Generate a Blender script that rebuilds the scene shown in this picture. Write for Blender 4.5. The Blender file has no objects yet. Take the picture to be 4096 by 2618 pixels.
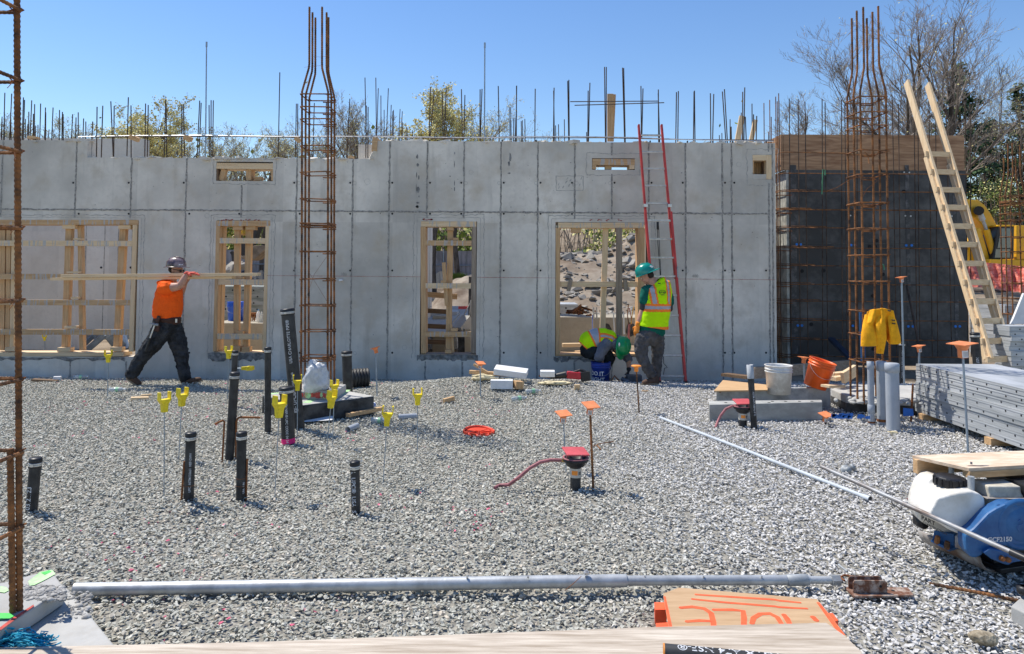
import bpy, bmesh, math, random
from mathutils import Vector, Matrix, noise, Euler
R=math.radians
random.seed(7)
# ---------------------------------------------------------------- camera
SC=bpy.context.scene
COL=SC.collection
F=2850.0; CX=2048.0; CY=1309.0; SHY=-0.0845; CAMZ=1.70
PITCH=R(2.3); ROLL=R(-0.35)
cam_d=bpy.data.cameras.new('camera'); cam=bpy.data.objects.new('camera',cam_d); COL.objects.link(cam)
cam_d.sensor_width=36.0; cam_d.lens=36.0*F/4096.0; cam_d.shift_y=SHY
cam_d.clip_start=0.05; cam_d.clip_end=3000
CM=Matrix.Rotation(ROLL,4,'Y')@Matrix.Rotation(math.pi/2+PITCH,4,'X')
CM.translation=Vector((0,0,CAMZ)); cam.matrix_world=CM; SC.camera=cam
CR=CM.to_3x3(); CRI=CR.inverted()
# ---------------------------------------------------------------- world, sun, exposure
SUN_EL=R(60); SUN_AZ=R(302)      # azimuth clockwise from +Y
w=bpy.data.worlds.new('World'); SC.world=w; w.use_nodes=True
nt=w.node_tree; bg=nt.nodes['Background']
sky=nt.nodes.new('ShaderNodeTexSky'); sky.sky_type='NISHITA'; sky.sun_disc=False
sky.sun_elevation=SUN_EL; sky.sun_rotation=SUN_AZ; sky.altitude=100; sky.air_density=1.2; sky.dust_density=0.0; sky.ozone_density=3.0
hs=nt.nodes.new('ShaderNodeHueSaturation'); hs.inputs['Hue'].default_value=0.508; hs.inputs['Saturation'].default_value=1.18
nt.links.new(sky.outputs[0],hs.inputs['Color']); nt.links.new(hs.outputs[0],bg.inputs[0]); bg.inputs[1].default_value=0.122
sl=bpy.data.lights.new('sun','SUN'); sl.energy=4.5; sl.angle=R(0.5); sl.color=(1.0,0.945,0.85)
sun=bpy.data.objects.new('sun',sl); COL.objects.link(sun)
SV=Vector((math.cos(SUN_EL)*math.sin(SUN_AZ),math.cos(SUN_EL)*math.cos(SUN_AZ),math.sin(SUN_EL)))
sun.rotation_euler=SV.to_track_quat('Z','Y').to_euler()
SC.view_settings.view_transform='Standard'; SC.view_settings.look='None'
SC.view_settings.exposure=0.34; SC.view_settings.gamma=1.0
# ---------------------------------------------------------------- pixel helpers (4096 x 2618 photograph)
def ray(px,py):
    v=Vector(((px-CX)/F,(CY-py)/F+SHY*4096.0/F,-1.0))
    return CR@v
def P(px,py,Y):
    d=ray(px,py); k=Y/d.y
    return Vector((0,0,CAMZ))+d*k
def t(r,c,x,y):
    s=0.5965 if r==2 else 0.5848
    return ((0,1000,2000,2996)[c]+x*s, (0,800,1700)[r]+y*s)
def sm(a,b,x):
    k=min(1,max(0,(x-a)/(b-a))); return k*k*(3-2*k)
def hg(x,y):
    """height of the gravel and the ground"""
    z=0.0
    z-=0.12*sm(10.75,11.5,y)
    z+=0.17*math.exp(-((x+0.55)/0.85)**2-((y-10.1)/0.55)**2)
    z+=0.13*math.exp(-((x-0.85)/0.7)**2-((y-10.1)/0.5)**2)
    z+=0.07*math.exp(-((x-3.0)/0.8)**2-((y-10.0)/0.5)**2)
    z-=0.05*math.exp(-((x+1.9)/0.5)**2-((y-5.0)/0.6)**2)
    z+=0.012*noise.noise((x*2.6,y*2.6,5.5))*(1 if y<12 else 0)+0.024*noise.noise((x*0.9,y*0.9,3.1))+0.022*noise.noise((x*0.35,y*0.35,9.1))
    if y>12.5: z+=0.0
    # rising ground beyond the site
    z+=1.5*sm(27,42,y)*sm(4,-3,x)+5.5*sm(51,64,y)
    z+=1.2*sm(16,26,y)*sm(8,11,x)
    return z
def G(px,py,z=None):
    d=ray(px,py)
    if z is not None:
        k=(z-CAMZ)/d.z; return Vector((0,0,CAMZ))+d*k
    o=Vector((0,0,CAMZ)); k0=(0.24-CAMZ)/d.z; k1=(-0.3-CAMZ)/d.z; n=90; a=k0
    for i in range(1,n+1):
        b=k0+(k1-k0)*i/n; p=o+d*b
        if p.z<hg(p.x,p.y): break
        a=b
    for _ in range(8):
        m=(a+b)/2; p=o+d*m
        if p.z<hg(p.x,p.y): b=m
        else: a=m
    return o+d*((a+b)/2)
def GT(r,c,x,y,z=None): return G(*t(r,c,x,y),z)
def PT(r,c,x,y,Y): return P(*t(r,c,x,y),Y)
# ---------------------------------------------------------------- materials
MATS={}
def mat(name,col,rough=0.7,metal=0.0,var=0.12,scale=6.0,bump=0.0,bscale=60.0,col2=None,lo=0.4,hi=0.6,stretch=None,spec=0.4,world=False,detail=6,transm=0,alpha=1,coat=0):
    if name in MATS: return MATS[name]
    m=bpy.data.materials.new(name); m.use_nodes=True; n=m.node_tree.nodes; L=m.node_tree.links
    b=n['Principled BSDF']; b.inputs['Roughness'].default_value=rough; b.inputs['Metallic'].default_value=metal
    b.inputs['Specular IOR Level'].default_value=spec
    if transm: b.inputs['Transmission Weight'].default_value=transm
    if alpha<1: b.inputs['Alpha'].default_value=alpha
    if coat: b.inputs['Coat Weight'].default_value=coat
    tc=n.new('ShaderNodeTexCoord'); mp=n.new('ShaderNodeMapping')
    if world:
        g=n.new('ShaderNodeNewGeometry'); L.new(g.outputs['Position'],mp.inputs[0])
    else: L.new(tc.outputs['Object'],mp.inputs[0])
    if stretch: mp.inputs['Scale'].default_value=stretch
    nz=n.new('ShaderNodeTexNoise'); nz.inputs['Scale'].default_value=scale; nz.inputs['Detail'].default_value=detail; nz.inputs['Roughness'].default_value=0.65
    L.new(mp.outputs[0],nz.inputs['Vector'])
    cr=n.new('ShaderNodeValToRGB'); cr.color_ramp.elements[0].position=lo; cr.color_ramp.elements[1].position=hi
    c=Vector(col[:3])
    a=c*(1-var); d=Vector(col2) if col2 else c*(1+var)
    cr.color_ramp.elements[0].color=(*a,1); cr.color_ramp.elements[1].color=(min(d[0],1),min(d[1],1),min(d[2],1),1)
    L.new(nz.outputs['Fac'],cr.inputs[0]); L.new(cr.outputs[0],b.inputs['Base Color'])
    if bump:
        nb=n.new('ShaderNodeTexNoise'); nb.inputs['Scale'].default_value=bscale; nb.inputs['Detail'].default_value=5
        L.new(mp.outputs[0],nb.inputs['Vector'])
        bm=n.new('ShaderNodeBump'); bm.inputs['Strength'].default_value=bump; bm.inputs['Distance'].default_value=0.01
        L.new(nb.outputs['Fac'],bm.inputs['Height']); L.new(bm.outputs[0],b.inputs['Normal'])
    MATS[name]=m; return m
def wood(name,c1,c2,axis):
    st=[14,14,14]; st['xyz'.index(axis)]=0.9
    return mat(name+'_'+axis,c1,0.75,var=0.0,col2=c2,scale=3.0,stretch=tuple(st),lo=0.3,hi=0.7,bump=0.25,bscale=4,world=True)
WL={a:wood('lumber',(0.44,0.255,0.12),(0.65,0.44,0.24),a) for a in 'xyz'}
WP={a:wood('pale_lumber',(0.62,0.43,0.24),(0.80,0.62,0.40),a) for a in 'xyz'}
WO={a:wood('old_lumber',(0.20,0.145,0.10),(0.38,0.31,0.24),a) for a in 'xyz'}
WD={a:wood('dark_lumber',(0.10,0.06,0.035),(0.22,0.14,0.08),a) for a in 'xyz'}
WB=wood('bleached_plank',(0.46,0.39,0.31),(0.75,0.69,0.60),'x')
def plymat():
    m=bpy.data.materials.new('plywood_grain'); m.use_nodes=True; n=m.node_tree.nodes; L=m.node_tree.links
    b=n['Principled BSDF']; b.inputs['Roughness'].default_value=0.6
    g=n.new('ShaderNodeNewGeometry'); mp=n.new('ShaderNodeMapping'); mp.inputs['Scale'].default_value=(0.8,3,5.5)
    L.new(g.outputs['Position'],mp.inputs[0])
    wv=n.new('ShaderNodeTexNoise'); wv.inputs['Scale'].default_value=1.6; wv.inputs['Detail'].default_value=7; wv.inputs['Distortion'].default_value=2.2
    L.new(mp.outputs[0],wv.inputs['Vector'])
    cr=n.new('ShaderNodeValToRGB'); cr.color_ramp.elements[0].color=(0.25,0.12,0.055,1); cr.color_ramp.elements[1].color=(0.52,0.31,0.17,1); cr.color_ramp.elements[0].position=.3; cr.color_ramp.elements[1].position=.68
    L.new(wv.outputs['Fac'],cr.inputs[0]); L.new(cr.outputs[0],b.inputs['Base Color'])
    MATS['ply']=m; return m
M_PLY=plymat()
def rebar_mat(name,c1,c2,sc=9):
    m=mat(name,c1,0.85,0.15,var=0.0,col2=c2,scale=sc,lo=0.35,hi=0.62,bump=0.6,bscale=50,world=True)
    return m
M_RUST=rebar_mat('rusty_steel',(0.055,0.033,0.022),(0.34,0.145,0.05))
M_RUSTO=rebar_mat('orange_rust',(0.13,0.052,0.025),(0.33,0.125,0.04),20)
M_REB=rebar_mat('dark_rebar',(0.035,0.028,0.025),(0.13,0.085,0.06),5)
M_GALV=mat('galvanised_steel',(0.46,0.475,0.48),0.48,0.45,var=0.16,scale=9,bump=0.1,bscale=30)
M_GALV2=mat('dull_galvanised',(0.36,0.38,0.39),0.6,0.35,var=0.25,scale=5,bump=0.15,bscale=25)
M_ALU=mat('aluminium',(0.62,0.62,0.62),0.38,0.8,var=0.12,scale=14)
M_BLK=mat('black_plastic',(0.018,0.018,0.02),0.42,var=0.3,scale=12)
M_ABS=mat('dusty_black_pipe',(0.022,0.022,0.024),0.5,var=0.2,scale=7,col2=(0.05,0.05,0.05))
M_BAND=mat('steel_band',(0.62,0.60,0.55),0.4,0.5)
M_WHT=mat('white_paint',(0.8,0.8,0.8),0.6,var=0.05)
M_INK=mat('white_ink',(0.62,0.63,0.65),0.7,var=0.15,scale=40)
M_YEL=mat('yellow_plastic',(0.80,0.62,0.02),0.5,var=0.12,scale=30,world=True)
M_ORC=mat('orange_plastic',(0.75,0.24,0.09),0.5,var=0.12,scale=20)
M_ORC2=mat('bright_orange_plastic',(0.95,0.30,0.04),0.45,var=0.06)
M_ROD=mat('zinc_rod',(0.30,0.36,0.42),0.45,0.5)
M_PVC=mat('grey_pvc',(0.36,0.39,0.43),0.45,var=0.06,scale=5)
M_PVCL=mat('pale_pvc',(0.50,0.54,0.58),0.5,var=0.08,scale=5)
M_HOSE=mat('red_hose',(0.33,0.12,0.13),0.6,var=0.2,scale=12)
M_RED=mat('red_plate',(0.60,0.10,0.11),0.5,var=0.12)
M_FIBR=mat('red_fibreglass',(0.55,0.055,0.045),0.4,var=0.15,scale=5)
M_SEAM=mat('seam_concrete',(0.30,0.285,0.26),0.95,var=0.3,scale=25,world=True,bump=0.6,bscale=80)
M_HOLE=mat('tie_hole_dark',(0.02,0.02,0.022),0.9)
M_RING=mat('ring_mark',(0.40,0.38,0.35),0.9,var=0.2,scale=30)
M_CHALK=mat('red_chalk',(0.42,0.16,0.14),0.95,var=0.4,scale=30)
M_DAMP=mat('damp_grout',(0.22,0.22,0.215),0.85,var=0.4,scale=14,bump=0.8,bscale=40,world=True)
M_SPLAT=mat('cement_splash',(0.40,0.41,0.42),0.95,var=0.15,scale=14)
M_REDPEN=mat('red_marker',(0.32,0.05,0.05),0.9,var=0.3,scale=40)
def concrete(name,base,dark,warm,blotch=0.75,sc=1.0,tie=True):
    m=bpy.data.materials.new(name); m.use_nodes=True; n=m.node_tree.nodes; L=m.node_tree.links
    b=n['Principled BSDF']; b.inputs['Roughness'].default_value=0.85; b.inputs['Specular IOR Level'].default_value=0.25
    g=n.new('ShaderNodeNewGeometry')
    def nz(s,d=6,vec=None,ro=0.6):
        q=n.new('ShaderNodeTexNoise'); q.inputs['Scale'].default_value=s; q.inputs['Detail'].default_value=d; q.inputs['Roughness'].default_value=ro
        L.new(vec if vec else g.outputs['Position'],q.inputs['Vector']); return q.outputs['Fac']
    def ramp(f,a,c):
        q=n.new('ShaderNodeMapRange'); q.inputs[1].default_value=a; q.inputs[2].default_value=c; L.new(f,q.inputs[0]); return q.outputs[0]
    def mix(f,a,c,k=1.0):
        q=n.new('ShaderNodeMix'); q.data_type='RGBA'
        if k!=1.0:
            mm=n.new('ShaderNodeMath'); mm.operation='MULTIPLY'; mm.inputs[1].default_value=k; L.new(f,mm.inputs[0]); f=mm.outputs[0]
        L.new(f,q.inputs['Factor'])
        for s,v in ((q.inputs[6],a),(q.inputs[7],c)):
            if isinstance(v,tuple): s.default_value=(*v,1)
            else: L.new(v,s)
        return q.outputs[2]
    c=mix(ramp(nz(0.7*sc,5),0.35,0.65),base,dark,blotch)
    c=mix(ramp(nz(2.6*sc,7),0.5,0.72),c,warm,0.7)
    mp=n.new('ShaderNodeMapping'); mp.inputs['Scale'].default_value=(5,5,0.5); L.new(g.outputs['Position'],mp.inputs[0])
    c=mix(ramp(nz(1.3,6,mp.outputs[0]),0.56,0.78),c,dark,0.6)
    c=mix(ramp(nz(14,6),0.5,0.75),c,tuple(x*0.72 for x in base),0.5)
    # each form panel left its own tone
    sp=n.new('ShaderNodeSeparateXYZ'); L.new(g.outputs['Position'],sp.inputs[0])
    fl=[]
    for o_,s_,k_ in ((0,0.61,0.27),(2,2.9,0.15)):
        q=n.new('ShaderNodeMath'); q.operation='MULTIPLY_ADD'; q.inputs[1].default_value=1/s_; q.inputs[2].default_value=k_; L.new(sp.outputs[o_],q.inputs[0])
        r=n.new('ShaderNodeMath'); r.operation='FLOOR'; L.new(q.outputs[0],r.inputs[0]); fl.append(r.outputs[0])
    cb_=n.new('ShaderNodeCombineXYZ'); L.new(fl[0],cb_.inputs[0]); L.new(fl[1],cb_.inputs[1])
    wn=n.new('ShaderNodeTexWhiteNoise'); L.new(cb_.outputs[0],wn.inputs['Vector'])
    mq=n.new('ShaderNodeMapRange'); mq.inputs[3].default_value=0.86; mq.inputs[4].default_value=1.06; L.new(wn.outputs['Value'],mq.inputs[0])
    sc_=n.new('ShaderNodeVectorMath'); sc_.operation='SCALE'; L.new(c,sc_.inputs[0]); L.new(mq.outputs[0],sc_.inputs['Scale']); c=sc_.outputs[0]
    # bug holes
    vo=n.new('ShaderNodeTexVoronoi'); vo.inputs['Scale'].default_value=9; vo.inputs['Randomness'].default_value=1; L.new(g.outputs['Position'],vo.inputs['Vector'])
    pit=ramp(vo.outputs['Distance'],0.10,0.05)
    mask=ramp(nz(1.9,3),0.5,0.62)
    mm=n.new('ShaderNodeMath'); mm.operation='MULTIPLY'; L.new(pit,mm.inputs[0]); L.new(mask,mm.inputs[1])
    c=mix(mm.outputs[0],c,tuple(x*0.35 for x in base),0.85)
    L.new(c,b.inputs['Base Color'])
    bm=n.new('ShaderNodeBump'); bm.inputs['Strength'].default_value=0.35; bm.inputs['Distance'].default_value=0.01
    L.new(nz(22,6),bm.inputs['Height']); L.new(bm.outputs[0],b.inputs['Normal'])
    MATS[name]=m; return m
M_CON=concrete('wall_concrete',(0.80,0.745,0.655),(0.41,0.385,0.34),(0.51,0.44,0.34))
M_CON2=concrete('back_wall_concrete',(0.78,0.74,0.67),(0.58,0.55,0.50),(0.62,0.57,0.50),sc=0.7)
M_PAD=concrete('pad_concrete',(0.50,0.49,0.46),(0.36,0.36,0.35),(0.40,0.38,0.34),sc=3)
M_TAN=concrete('tan_concrete',(0.46,0.41,0.32),(0.34,0.31,0.25),(0.38,0.33,0.25),sc=2)
# ---------------------------------------------------------------- mesh builder
class MB:
    def __init__(s): s.v=[]; s.f=[]; s.m=[]; s.cur=0; s.sm=[]; s.smooth=False
    def add(s,vs,fs):
        o=len(s.v); s.v+= [tuple(v) for v in vs]
        for f in fs: s.f.append(tuple(i+o for i in f)); s.m.append(s.cur); s.sm.append(s.smooth)
        return s
    def box(s,c,size,rot=None,bev=0.0):
        c=Vector(c); hx,hy,hz=size[0]/2,size[1]/2,size[2]/2
        M=rot.to_matrix() if isinstance(rot,Euler) else (rot if rot is not None else Matrix.Identity(3))
        vs=[c+M@Vector((x,y,z)) for x in(-hx,hx) for y in(-hy,hy) for z in(-hz,hz)]
        return s.add(vs,[(0,1,3,2),(4,6,7,5),(0,4,5,1),(2,3,7,6),(0,2,6,4),(1,5,7,3)])
    def bx(s,x0,x1,y0,y1,z0,z1): return s.box(((x0+x1)/2,(y0+y1)/2,(z0+z1)/2),(abs(x1-x0),abs(y1-y0),abs(z1-z0)))
    def bar(s,p0,p1,w,h,up=(0,0,1)):
        """rectangular bar from p0 to p1: h along up, w across"""
        p0=Vector(p0);p1=Vector(p1); d=(p1-p0); L=d.length; d=d/L
        up=Vector(up); side=d.cross(up)
        if side.length<1e-4: side=d.cross(Vector((0,1,0)))
        side.normalize(); u=side.cross(d).normalized()
        M=Matrix((d,side,u)).transposed()
        return s.box((p0+p1)/2,(L,w,h),M)
    def tube(s,pts,rad,n=8,caps=True,side=None,asp=1.0,smooth=True):
        pts=[Vector(p) for p in pts]; k=len(pts)
        if not isinstance(rad,(list,tuple)): rad=[rad]*k
        if not isinstance(asp,(list,tuple)): asp=[asp]*k
        vs=[]; prev=None
        for i,p in enumerate(pts):
            d=(pts[min(i+1,k-1)]-pts[max(i-1,0)])
            if d.length<1e-9: d=Vector((0,0,1))
            d.normalize()
            if side is not None:
                a=Vector(side); a=a-d*a.dot(d)
                if a.length<1e-3: a=d.orthogonal()
            elif prev is None: a=d.orthogonal()
            else:
                a=prev-d*prev.dot(d)
                if a.length<1e-4: a=d.orthogonal()
            a.normalize(); prev=a; b=d.cross(a)
            for j in range(n):
                th=2*math.pi*j/n
                vs.append(p+a*(rad[i]*math.cos(th))+b*(rad[i]*asp[i]*math.sin(th)))
        fs=[]
        for i in range(k-1):
            for j in range(n):
                fs.append((i*n+j,i*n+(j+1)%n,(i+1)*n+(j+1)%n,(i+1)*n+j))
        o=s.smooth; s.smooth=smooth; s.add(vs,fs); s.smooth=False
        if caps:
            s.add(vs[:n],[tuple(range(n-1,-1,-1))]); s.add(vs[-n:],[tuple(range(n))])
        s.smooth=o; return s
    def cyl(s,p0,p1,r0,r1=None,n=12,caps=True,smooth=True): return s.tube([p0,p1],[r0,r0 if r1 is None else r1],n,caps,smooth=smooth)
    def lathe(s,base,axis,prof,n=20,smooth=True,caps=False):
        """prof: list of (r,h)"""
        base=Vector(base); axis=Vector(axis).normalized(); a=axis.orthogonal().normalized(); b=axis.cross(a)
        vs=[];fs=[]
        for r,h in prof:
            for j in range(n):
                th=2*math.pi*j/n; vs.append(base+axis*h+a*(r*math.cos(th))+b*(r*math.sin(th)))
        for i in range(len(prof)-1):
            for j in range(n): fs.append((i*n+j,i*n+(j+1)%n,(i+1)*n+(j+1)%n,(i+1)*n+j))
        o=s.smooth; s.smooth=smooth; s.add(vs,fs); s.smooth=o; return s
    def prism(s,poly,d):
        """poly: list of 3D points, extruded by vector d"""
        poly=[Vector(p) for p in poly]; d=Vector(d); n=len(poly)
        vs=poly+[p+d for p in poly]
        fs=[tuple(range(n)),tuple(range(2*n-1,n-1,-1))]+[(i,i+n,(i+1)%n+n,(i+1)%n) for i in range(n)]
        return s.add(vs,fs)
    def ellip(s,c,r,nu=12,nv=8,rot=None):
        c=Vector(c); M=rot if rot is not None else Matrix.Identity(3); vs=[];fs=[]
        for i in range(nv+1):
            ph=math.pi*i/nv
            for j in range(nu):
                th=2*math.pi*j/nu
                vs.append(c+M@Vector((r[0]*math.sin(ph)*math.cos(th),r[1]*math.sin(ph)*math.sin(th),r[2]*math.cos(ph))))
        for i in range(nv):
            for j in range(nu): fs.append((i*nu+j,(i+1)*nu+j,(i+1)*nu+(j+1)%nu,i*nu+(j+1)%nu))
        o=s.smooth; s.smooth=True; s.add(vs,fs); s.smooth=o; return s
    def build(s,name,mats,parent=None,bevel=0.0,recalc=False):
        me=bpy.data.meshes.new(name); me.from_pydata(s.v,[],s.f)
        if not isinstance(mats,(list,tuple)): mats=[mats]
        for m in mats: me.materials.append(m)
        me.polygons.foreach_set('material_index',[min(i,len(mats)-1) for i in s.m])
        me.polygons.foreach_set('use_smooth',s.sm)
        me.update()
        if recalc or len(me.polygons)<6000:
            bm=bmesh.new(); bm.from_mesh(me)
            bmesh.ops.recalc_face_normals(bm,faces=bm.faces); bm.to_mesh(me); bm.free()
        ob=bpy.data.objects.new(name,me); COL.objects.link(ob)
        if parent is not None: attach(ob,parent)
        if bevel:
            bv=ob.modifiers.new('bevel','BEVEL'); bv.width=bevel; bv.segments=2; bv.limit_method='ANGLE'
        return ob
def attach(ob,parent):
    """parent without moving: every thing's Empty has no rotation or scale, only a location"""
    ob.parent=parent
    if parent.type=='EMPTY' and parent.parent is None:
        off=Vector(parent.location)
        ob.location=Vector(ob.location)-off
def merge_into(ob,mb,m):
    me=ob.data; off=Vector(ob.location)+(Vector(ob.parent.location) if ob.parent else Vector((0,0,0)))
    bm=bmesh.new(); bm.from_mesh(me); me.materials.append(m); k=len(me.materials)-1
    vs=[bm.verts.new(Vector(v)-off) for v in mb.v]
    for f in mb.f:
        q=bm.faces.new([vs[i] for i in f]); q.material_index=k
    bm.to_mesh(me); bm.free()
def tag(o,label=None,cat=None,group=None,kind=None):
    if label: o['label']=label
    if cat: o['category']=cat
    if group: o['group']=group
    if kind: o['kind']=kind
    return o
def thing(name,label,cat,loc=(0,0,0),group=None):
    o=bpy.data.objects.new(name,None); COL.objects.link(o); o.location=loc; o.empty_display_size=0.1
    return tag(o,label,cat,group)
_TX={}
def textmesh(s,size=1.0,shear=0.0,bold=0.0):
    k=(s,shear,bold)
    if k not in _TX:
        c=bpy.data.curves.new('lettering','FONT'); c.body=s; c.size=1.0; c.align_x='CENTER'; c.align_y='CENTER'; c.resolution_u=3; c.offset=bold
        c.fill_mode='BOTH' if hasattr(c,'fill_mode') else c.fill_mode
        o=bpy.data.objects.new('lettering',c); COL.objects.link(o)
        dg=bpy.context.evaluated_depsgraph_get(); me=bpy.data.meshes.new_from_object(o.evaluated_get(dg))
        _TX[k]=([v.co.copy() for v in me.vertices],[tuple(p.vertices) for p in me.polygons])
        bpy.data.objects.remove(o); bpy.data.curves.remove(c); bpy.data.meshes.remove(me)
    v,f=_TX[k]; return [x*size for x in v],f
def text_plane(mb,s,origin,ux,uy,size,bold=0.0,sx=1.0):
    v,f=textmesh(s,size,0,bold); ux=Vector(ux); uy=Vector(uy); o=Vector(origin)
    mb.add([o+ux*(p.x*sx)+uy*p.y for p in v],f)
def text_pipe(mb,s,p0,p1,r,ang,size,start,bold=0.01,sx=1.0,flip=False):
    """lettering running along a pipe p0->p1 (from p0+start), on the side at angle ang (radians, 0 = towards camera -Y, + = +X)"""
    p0=Vector(p0);p1=Vector(p1); d=(p1-p0).normalized()
    a=Vector((0,-1,0)); a=(a-d*a.dot(d)).normalized(); b=d.cross(a)
    if b.x<0: b=-b
    v,f=textmesh(s,size,0,bold); xs=[p.x for p in v]; x0=min(xs)
    vs=[]
    for p in v:
        u=(p.x-x0)*sx+start; th=ang+(p.y if flip else -p.y)/r
        if flip: u=start-(p.x-x0)*sx
        vs.append(p0+d*u+(a*math.cos(th)+b*math.sin(th))*(r+0.0012))
    mb.add(vs,f)
# ================================================================= ground
def ground_mat():
    m=bpy.data.materials.new('ground_soil'); m.use_nodes=True; n=m.node_tree.nodes; L=m.node_tree.links
    b=n['Principled BSDF']; b.inputs['Roughness'].default_value=0.95; b.inputs['Specular IOR Level'].default_value=0.1
    g=n.new('ShaderNodeNewGeometry'); sp=n.new('ShaderNodeSeparateXYZ'); L.new(g.outputs['Position'],sp.inputs[0])
    vo=n.new('ShaderNodeTexVoronoi'); vo.inputs['Scale'].default_value=34; L.new(g.outputs['Position'],vo.inputs['Vector'])
    cr=n.new('ShaderNodeValToRGB'); cr.color_ramp.elements[0].color=(0.20,0.19,0.165,1); cr.color_ramp.elements[1].color=(0.38,0.365,0.32,1)
    L.new(vo.outputs['Color'],cr.inputs[0])
    nz=n.new('ShaderNodeTexNoise'); nz.inputs['Scale'].default_value=1.3; nz.inputs['Detail'].default_value=8; L.new(g.outputs['Position'],nz.inputs['Vector'])
    c2=n.new('ShaderNodeValToRGB'); c2.color_ramp.elements[0].position=0.3; c2.color_ramp.elements[1].position=0.7
    c2.color_ramp.elements[0].color=(0.17,0.125,0.085,1); c2.color_ramp.elements[1].color=(0.36,0.29,0.21,1); L.new(nz.outputs['Fac'],c2.inputs[0])
    mr=n.new('ShaderNodeMapRange'); mr.inputs[1].default_value=11.2; mr.inputs[2].default_value=12.2; L.new(sp.outputs['Y'],mr.inputs[0])
    mx=n.new('ShaderNodeMix'); mx.data_type='RGBA'; L.new(mr.outputs[0],mx.inputs['Factor']); L.new(cr.outputs[0],mx.inputs[6]); L.new(c2.outputs[0],mx.inputs[7])
    L.new(mx.outputs[2],b.inputs['Base Color'])
    bm=n.new('ShaderNodeBump'); bm.inputs['Strength'].default_value=0.8; bm.inputs['Distance'].default_value=0.02; L.new(vo.outputs['Distance'],bm.inputs['Height']); L.new(bm.outputs[0],b.inputs['Normal'])
    return m
def axis_vals(a,b,fine0,fine1,fs,gs):
    v=[]; x=fine0
    while x<fine1: v.append(x); x+=fs
    v.append(fine1); s=fs; x=fine1
    while x<b: s*=gs; x+=s; v.append(min(x,b))
    s=fs; x=fine0; l=[]
    while x>a: s*=gs; x-=s; l.append(max(x,a))
    return l[::-1]+v
def build_ground():
    xs=axis_vals(-900,900,-10,10,0.25,1.25); ys=axis_vals(-30,1500,0,14,0.2,1.15)
    mb=MB(); nx=len(xs)
    vs=[(x,y,hg(x,y)-0.012) for y in ys for x in xs]
    fs=[(j*nx+i,j*nx+i+1,(j+1)*nx+i+1,(j+1)*nx+i) for j in range(len(ys)-1) for i in range(nx-1)]
    mb.smooth=True; mb.add(vs,fs)
    o=mb.build('ground',ground_mat()); tag(o,kind='structure')
build_ground()
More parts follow.
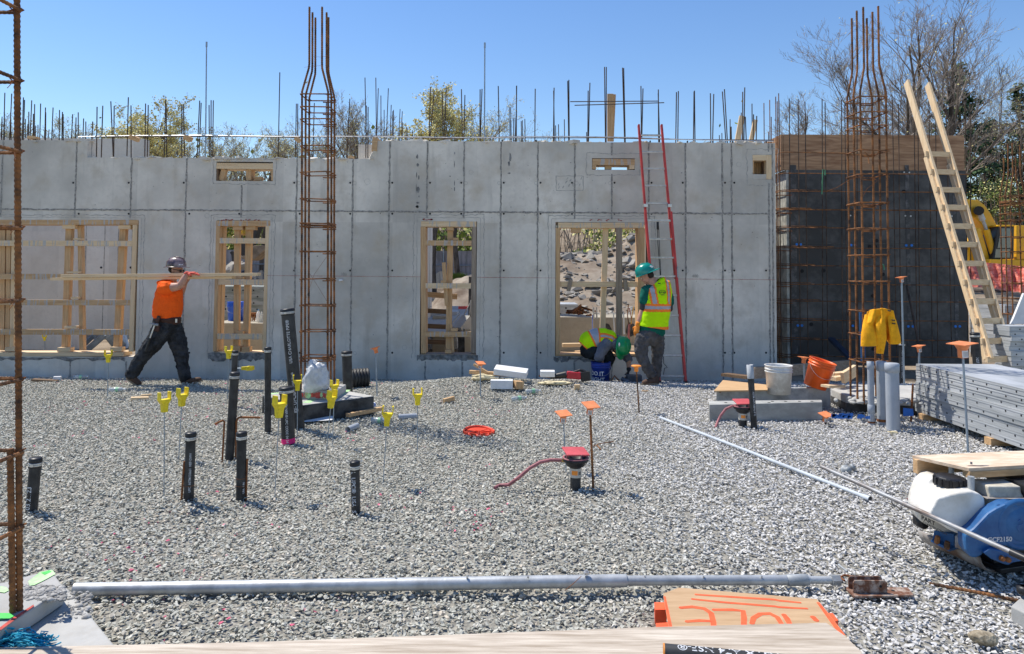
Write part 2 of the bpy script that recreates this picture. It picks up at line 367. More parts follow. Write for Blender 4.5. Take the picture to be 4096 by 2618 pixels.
# ================================================================= gravel: crushed stone, instanced
def stone_mat():
    m=bpy.data.materials.new('crushed_stone'); m.use_nodes=True; n=m.node_tree.nodes; L=m.node_tree.links
    b=n['Principled BSDF']; b.inputs['Roughness'].default_value=0.9; b.inputs['Specular IOR Level'].default_value=0.2
    oi=n.new('ShaderNodeObjectInfo'); g=n.new('ShaderNodeNewGeometry')
    cr=n.new('ShaderNodeValToRGB'); e=cr.color_ramp.elements
    e[0].color=(0.34,0.335,0.285,1); e[1].color=(0.66,0.64,0.56,1); e[1].position=1.0
    for p,c in ((0.25,(0.42,0.415,0.355)),(0.6,(0.51,0.50,0.435)),(0.85,(0.59,0.57,0.50)),(0.93,(0.61,0.53,0.42))):
        q=e.new(p); q.color=(*c,1)
    L.new(oi.outputs['Random'],cr.inputs[0])
    c2=n.new('ShaderNodeValToRGB'); e=c2.color_ramp.elements
    e[0].color=(0.44,0.43,0.41,1); e[1].color=(0.72,0.70,0.67,1)
    q=e.new(0.5); q.color=(0.57,0.555,0.53,1)
    L.new(oi.outputs['Random'],c2.inputs[0])
    # paler, bluish delivery of stone: a broad band on the right
    vm=n.new('ShaderNodeVectorMath'); vm.operation='DOT_PRODUCT'; vm.inputs[1].default_value=(0.52,0.02,0); L.new(oi.outputs['Location'],vm.inputs[0])
    nz=n.new('ShaderNodeTexNoise'); nz.inputs['Scale'].default_value=0.9; nz.inputs['Detail'].default_value=3; L.new(oi.outputs['Location'],nz.inputs['Vector'])
    ad=n.new('ShaderNodeMath'); ad.operation='ADD'; L.new(vm.outputs['Value'],ad.inputs[0]); L.new(nz.outputs['Fac'],ad.inputs[1])
    mr=n.new('ShaderNodeMapRange'); mr.inputs[1].default_value=0.75; mr.inputs[2].default_value=1.55; L.new(ad.outputs[0],mr.inputs[0])
    mx=n.new('ShaderNodeMix'); mx.data_type='RGBA'; L.new(mr.outputs[0],mx.inputs['Factor']); L.new(cr.outputs[0],mx.inputs[6]); L.new(c2.outputs[0],mx.inputs[7])
    # overspray: pink marking paint on a few stones in patches on the left
    n2=n.new('ShaderNodeTexNoise'); n2.inputs['Scale'].default_value=0.75; n2.inputs['Detail'].default_value=1; L.new(oi.outputs['Location'],n2.inputs['Vector'])
    r2=n.new('ShaderNodeMapRange'); r2.inputs[1].default_value=0.54; r2.inputs[2].default_value=0.56; L.new(n2.outputs['Fac'],r2.inputs[0])
    m2=n.new('ShaderNodeMath'); m2.operation='MULTIPLY'; m2.inputs[1].default_value=91.7; L.new(oi.outputs['Random'],m2.inputs[0])
    m3=n.new('ShaderNodeMath'); m3.operation='FRACT'; L.new(m2.outputs[0],m3.inputs[0])
    m4=n.new('ShaderNodeMath'); m4.operation='GREATER_THAN'; m4.inputs[1].default_value=0.985; L.new(m3.outputs[0],m4.inputs[0])
    sp=n.new('ShaderNodeSeparateXYZ'); L.new(oi.outputs['Location'],sp.inputs[0])
    m6=n.new('ShaderNodeMath'); m6.operation='LESS_THAN'; m6.inputs[1].default_value=0.0; L.new(sp.outputs['X'],m6.inputs[0])
    m5=n.new('ShaderNodeMath'); m5.operation='MULTIPLY'; L.new(r2.outputs[0],m5.inputs[0]); L.new(m4.outputs[0],m5.inputs[1])
    m7=n.new('ShaderNodeMath'); m7.operation='MULTIPLY'; L.new(m5.outputs[0],m7.inputs[0]); L.new(m6.outputs[0],m7.inputs[1])
    m8=n.new('ShaderNodeMath'); m8.operation='MULTIPLY'; m8.inputs[1].default_value=0.8; L.new(m7.outputs[0],m8.inputs[0])
    mx2=n.new('ShaderNodeMix'); mx2.data_type='RGBA'; L.new(m8.outputs[0],mx2.inputs['Factor']); L.new(mx.outputs[2],mx2.inputs[6]); mx2.inputs[7].default_value=(0.75,0.10,0.22,1)
    # fine speckle in each stone
    n3=n.new('ShaderNodeTexNoise'); n3.inputs['Scale'].default_value=70; n3.inputs['Detail'].default_value=4; L.new(g.outputs['Position'],n3.inputs['Vector'])
    r3=n.new('ShaderNodeMapRange'); r3.inputs[1].default_value=0.3; r3.inputs[2].default_value=0.7; r3.inputs[3].default_value=0.78; r3.inputs[4].default_value=1.15; L.new(n3.outputs['Fac'],r3.inputs[0])
    vm2=n.new('ShaderNodeVectorMath'); vm2.operation='SCALE'; L.new(mx2.outputs[2],vm2.inputs[0]); L.new(r3.outputs[0],vm2.inputs['Scale'])
    L.new(vm2.outputs[0],b.inputs['Base Color'])
    return m
M_STONE=stone_mat()
def build_gravel():
    col=bpy.data.collections.new('crushed_stone_kinds')     # not linked to the scene
    rnd=random.Random(5)
    for k in range(9):
        bm=bmesh.new()
        ax=(1.0,rnd.uniform(0.6,0.85),rnd.uniform(0.38,0.6))
        for i in range(10):
            v=Vector((rnd.gauss(0,1),rnd.gauss(0,1),rnd.gauss(0,1))).normalized()*rnd.uniform(0.8,1.0)
            bm.verts.new((v.x*ax[0],v.y*ax[1],v.z*ax[2]))
        r=bmesh.ops.convex_hull(bm,input=bm.verts)
        for v in [v for v in bm.verts if not v.link_faces]: bm.verts.remove(v)
        me=bpy.data.meshes.new('stone'); bm.to_mesh(me); bm.free(); me.materials.append(M_STONE)
        o=bpy.data.objects.new('stone',me); col.objects.link(o)
    mb=MB(); ny=48; nx=40; vs=[]
    for j in range(ny+1):
        y=2.3+(11.7-2.3)*j/ny; hw=0.76*y+1.1
        for i in range(nx+1):
            x=-hw+2*hw*i/nx; vs.append((x,y,hg(x,y)))
    fs=[(j*(nx+1)+i,j*(nx+1)+i+1,(j+1)*(nx+1)+i+1,(j+1)*(nx+1)+i) for j in range(ny) for i in range(nx)]
    mb.add(vs,fs); o=mb.build('gravel',M_STONE); tag(o,kind='stuff'); o['label']='grey crushed stone gravel spread over the whole site floor'; o['category']='gravel'
    ng=bpy.data.node_groups.new('scatter','GeometryNodeTree')
    ng.interface.new_socket('Geometry',in_out='INPUT',socket_type='NodeSocketGeometry'); ng.interface.new_socket('Geometry',in_out='OUTPUT',socket_type='NodeSocketGeometry')
    N=ng.nodes; L=ng.links; gi=N.new('NodeGroupInput'); go=N.new('NodeGroupOutput')
    dp=N.new('GeometryNodeDistributePointsOnFaces'); dp.inputs['Density'].default_value=2400; dp.inputs['Seed'].default_value=3
    L.new(gi.outputs[0],dp.inputs['Mesh'])
    ci=N.new('GeometryNodeCollectionInfo'); ci.inputs['Collection'].default_value=col; ci.inputs['Separate Children'].default_value=True; ci.inputs['Reset Children'].default_value=True
    ip=N.new('GeometryNodeInstanceOnPoints'); L.new(dp.outputs['Points'],ip.inputs['Points']); L.new(ci.outputs[0],ip.inputs['Instance']); ip.inputs['Pick Instance'].default_value=True
    rv=N.new('FunctionNodeRandomValue'); rv.data_type='FLOAT_VECTOR'; rv.inputs[0].default_value=(-0.48,-0.48,0); rv.inputs[1].default_value=(0.48,0.48,6.28)
    L.new(rv.outputs[0],ip.inputs['Rotation'])
    rs=N.new('FunctionNodeRandomValue'); rs.data_type='FLOAT'; rs.inputs[2].default_value=0.006; rs.inputs[3].default_value=0.0205; rs.inputs['Seed'].default_value=8
    L.new(rs.outputs[1],ip.inputs['Scale'])
    # random lift so that stones pile on each other
    sp=N.new('GeometryNodeSetPosition'); ro=N.new('FunctionNodeRandomValue'); ro.data_type='FLOAT_VECTOR'; ro.inputs[0].default_value=(0,0,-0.008); ro.inputs[1].default_value=(0,0,0.014); ro.inputs['Seed'].default_value=4
    L.new(ip.outputs[0],sp.inputs[0]); L.new(ro.outputs[0],sp.inputs['Offset']); L.new(sp.outputs[0],go.inputs[0])
    md=o.modifiers.new('scatter','NODES'); md.node_group=ng
build_gravel()
# ================================================================= the poured concrete wall
WY=11.85; WT=0.30
def wx(px,py=1000): return P(px,py,WY).x
def wz(py,px=1500): return P(px,py,WY).z
def grid_wall(name,xs,zs,solid,y0,y1,m,mb=None):
    xs=sorted(set(xs)); zs=sorted(set(zs)); mb=mb or MB()
    nx,nz=len(xs)-1,len(zs)-1
    S=[[solid((xs[i]+xs[i+1])/2,(zs[k]+zs[k+1])/2) for k in range(nz)] for i in range(nx)]
    s=lambda i,k: 0<=i<nx and 0<=k<nz and S[i][k]
    for i in range(nx):
        for k in range(nz):
            if not S[i][k]: continue
            a,b,c,d=xs[i],xs[i+1],zs[k],zs[k+1]
            mb.add([(a,y0,c),(b,y0,c),(b,y0,d),(a,y0,d)],[(0,1,2,3)])
            mb.add([(a,y1,c),(b,y1,c),(b,y1,d),(a,y1,d)],[(3,2,1,0)])
            if not s(i-1,k): mb.add([(a,y0,c),(a,y0,d),(a,y1,d),(a,y1,c)],[(0,1,2,3)])
            if not s(i+1,k): mb.add([(b,y0,c),(b,y0,d),(b,y1,d),(b,y1,c)],[(3,2,1,0)])
            if not s(i,k-1): mb.add([(a,y0,c),(b,y0,c),(b,y1,c),(a,y1,c)],[(3,2,1,0)])
            if not s(i,k+1): mb.add([(a,y0,d),(b,y0,d),(b,y1,d),(a,y1,d)],[(0,1,2,3)])
    return mb
# openings: x0,x1 (px at mid height), top, bottom (px)
OPS=[(-210,548,882,1427),(862,1070,882,1413),(1681,1906,886,1430),(2221,2592,890,1428),
     (865,1091,648,725),(2368,2539,634,680),(3011,3087,620,718)]
OPW=[]
for x0,x1,y0,y1 in OPS:
    ym=(y0+y1)/2; xm=(x0+x1)/2
    OPW.append((wx(x0,ym),wx(x1,ym),P(xm,y1,WY).z,P(xm,y0,WY).z))
XL=wx(-900); XR=wx(3104,1000); ZB=-0.6
ZTL=P(170,562,WY).z; ZTM=P(900,634,WY).z; ZTR=P(2300,569,WY).z
XS1=wx(350,600); XS2=wx(1497,600)
def solid(x,z):
    for a,b,c,d in OPW:
        if a<x<b and c<z<d: return False
    top=ZTL if x<XS1 else (ZTM if x<XS2 else ZTR)
    return z<top
xs=[XL,XR,XS1,XS2]+[v for o in OPW for v in o[:2]]; zs=[ZB,ZTL,ZTM,ZTR]+[v for o in OPW for v in o[2:]]
wall=thing('concrete_wall','long grey poured concrete wall with four large openings, seams and tie holes','wall',(0,WY,0))
wb=grid_wall('w',xs,zs,solid,WY,WY+WT,M_CON)
# broken pour edge at the two steps
for px,py,s in ((1508,618,0.10),(1512,600,0.08),(1500,630,0.10),(345,622,.05)):
    p=P(px,py,WY+0.1); wb.box(p,(s*1.6,0.2,s),Euler((0.2,0.4,0.3)))
rnd=random.Random(11)
for i in range(170):                       # ragged crest of the pour
    x=rnd.uniform(wx(0),XR-0.05); top=ZTL if x<XS1 else (ZTM if x<XS2 else ZTR)
    s=rnd.uniform(0.02,0.085); wb.box((x,WY+rnd.uniform(0.02,0.25),top),(s*rnd.uniform(1,3),s*2,s*rnd.uniform(0.3,0.8)),Euler((rnd.uniform(-.3,.3),rnd.uniform(-.3,.3),rnd.uniform(-1,1))))
wbo=wb.build('wall_body',M_CON,wall)
# seams, tie holes, outlines -- part of the surface pattern
def ribbon(mb,p0,p1,w,y,rnd,jit=0.004,step=0.07):
    p0=Vector(p0);p1=Vector(p1); L=(p1-p0).length; n=max(2,int(L/step)); d=(p1-p0)/L
    d3=Vector((d.x,0,d.y)) ; side=Vector((-d.y,0,d.x))
    vs=[]
    for i in range(n+1):
        c=Vector((p0.x,y,p0.y))+d3*(L*i/n)+side*rnd.uniform(-jit,jit)
        ww=w*rnd.uniform(0.55,1.25)/2
        vs+=[c-side*ww,c+side*ww]
    mb.add(vs,[(2*i,2*i+1,2*i+3,2*i+2) for i in range(n)])
JX=[9,304,526,746,968,1188,1412,1558,1709,1856,2004,2151,2299,2447,2595,2742,2889,2926,3075]
ZH=P(1700,848,WY).z
sm_=MB(); rnd=random.Random(3)
for px in JX:
    x=wx(px,700); top=ZTL if x<XS1 else (ZTM if x<XS2 else ZTR)
    segs=[(-0.25,top-0.005)]
    for a,b,c,d in OPW:
        if a-0.02<x<b+0.02:
            ns=[]
            for s0,s1 in segs:
                if d<s0 or c>s1: ns.append((s0,s1)); continue
                if c-0.07>s0: ns.append((s0,c-0.07))
                if d+0.05<s1: ns.append((d+0.05,s1))
            segs=ns
    for s0,s1 in segs:
        if s1-s0>0.05:
            sm_.cur=0; ribbon(sm_,(x,s0),(x,s1),0.030,WY-0.003,rnd,0.005,0.045)
            if s1>ZH+0.1: pass
for a,b in ((-200,1412),(1412,2300),(2300,3075)):
    ribbon(sm_,(wx(a,848),ZH-0.0),(wx(b,848),ZH),0.030,WY-0.0045,rnd,0.006,0.045)
ribbon(sm_,(XR-0.055,-0.2),(XR-0.05,ZTR-0.01),0.03,WY-0.0035,rnd,0.006)
merge_into(wbo,sm_,M_SEAM)
th=MB(); rg=MB()
def disc(mb,x,z,r,y,n=12): mb.add([(x+r*math.cos(6.2832*i/n),y,z+r*math.sin(6.2832*i/n)) for i in range(n)],[tuple(range(n))])
def ringm(mb,x,z,r,w,y,n=18,f=1.0):
    vs=[]; k=int(n*f)
    for i in range(k+1):
        a=6.2832*i/n; vs+=[(x+r*math.cos(a),y,z+r*math.sin(a)),(x+(r+w)*math.cos(a),y,z+(r+w)*math.sin(a))]
    mb.add(vs,[(2*i,2*i+1,2*i+3,2*i+2) for i in range(k)])
for i,px in enumerate(JX):
    for j,py in enumerate((732,856,1083,1412)):
        if px<300 and j>1: continue
        s=-1 if (px<1450 and i%2==0) or (px>1450 and i%3==0) else 1
        if px<1300: s=-1 if j in(0,2) else s
        p=P(px+s*11,py,WY)
        if any(a-0.06<p.x<b+0.06 and c-0.06<p.z<d+0.06 for a,b,c,d in OPW): continue
        th.cyl((p.x,WY+0.001,p.z),(p.x,WY-0.0025,p.z),0.017,n=12)
        ringm(rg,p.x-s*0.075,p.z-0.006,0.026,0.004,WY-0.002)
        if j%2==0: ringm(rg,p.x,p.z,0.03,0.003,WY-0.0022,f=0.7)
for k in range(26):
    p=P(rnd.uniform(120,3050),rnd.uniform(650,1400),WY)
    if any(a-0.1<p.x<b+0.1 and c-0.1<p.z<d+0.1 for a,b,c,d in OPW): continue
    ringm(rg,p.x,p.z,rnd.uniform(.03,.05),0.003,WY-0.0018)
merge_into(wbo,th,M_HOLE)
def wob_rect(mb,a,b,c,d,w,jit,y,bottom=True):
    for p,q in (((a,c),(a,d)),((a,d),(b,d)),((b,d),(b,c)))+((((b,c),(a,c)),) if bottom else ()):
        ribbon(mb,p,q,w,y,rnd,jit,0.05)
for k,(a,b,c,d) in enumerate(OPW):
    g=(0.10,0.10,0.12,0.12,0.05,0.09,0.10)[k]
    wob_rect(rg,a-g,b+g,c-(0.02 if k<4 else g),d+g*0.9,0.012,0.014,WY-0.0024,k>3)
    if k<4: wob_rect(rg,a-g*0.55,b+g*0.5,c,d+g*0.5,0.007,0.008,WY-0.0024,False)
p0=PT(0,2,385,1205,WY); p1=PT(0,2,570,1305,WY); wob_rect(rg,p0.x,p1.x,p1.z,p0.z,0.010,0.006,WY-0.0024)
for i in range(11):
    q=PT(0,2,rnd.uniform(395,560),rnd.uniform(1215,1295),WY); ribbon(rg,(q.x,q.z-.02),(q.x+.02,q.z+.02),0.015,WY-0.0022,rnd)
merge_into(wbo,rg,M_RING)
# honeycomb streaks and damp patches below the openings
hc=MB()
def flake(x,z,w,h,y=WY-0.0026):
    n=9; hc.add([(x+w*rnd.uniform(.6,1)*math.cos(6.28*i/n),y,z+h*rnd.uniform(.6,1)*math.sin(6.28*i/n)) for i in range(n)],[tuple(range(n))])
for (tx,ty,w,h) in ((1145,1075,9,20),(1147,1130,11,16),(1140,1200,4,26),(1155,1215,5,22),(1150,1300,14,26),(1137,1290,3,45),(1156,1345,5,10),(1147,1390,14,8),(1145,1415,16,12),
                    (1400,1050,4,12),(1398,1125,3,28),(1399,1255,3,26),(1399,1295,5,16),(1780,1080,9,42),(1772,1120,10,20),(1773,1187,14,6),(1785,1418,3,8),
                    (1143,45+1370,12,10),(505,930+300,5,3)):
    q=PT(0,1,tx,ty,WY); flake(q.x,q.z,w*0.0024,h*0.0024)
for i in range(60):
    q=P(rnd.uniform(60,3050),rnd.choice((640,850,1060,1300))+rnd.gauss(0,45),WY)
    if any(a-0.03<q.x<b+0.03 and c-0.03<q.z<d+0.03 for a,b,c,d in OPW) or q.z>ZTM-0.03: continue
    flake(q.x,q.z,rnd.uniform(.006,.016),rnd.uniform(.004,.012))
merge_into(wbo,hc,M_DAMP)
dm=MB()
for x0,x1,y0,y1 in ((832,1068,1412,1443),(1668,1912,1420,1442),(2214,2420,1428,1447),(-60,500,1430,1443)):
    n=26; vs=[]
    for i in range(n+1):
        k=i/n; a=P(x0+(x1-x0)*k,y0+rnd.uniform(-3,3),WY); b=P(x0+(x1-x0)*k,y1+rnd.uniform(-9,5),WY)
        vs+=[(a.x,WY-0.012-rnd.uniform(0,0.008),a.z),(b.x,WY-0.004,b.z)]
    dm.add(vs,[(2*i,2*i+1,2*i+3,2*i+2) for i in range(n)])
merge_into(wbo,dm,M_DAMP)
ch=MB()
for a,b in ((-200,0),(1062,1690),(1905,2215),(2590,3104)):
    pass
for a,b in ((1068,1684),(1908,2222),(2592,3102)):
    pa=P(a,1103+(a-1060)*0.0083,WY); pb=P(b,1103+(b-1060)*0.0083,WY); ribbon(ch,(pa.x,pa.z),(pb.x,pb.z),0.006,WY-0.0055,rnd,0.0004)
merge_into(wbo,ch,M_CHALK)
pn=MB()
for s,r,c,x,y in (('400',1,2,1335,523),('100',1,1,640,510)):
    q=PT(r,c,x,y,WY-0.004); text_plane(pn,s,q,(1,0,0),(0,0,1),0.07,0.0)
merge_into(wbo,pn,M_SEAM)
lv=MB()
for x0,x1,y0,y1 in ((870,930,884,887),(925,1045,883,887),(2340,2520,884,888),(1690,1725,882,885)):
    for i in range(12):
        u=rnd.uniform(x0,x1); q=P(u,rnd.uniform(y0-6,y1-3),WY); ribbon(lv,(q.x,q.z),(q.x+rnd.uniform(.01,.04),q.z),0.012,WY-0.006,rnd,.002,0.01)
merge_into(wbo,lv,M_REDPEN)
# rebar starter bars cast into the crest of the wall
def dowel(parent,x0,y0,x1,y1,Y,r=0.009,name='starter_bar',z0=None):
    a=P(x0,y0,Y); b=P(x1,y1,Y)
    if z0 is not None: a.z=z0
    mb=MB(); mb.cyl(a,b,r,n=6); mb.build(name,M_REB,parent)
def dw(parent,r,c,lst,Y,rad=0.009):
    for x0,y0,x1,y1 in lst: dowel(parent,*t(r,c,x0,y0),*t(r,c,x1,y1),Y,rad)
dw(wall,0,0,[(660,1080,664,732),(693,1080,703,725),(775,1080,758,695),(778,1080,781,728),(868,1080,878,667),(897,1080,896,723),(1008,1080,1014,720),(990,1080,996,710),
   (1123,1080,1133,688),(1141,1080,1137,715),(1243,1080,1244,716),(1263,1080,1254,713),(1347,1085,1366,690),(1361,1085,1376,705),(1443,1085,1444,687),(1455,1085,1459,688),(1432,1085,1430,720),
   (623,1078,634,833)],WY+0.12)
dw(wall,0,1,[(193,1080,204,497),(310,1080,317,711),(322,1080,327,711),(430,1080,440,706),(662,1083,683,677),(792,1083,796,724),(806,1083,808,733),(520,1080,522,700),
   (1225,940,1235,596),(1232,940,1260,618),(1322,965,1315,632),(1330,965,1342,592),(1452,965,1446,612),(1463,965,1470,652),(1572,965,1574,613),(1575,965,1587,610),(1705,970,1698,590),(1820,970,1824,588)],WY+0.12)
dw(wall,0,2,[(112,968,113,588),(238,968,241,609),(365,970,370,602),(372,970,367,622),(470,972,463,555),(474,972,471,548),(600,975,603,622),(605,975,615,568),(721,975,715,460),(726,975,727,460),
   (852,975,838,465),(857,975,846,467),(967,950,964,590),(970,950,978,607),(1085,975,1083,614),(1092,975,1082,640),(1202,977,1207,632),(1216,977,1220,625),(1323,977,1327,628),(1334,977,1330,622),
   (1442,978,1439,640),(1454,978,1462,645),(1545,978,1521,628),(1556,980,1535,612),(1660,980,1660,630),(1668,980,1674,600),(1732,980,1734,784),(1685,980,1678,800),(1752,980,1756,795),(1583,955,1581,868)],WY+0.12)
# taller galvanised pipes behind the crest
for nm,pts,lab in (('marker_pole',((1425,1085),(1413,300)),'tall thin grey pipe standing above the low wall section, left of the rusty column cage'),
               ('marker_pole',((1610,965),(1606,305)),'tall thin grey pipe standing above the wall between the two budding trees')):
    c=0 if nm and pts[0][0]<1500 else 1
    a=PT(0,c,*pts[0],WY+0.4); b=PT(0,c,*pts[1],WY+0.4); a.z=-0.1
    mb=MB(); mb.cyl(a,b,0.0115,n=8); mb.cyl(b-Vector((0,0,0.06)),b+Vector((0,0,0.03)),0.017,n=8)
    o=mb.build(nm,M_ROD); tag(o,lab,'pole')
for px,py0,py1 in ((2040,568,430),):
    a=P(px,py0,WY+0.1); b=P(px,py1,WY+0.1); mb=MB(); mb.cyl(a,b,0.014,n=8); mb.cyl(b-Vector((0,0,0.1)),b,0.02,n=8); mb.build('starter_bar',M_ROD,wall)
# horizontal bars tied along the crest
def hbar(parent,pts,Y,r=0.008,m=None):
    mb=MB(); mb.tube([P(*t(*q),Y) for q in pts],r,n=6); return mb.build('tie_bar',m or M_ALU,parent)
hbar(wall,[(0,0,535,938),(0,0,900,930),(0,0,1400,928),(0,0,1881,936),(0,1,400,935),(0,1,900,936),(0,1,1400,942),(0,1,1881,943)],WY+0.06)
hbar(wall,[(0,0,620,940),(0,0,1000,938),(0,0,1500,933),(0,1,300,941),(0,1,900,932),(0,1,1300,950),(0,2,0,940)],WY+0.18,0.009,M_REB)
hbar(wall,[(0,2,0,936),(0,2,500,935),(0,2,900,942),(0,2,1300,957),(0,2,1870,968)],WY+0.04)
hbar(wall,[(0,2,0,945),(0,2,700,944),(0,2,1200,955),(0,2,1870,960)],WY+0.2,0.008,M_REB)
hbar(wall,[(0,2,480,697),(0,2,1080,693)],WY+0.10,0.008,M_REB)
hbar(wall,[(0,2,510,722),(0,2,1123,704)],WY+0.14,0.008,M_REB)
# little wooden blocks wired to the crest bars
for i,(r,c,x,y,w,h,ro,lab) in enumerate(((0,0,920,948,62,30,0.35,'small wood block hanging from the crest bar at far left'),(0,0,1287,948,55,32,0.35,'small wood block hanging from the crest bar just left of the tall grey pipe'),
       (0,1,328,958,42,30,0.6,'small wood block on the crest bar just left of the rusty column cage'),(0,0,228,945,56,20,0.05,'short pale wood block lying on the far left wall top'),
       (0,1,863,997,36,95,0.05,'upright wood bulkhead block at the step in the wall top'),(0,1,692,1078,34,16,0,'tiny wood offcut on the low wall top right of the column cage'))):
    p=PT(r,c,x,y,WY+ (0.1 if i!=4 else 0.12)); k=0.5848*WY/F
    mb=MB(); mb.box(p,(w*k,0.12 if i!=4 else 0.28,h*k),Euler((0.2*(i<3),ro,0.3*(i<3))))
    o=mb.build('wood_block',WL['x'],bevel=0.003); tag(o,lab,'wood block')
for i,(x,y) in enumerate(((0,0),)):
    pass
for k,(r,c,x,y) in enumerate(((0,2,15,965),(0,2,247,966),(0,2,512,966),(0,2,1027,972),(0,2,1282,974),(0,2,1510,974),(0,2,1591,973),(0,2,1820,976),(0,1,1228,965),(0,1,1725,966))):
    q=PT(r,c,x,y,WY+0.02); mb=MB(); mb.lathe(q-Vector((0,0,0.02)),(0,0,1),[(0.004,0),(0.012,0.005),(0.014,0.03),(0.006,0.045),(0.0,0.045)],8); mb.build('bolt_end',M_BLK,wall)
# ================================================================= wooden window bucks and their props
def wbar(mb,a,b,wpx,Y,dep,face=None):
    """lumber between two photo points at depth Y (front face), width in px"""
    k=Y/F; A=P(*a,Y); B=P(*b,Y); off=Vector((0,dep/2,0))
    mb.bar(A+off,B+off,wpx*k,dep,up=(0,1,0)); return mb
def part(parent,name,a,b,w,Y,dep,m,axis='x',bev=0.0025):
    mb=MB(); wbar(mb,a,b,w,Y,dep); return mb.build(name,m[axis],parent,bevel=bev)
def z8(x,y): return (x*.3769,860+y*.3769)
def z7(x,y): return (840+x*.3768,860+y*.3768)
def z6(x,y): return (1650+x*.3896,850+y*.3896)
def z5(x,y): return (2200+x*.3767,870+y*.3767)
_SP={}
def splashed(m):
    """the same lumber with grey cement slurry dried on it in vertical runs"""
    if m.name in _SP: return _SP[m.name]
    c=m.copy(); c.name=m.name+'_slurried'; n=c.node_tree.nodes; L=c.node_tree.links; b=n['Principled BSDF']
    src=b.inputs['Base Color'].links[0].from_socket
    g=n.new('ShaderNodeNewGeometry'); mp=n.new('ShaderNodeMapping'); mp.inputs['Scale'].default_value=(22,8,2.5); L.new(g.outputs['Position'],mp.inputs[0])
    nz=n.new('ShaderNodeTexNoise'); nz.inputs['Scale'].default_value=1.4; nz.inputs['Detail'].default_value=3; L.new(mp.outputs[0],nz.inputs['Vector'])
    mr=n.new('ShaderNodeMapRange'); mr.inputs[1].default_value=0.54; mr.inputs[2].default_value=0.60; mr.inputs[4].default_value=0.8; L.new(nz.outputs['Fac'],mr.inputs[0])
    mx=n.new('ShaderNodeMix'); mx.data_type='RGBA'; L.new(mr.outputs[0],mx.inputs['Factor']); L.new(src,mx.inputs[6]); mx.inputs[7].default_value=(0.42,0.43,0.43,1); L.new(mx.outputs[2],b.inputs['Base Color'])
    _SP[m.name]=c; return c
def splat(parent,boxes,Y,n,seed,zz):
    for o in parent.children:
        k=o.name.split('.')[0]
        if (k=='header' and zz!=0) or (k=='cross_brace' and len(boxes)>2):
            if 'slurried' not in o.data.materials[0].name: o.data.materials[0]=splashed(o.data.materials[0])
Yf=WY-0.004
# --- opening 1 (far left)
b1=thing('window_buck','widest wooden window form, at the far left of the wall, with four cross braces','window form',(wx(170),WY,0.2))
part(b1,'header',z8(-450,78),z8(1468,80),20,Yf,0.28,WL); part(b1,'sill',z8(-450,1482),z8(1310,1482),16,Yf,0.28,WP)
part(b1,'jamb',z8(1432,108),z8(1388,1452),18,Yf,0.28,WP,'z')
for y,x0,x1,m in ((300,-450,772,WP),(303,772,1400,WP),(655,-450,1380,WL),(930,-450,1382,WL),(1243,-450,1372,WL)):
    part(b1,'cross_brace',z8(x0,y),z8(x1,y+3),22,Yf,0.04,m)
for a,b,w,m in (((20,150),(8,1440),25,WL),((90,150),(75,1440),17,WL),((145,150),(120,1440),16,WP),((727,112),(682,1420),24,WL),((842,112),(862,1440),16,WL),((1303,112),(1232,1415),25,WL)):
    part(b1,'prop',z8(*a),z8(*b),w,WY+0.10,0.09,m,'z')
for x0,x1,y0,y1 in ((660,795,105,148),(1255,1385,110,152),(50,175,1410,1450),(605,745,1410,1455),(1170,1290,1405,1450),(775,850,248,266),(705,835,600,622),(750,825,872,895),(680,810,1182,1208)):
    part(b1,'wedge_block',z8(x0,(y0+y1)/2),z8(x1,(y0+y1)/2),(y1-y0)*.377,WY+0.02,0.12,WP)
splat(b1,[(20,1460,40,100),(560,1440,28,104),(780,1400,278,332),(560,1290,902,958),(60,640,630,670),(900,1340,1212,1262)],Yf-0.003,50,1,z8)
# --- opening 2
b2=thing('window_buck','narrow wooden window form behind the man carrying planks, framing a blue bucket','window form',(wx(966),WY,0.2))
part(b2,'header',z7(62,90),z7(640,90),22,Yf,0.28,WL); part(b2,'sill',z7(60,1466),z7(560,1466),7,Yf,0.28,WP)
part(b2,'jamb',z7(84,120),z7(50,1450),15,Yf,0.28,WL,'z'); part(b2,'jamb',z7(128,122),z7(90,1450),13,WY+0.12,0.14,WL,'z')
part(b2,'jamb',z7(608,120),z7(572,1450),14,Yf,0.28,WP,'z')
for y,x0,x1 in ((275,100,586),(714,80,576),(1292,66,556)): part(b2,'cross_brace',z7(x0,y),z7(x1,y+3),22,Yf,0.04,WP)
for a,b,w in (((284,130),(273,1420),21),((410,130),(374,1420),23)): part(b2,'prop',z7(*a),z7(*b),w,WY+0.10,0.09,WL,'z')
for x0,x1,y0,y1 in ((240,345,120,160),(378,480,120,160),(245,318,1398,1455),(335,420,1402,1463),(300,350,655,682),(285,350,1235,1262)):
    part(b2,'wedge_block',z7(x0,(y0+y1)/2),z7(x1,(y0+y1)/2),(y1-y0)*.377,WY+0.02,0.12,WL)
splat(b2,[(70,600,64,112),(120,580,250,300),(100,560,690,740),(80,550,1265,1318)],Yf-0.003,12,2,z7)
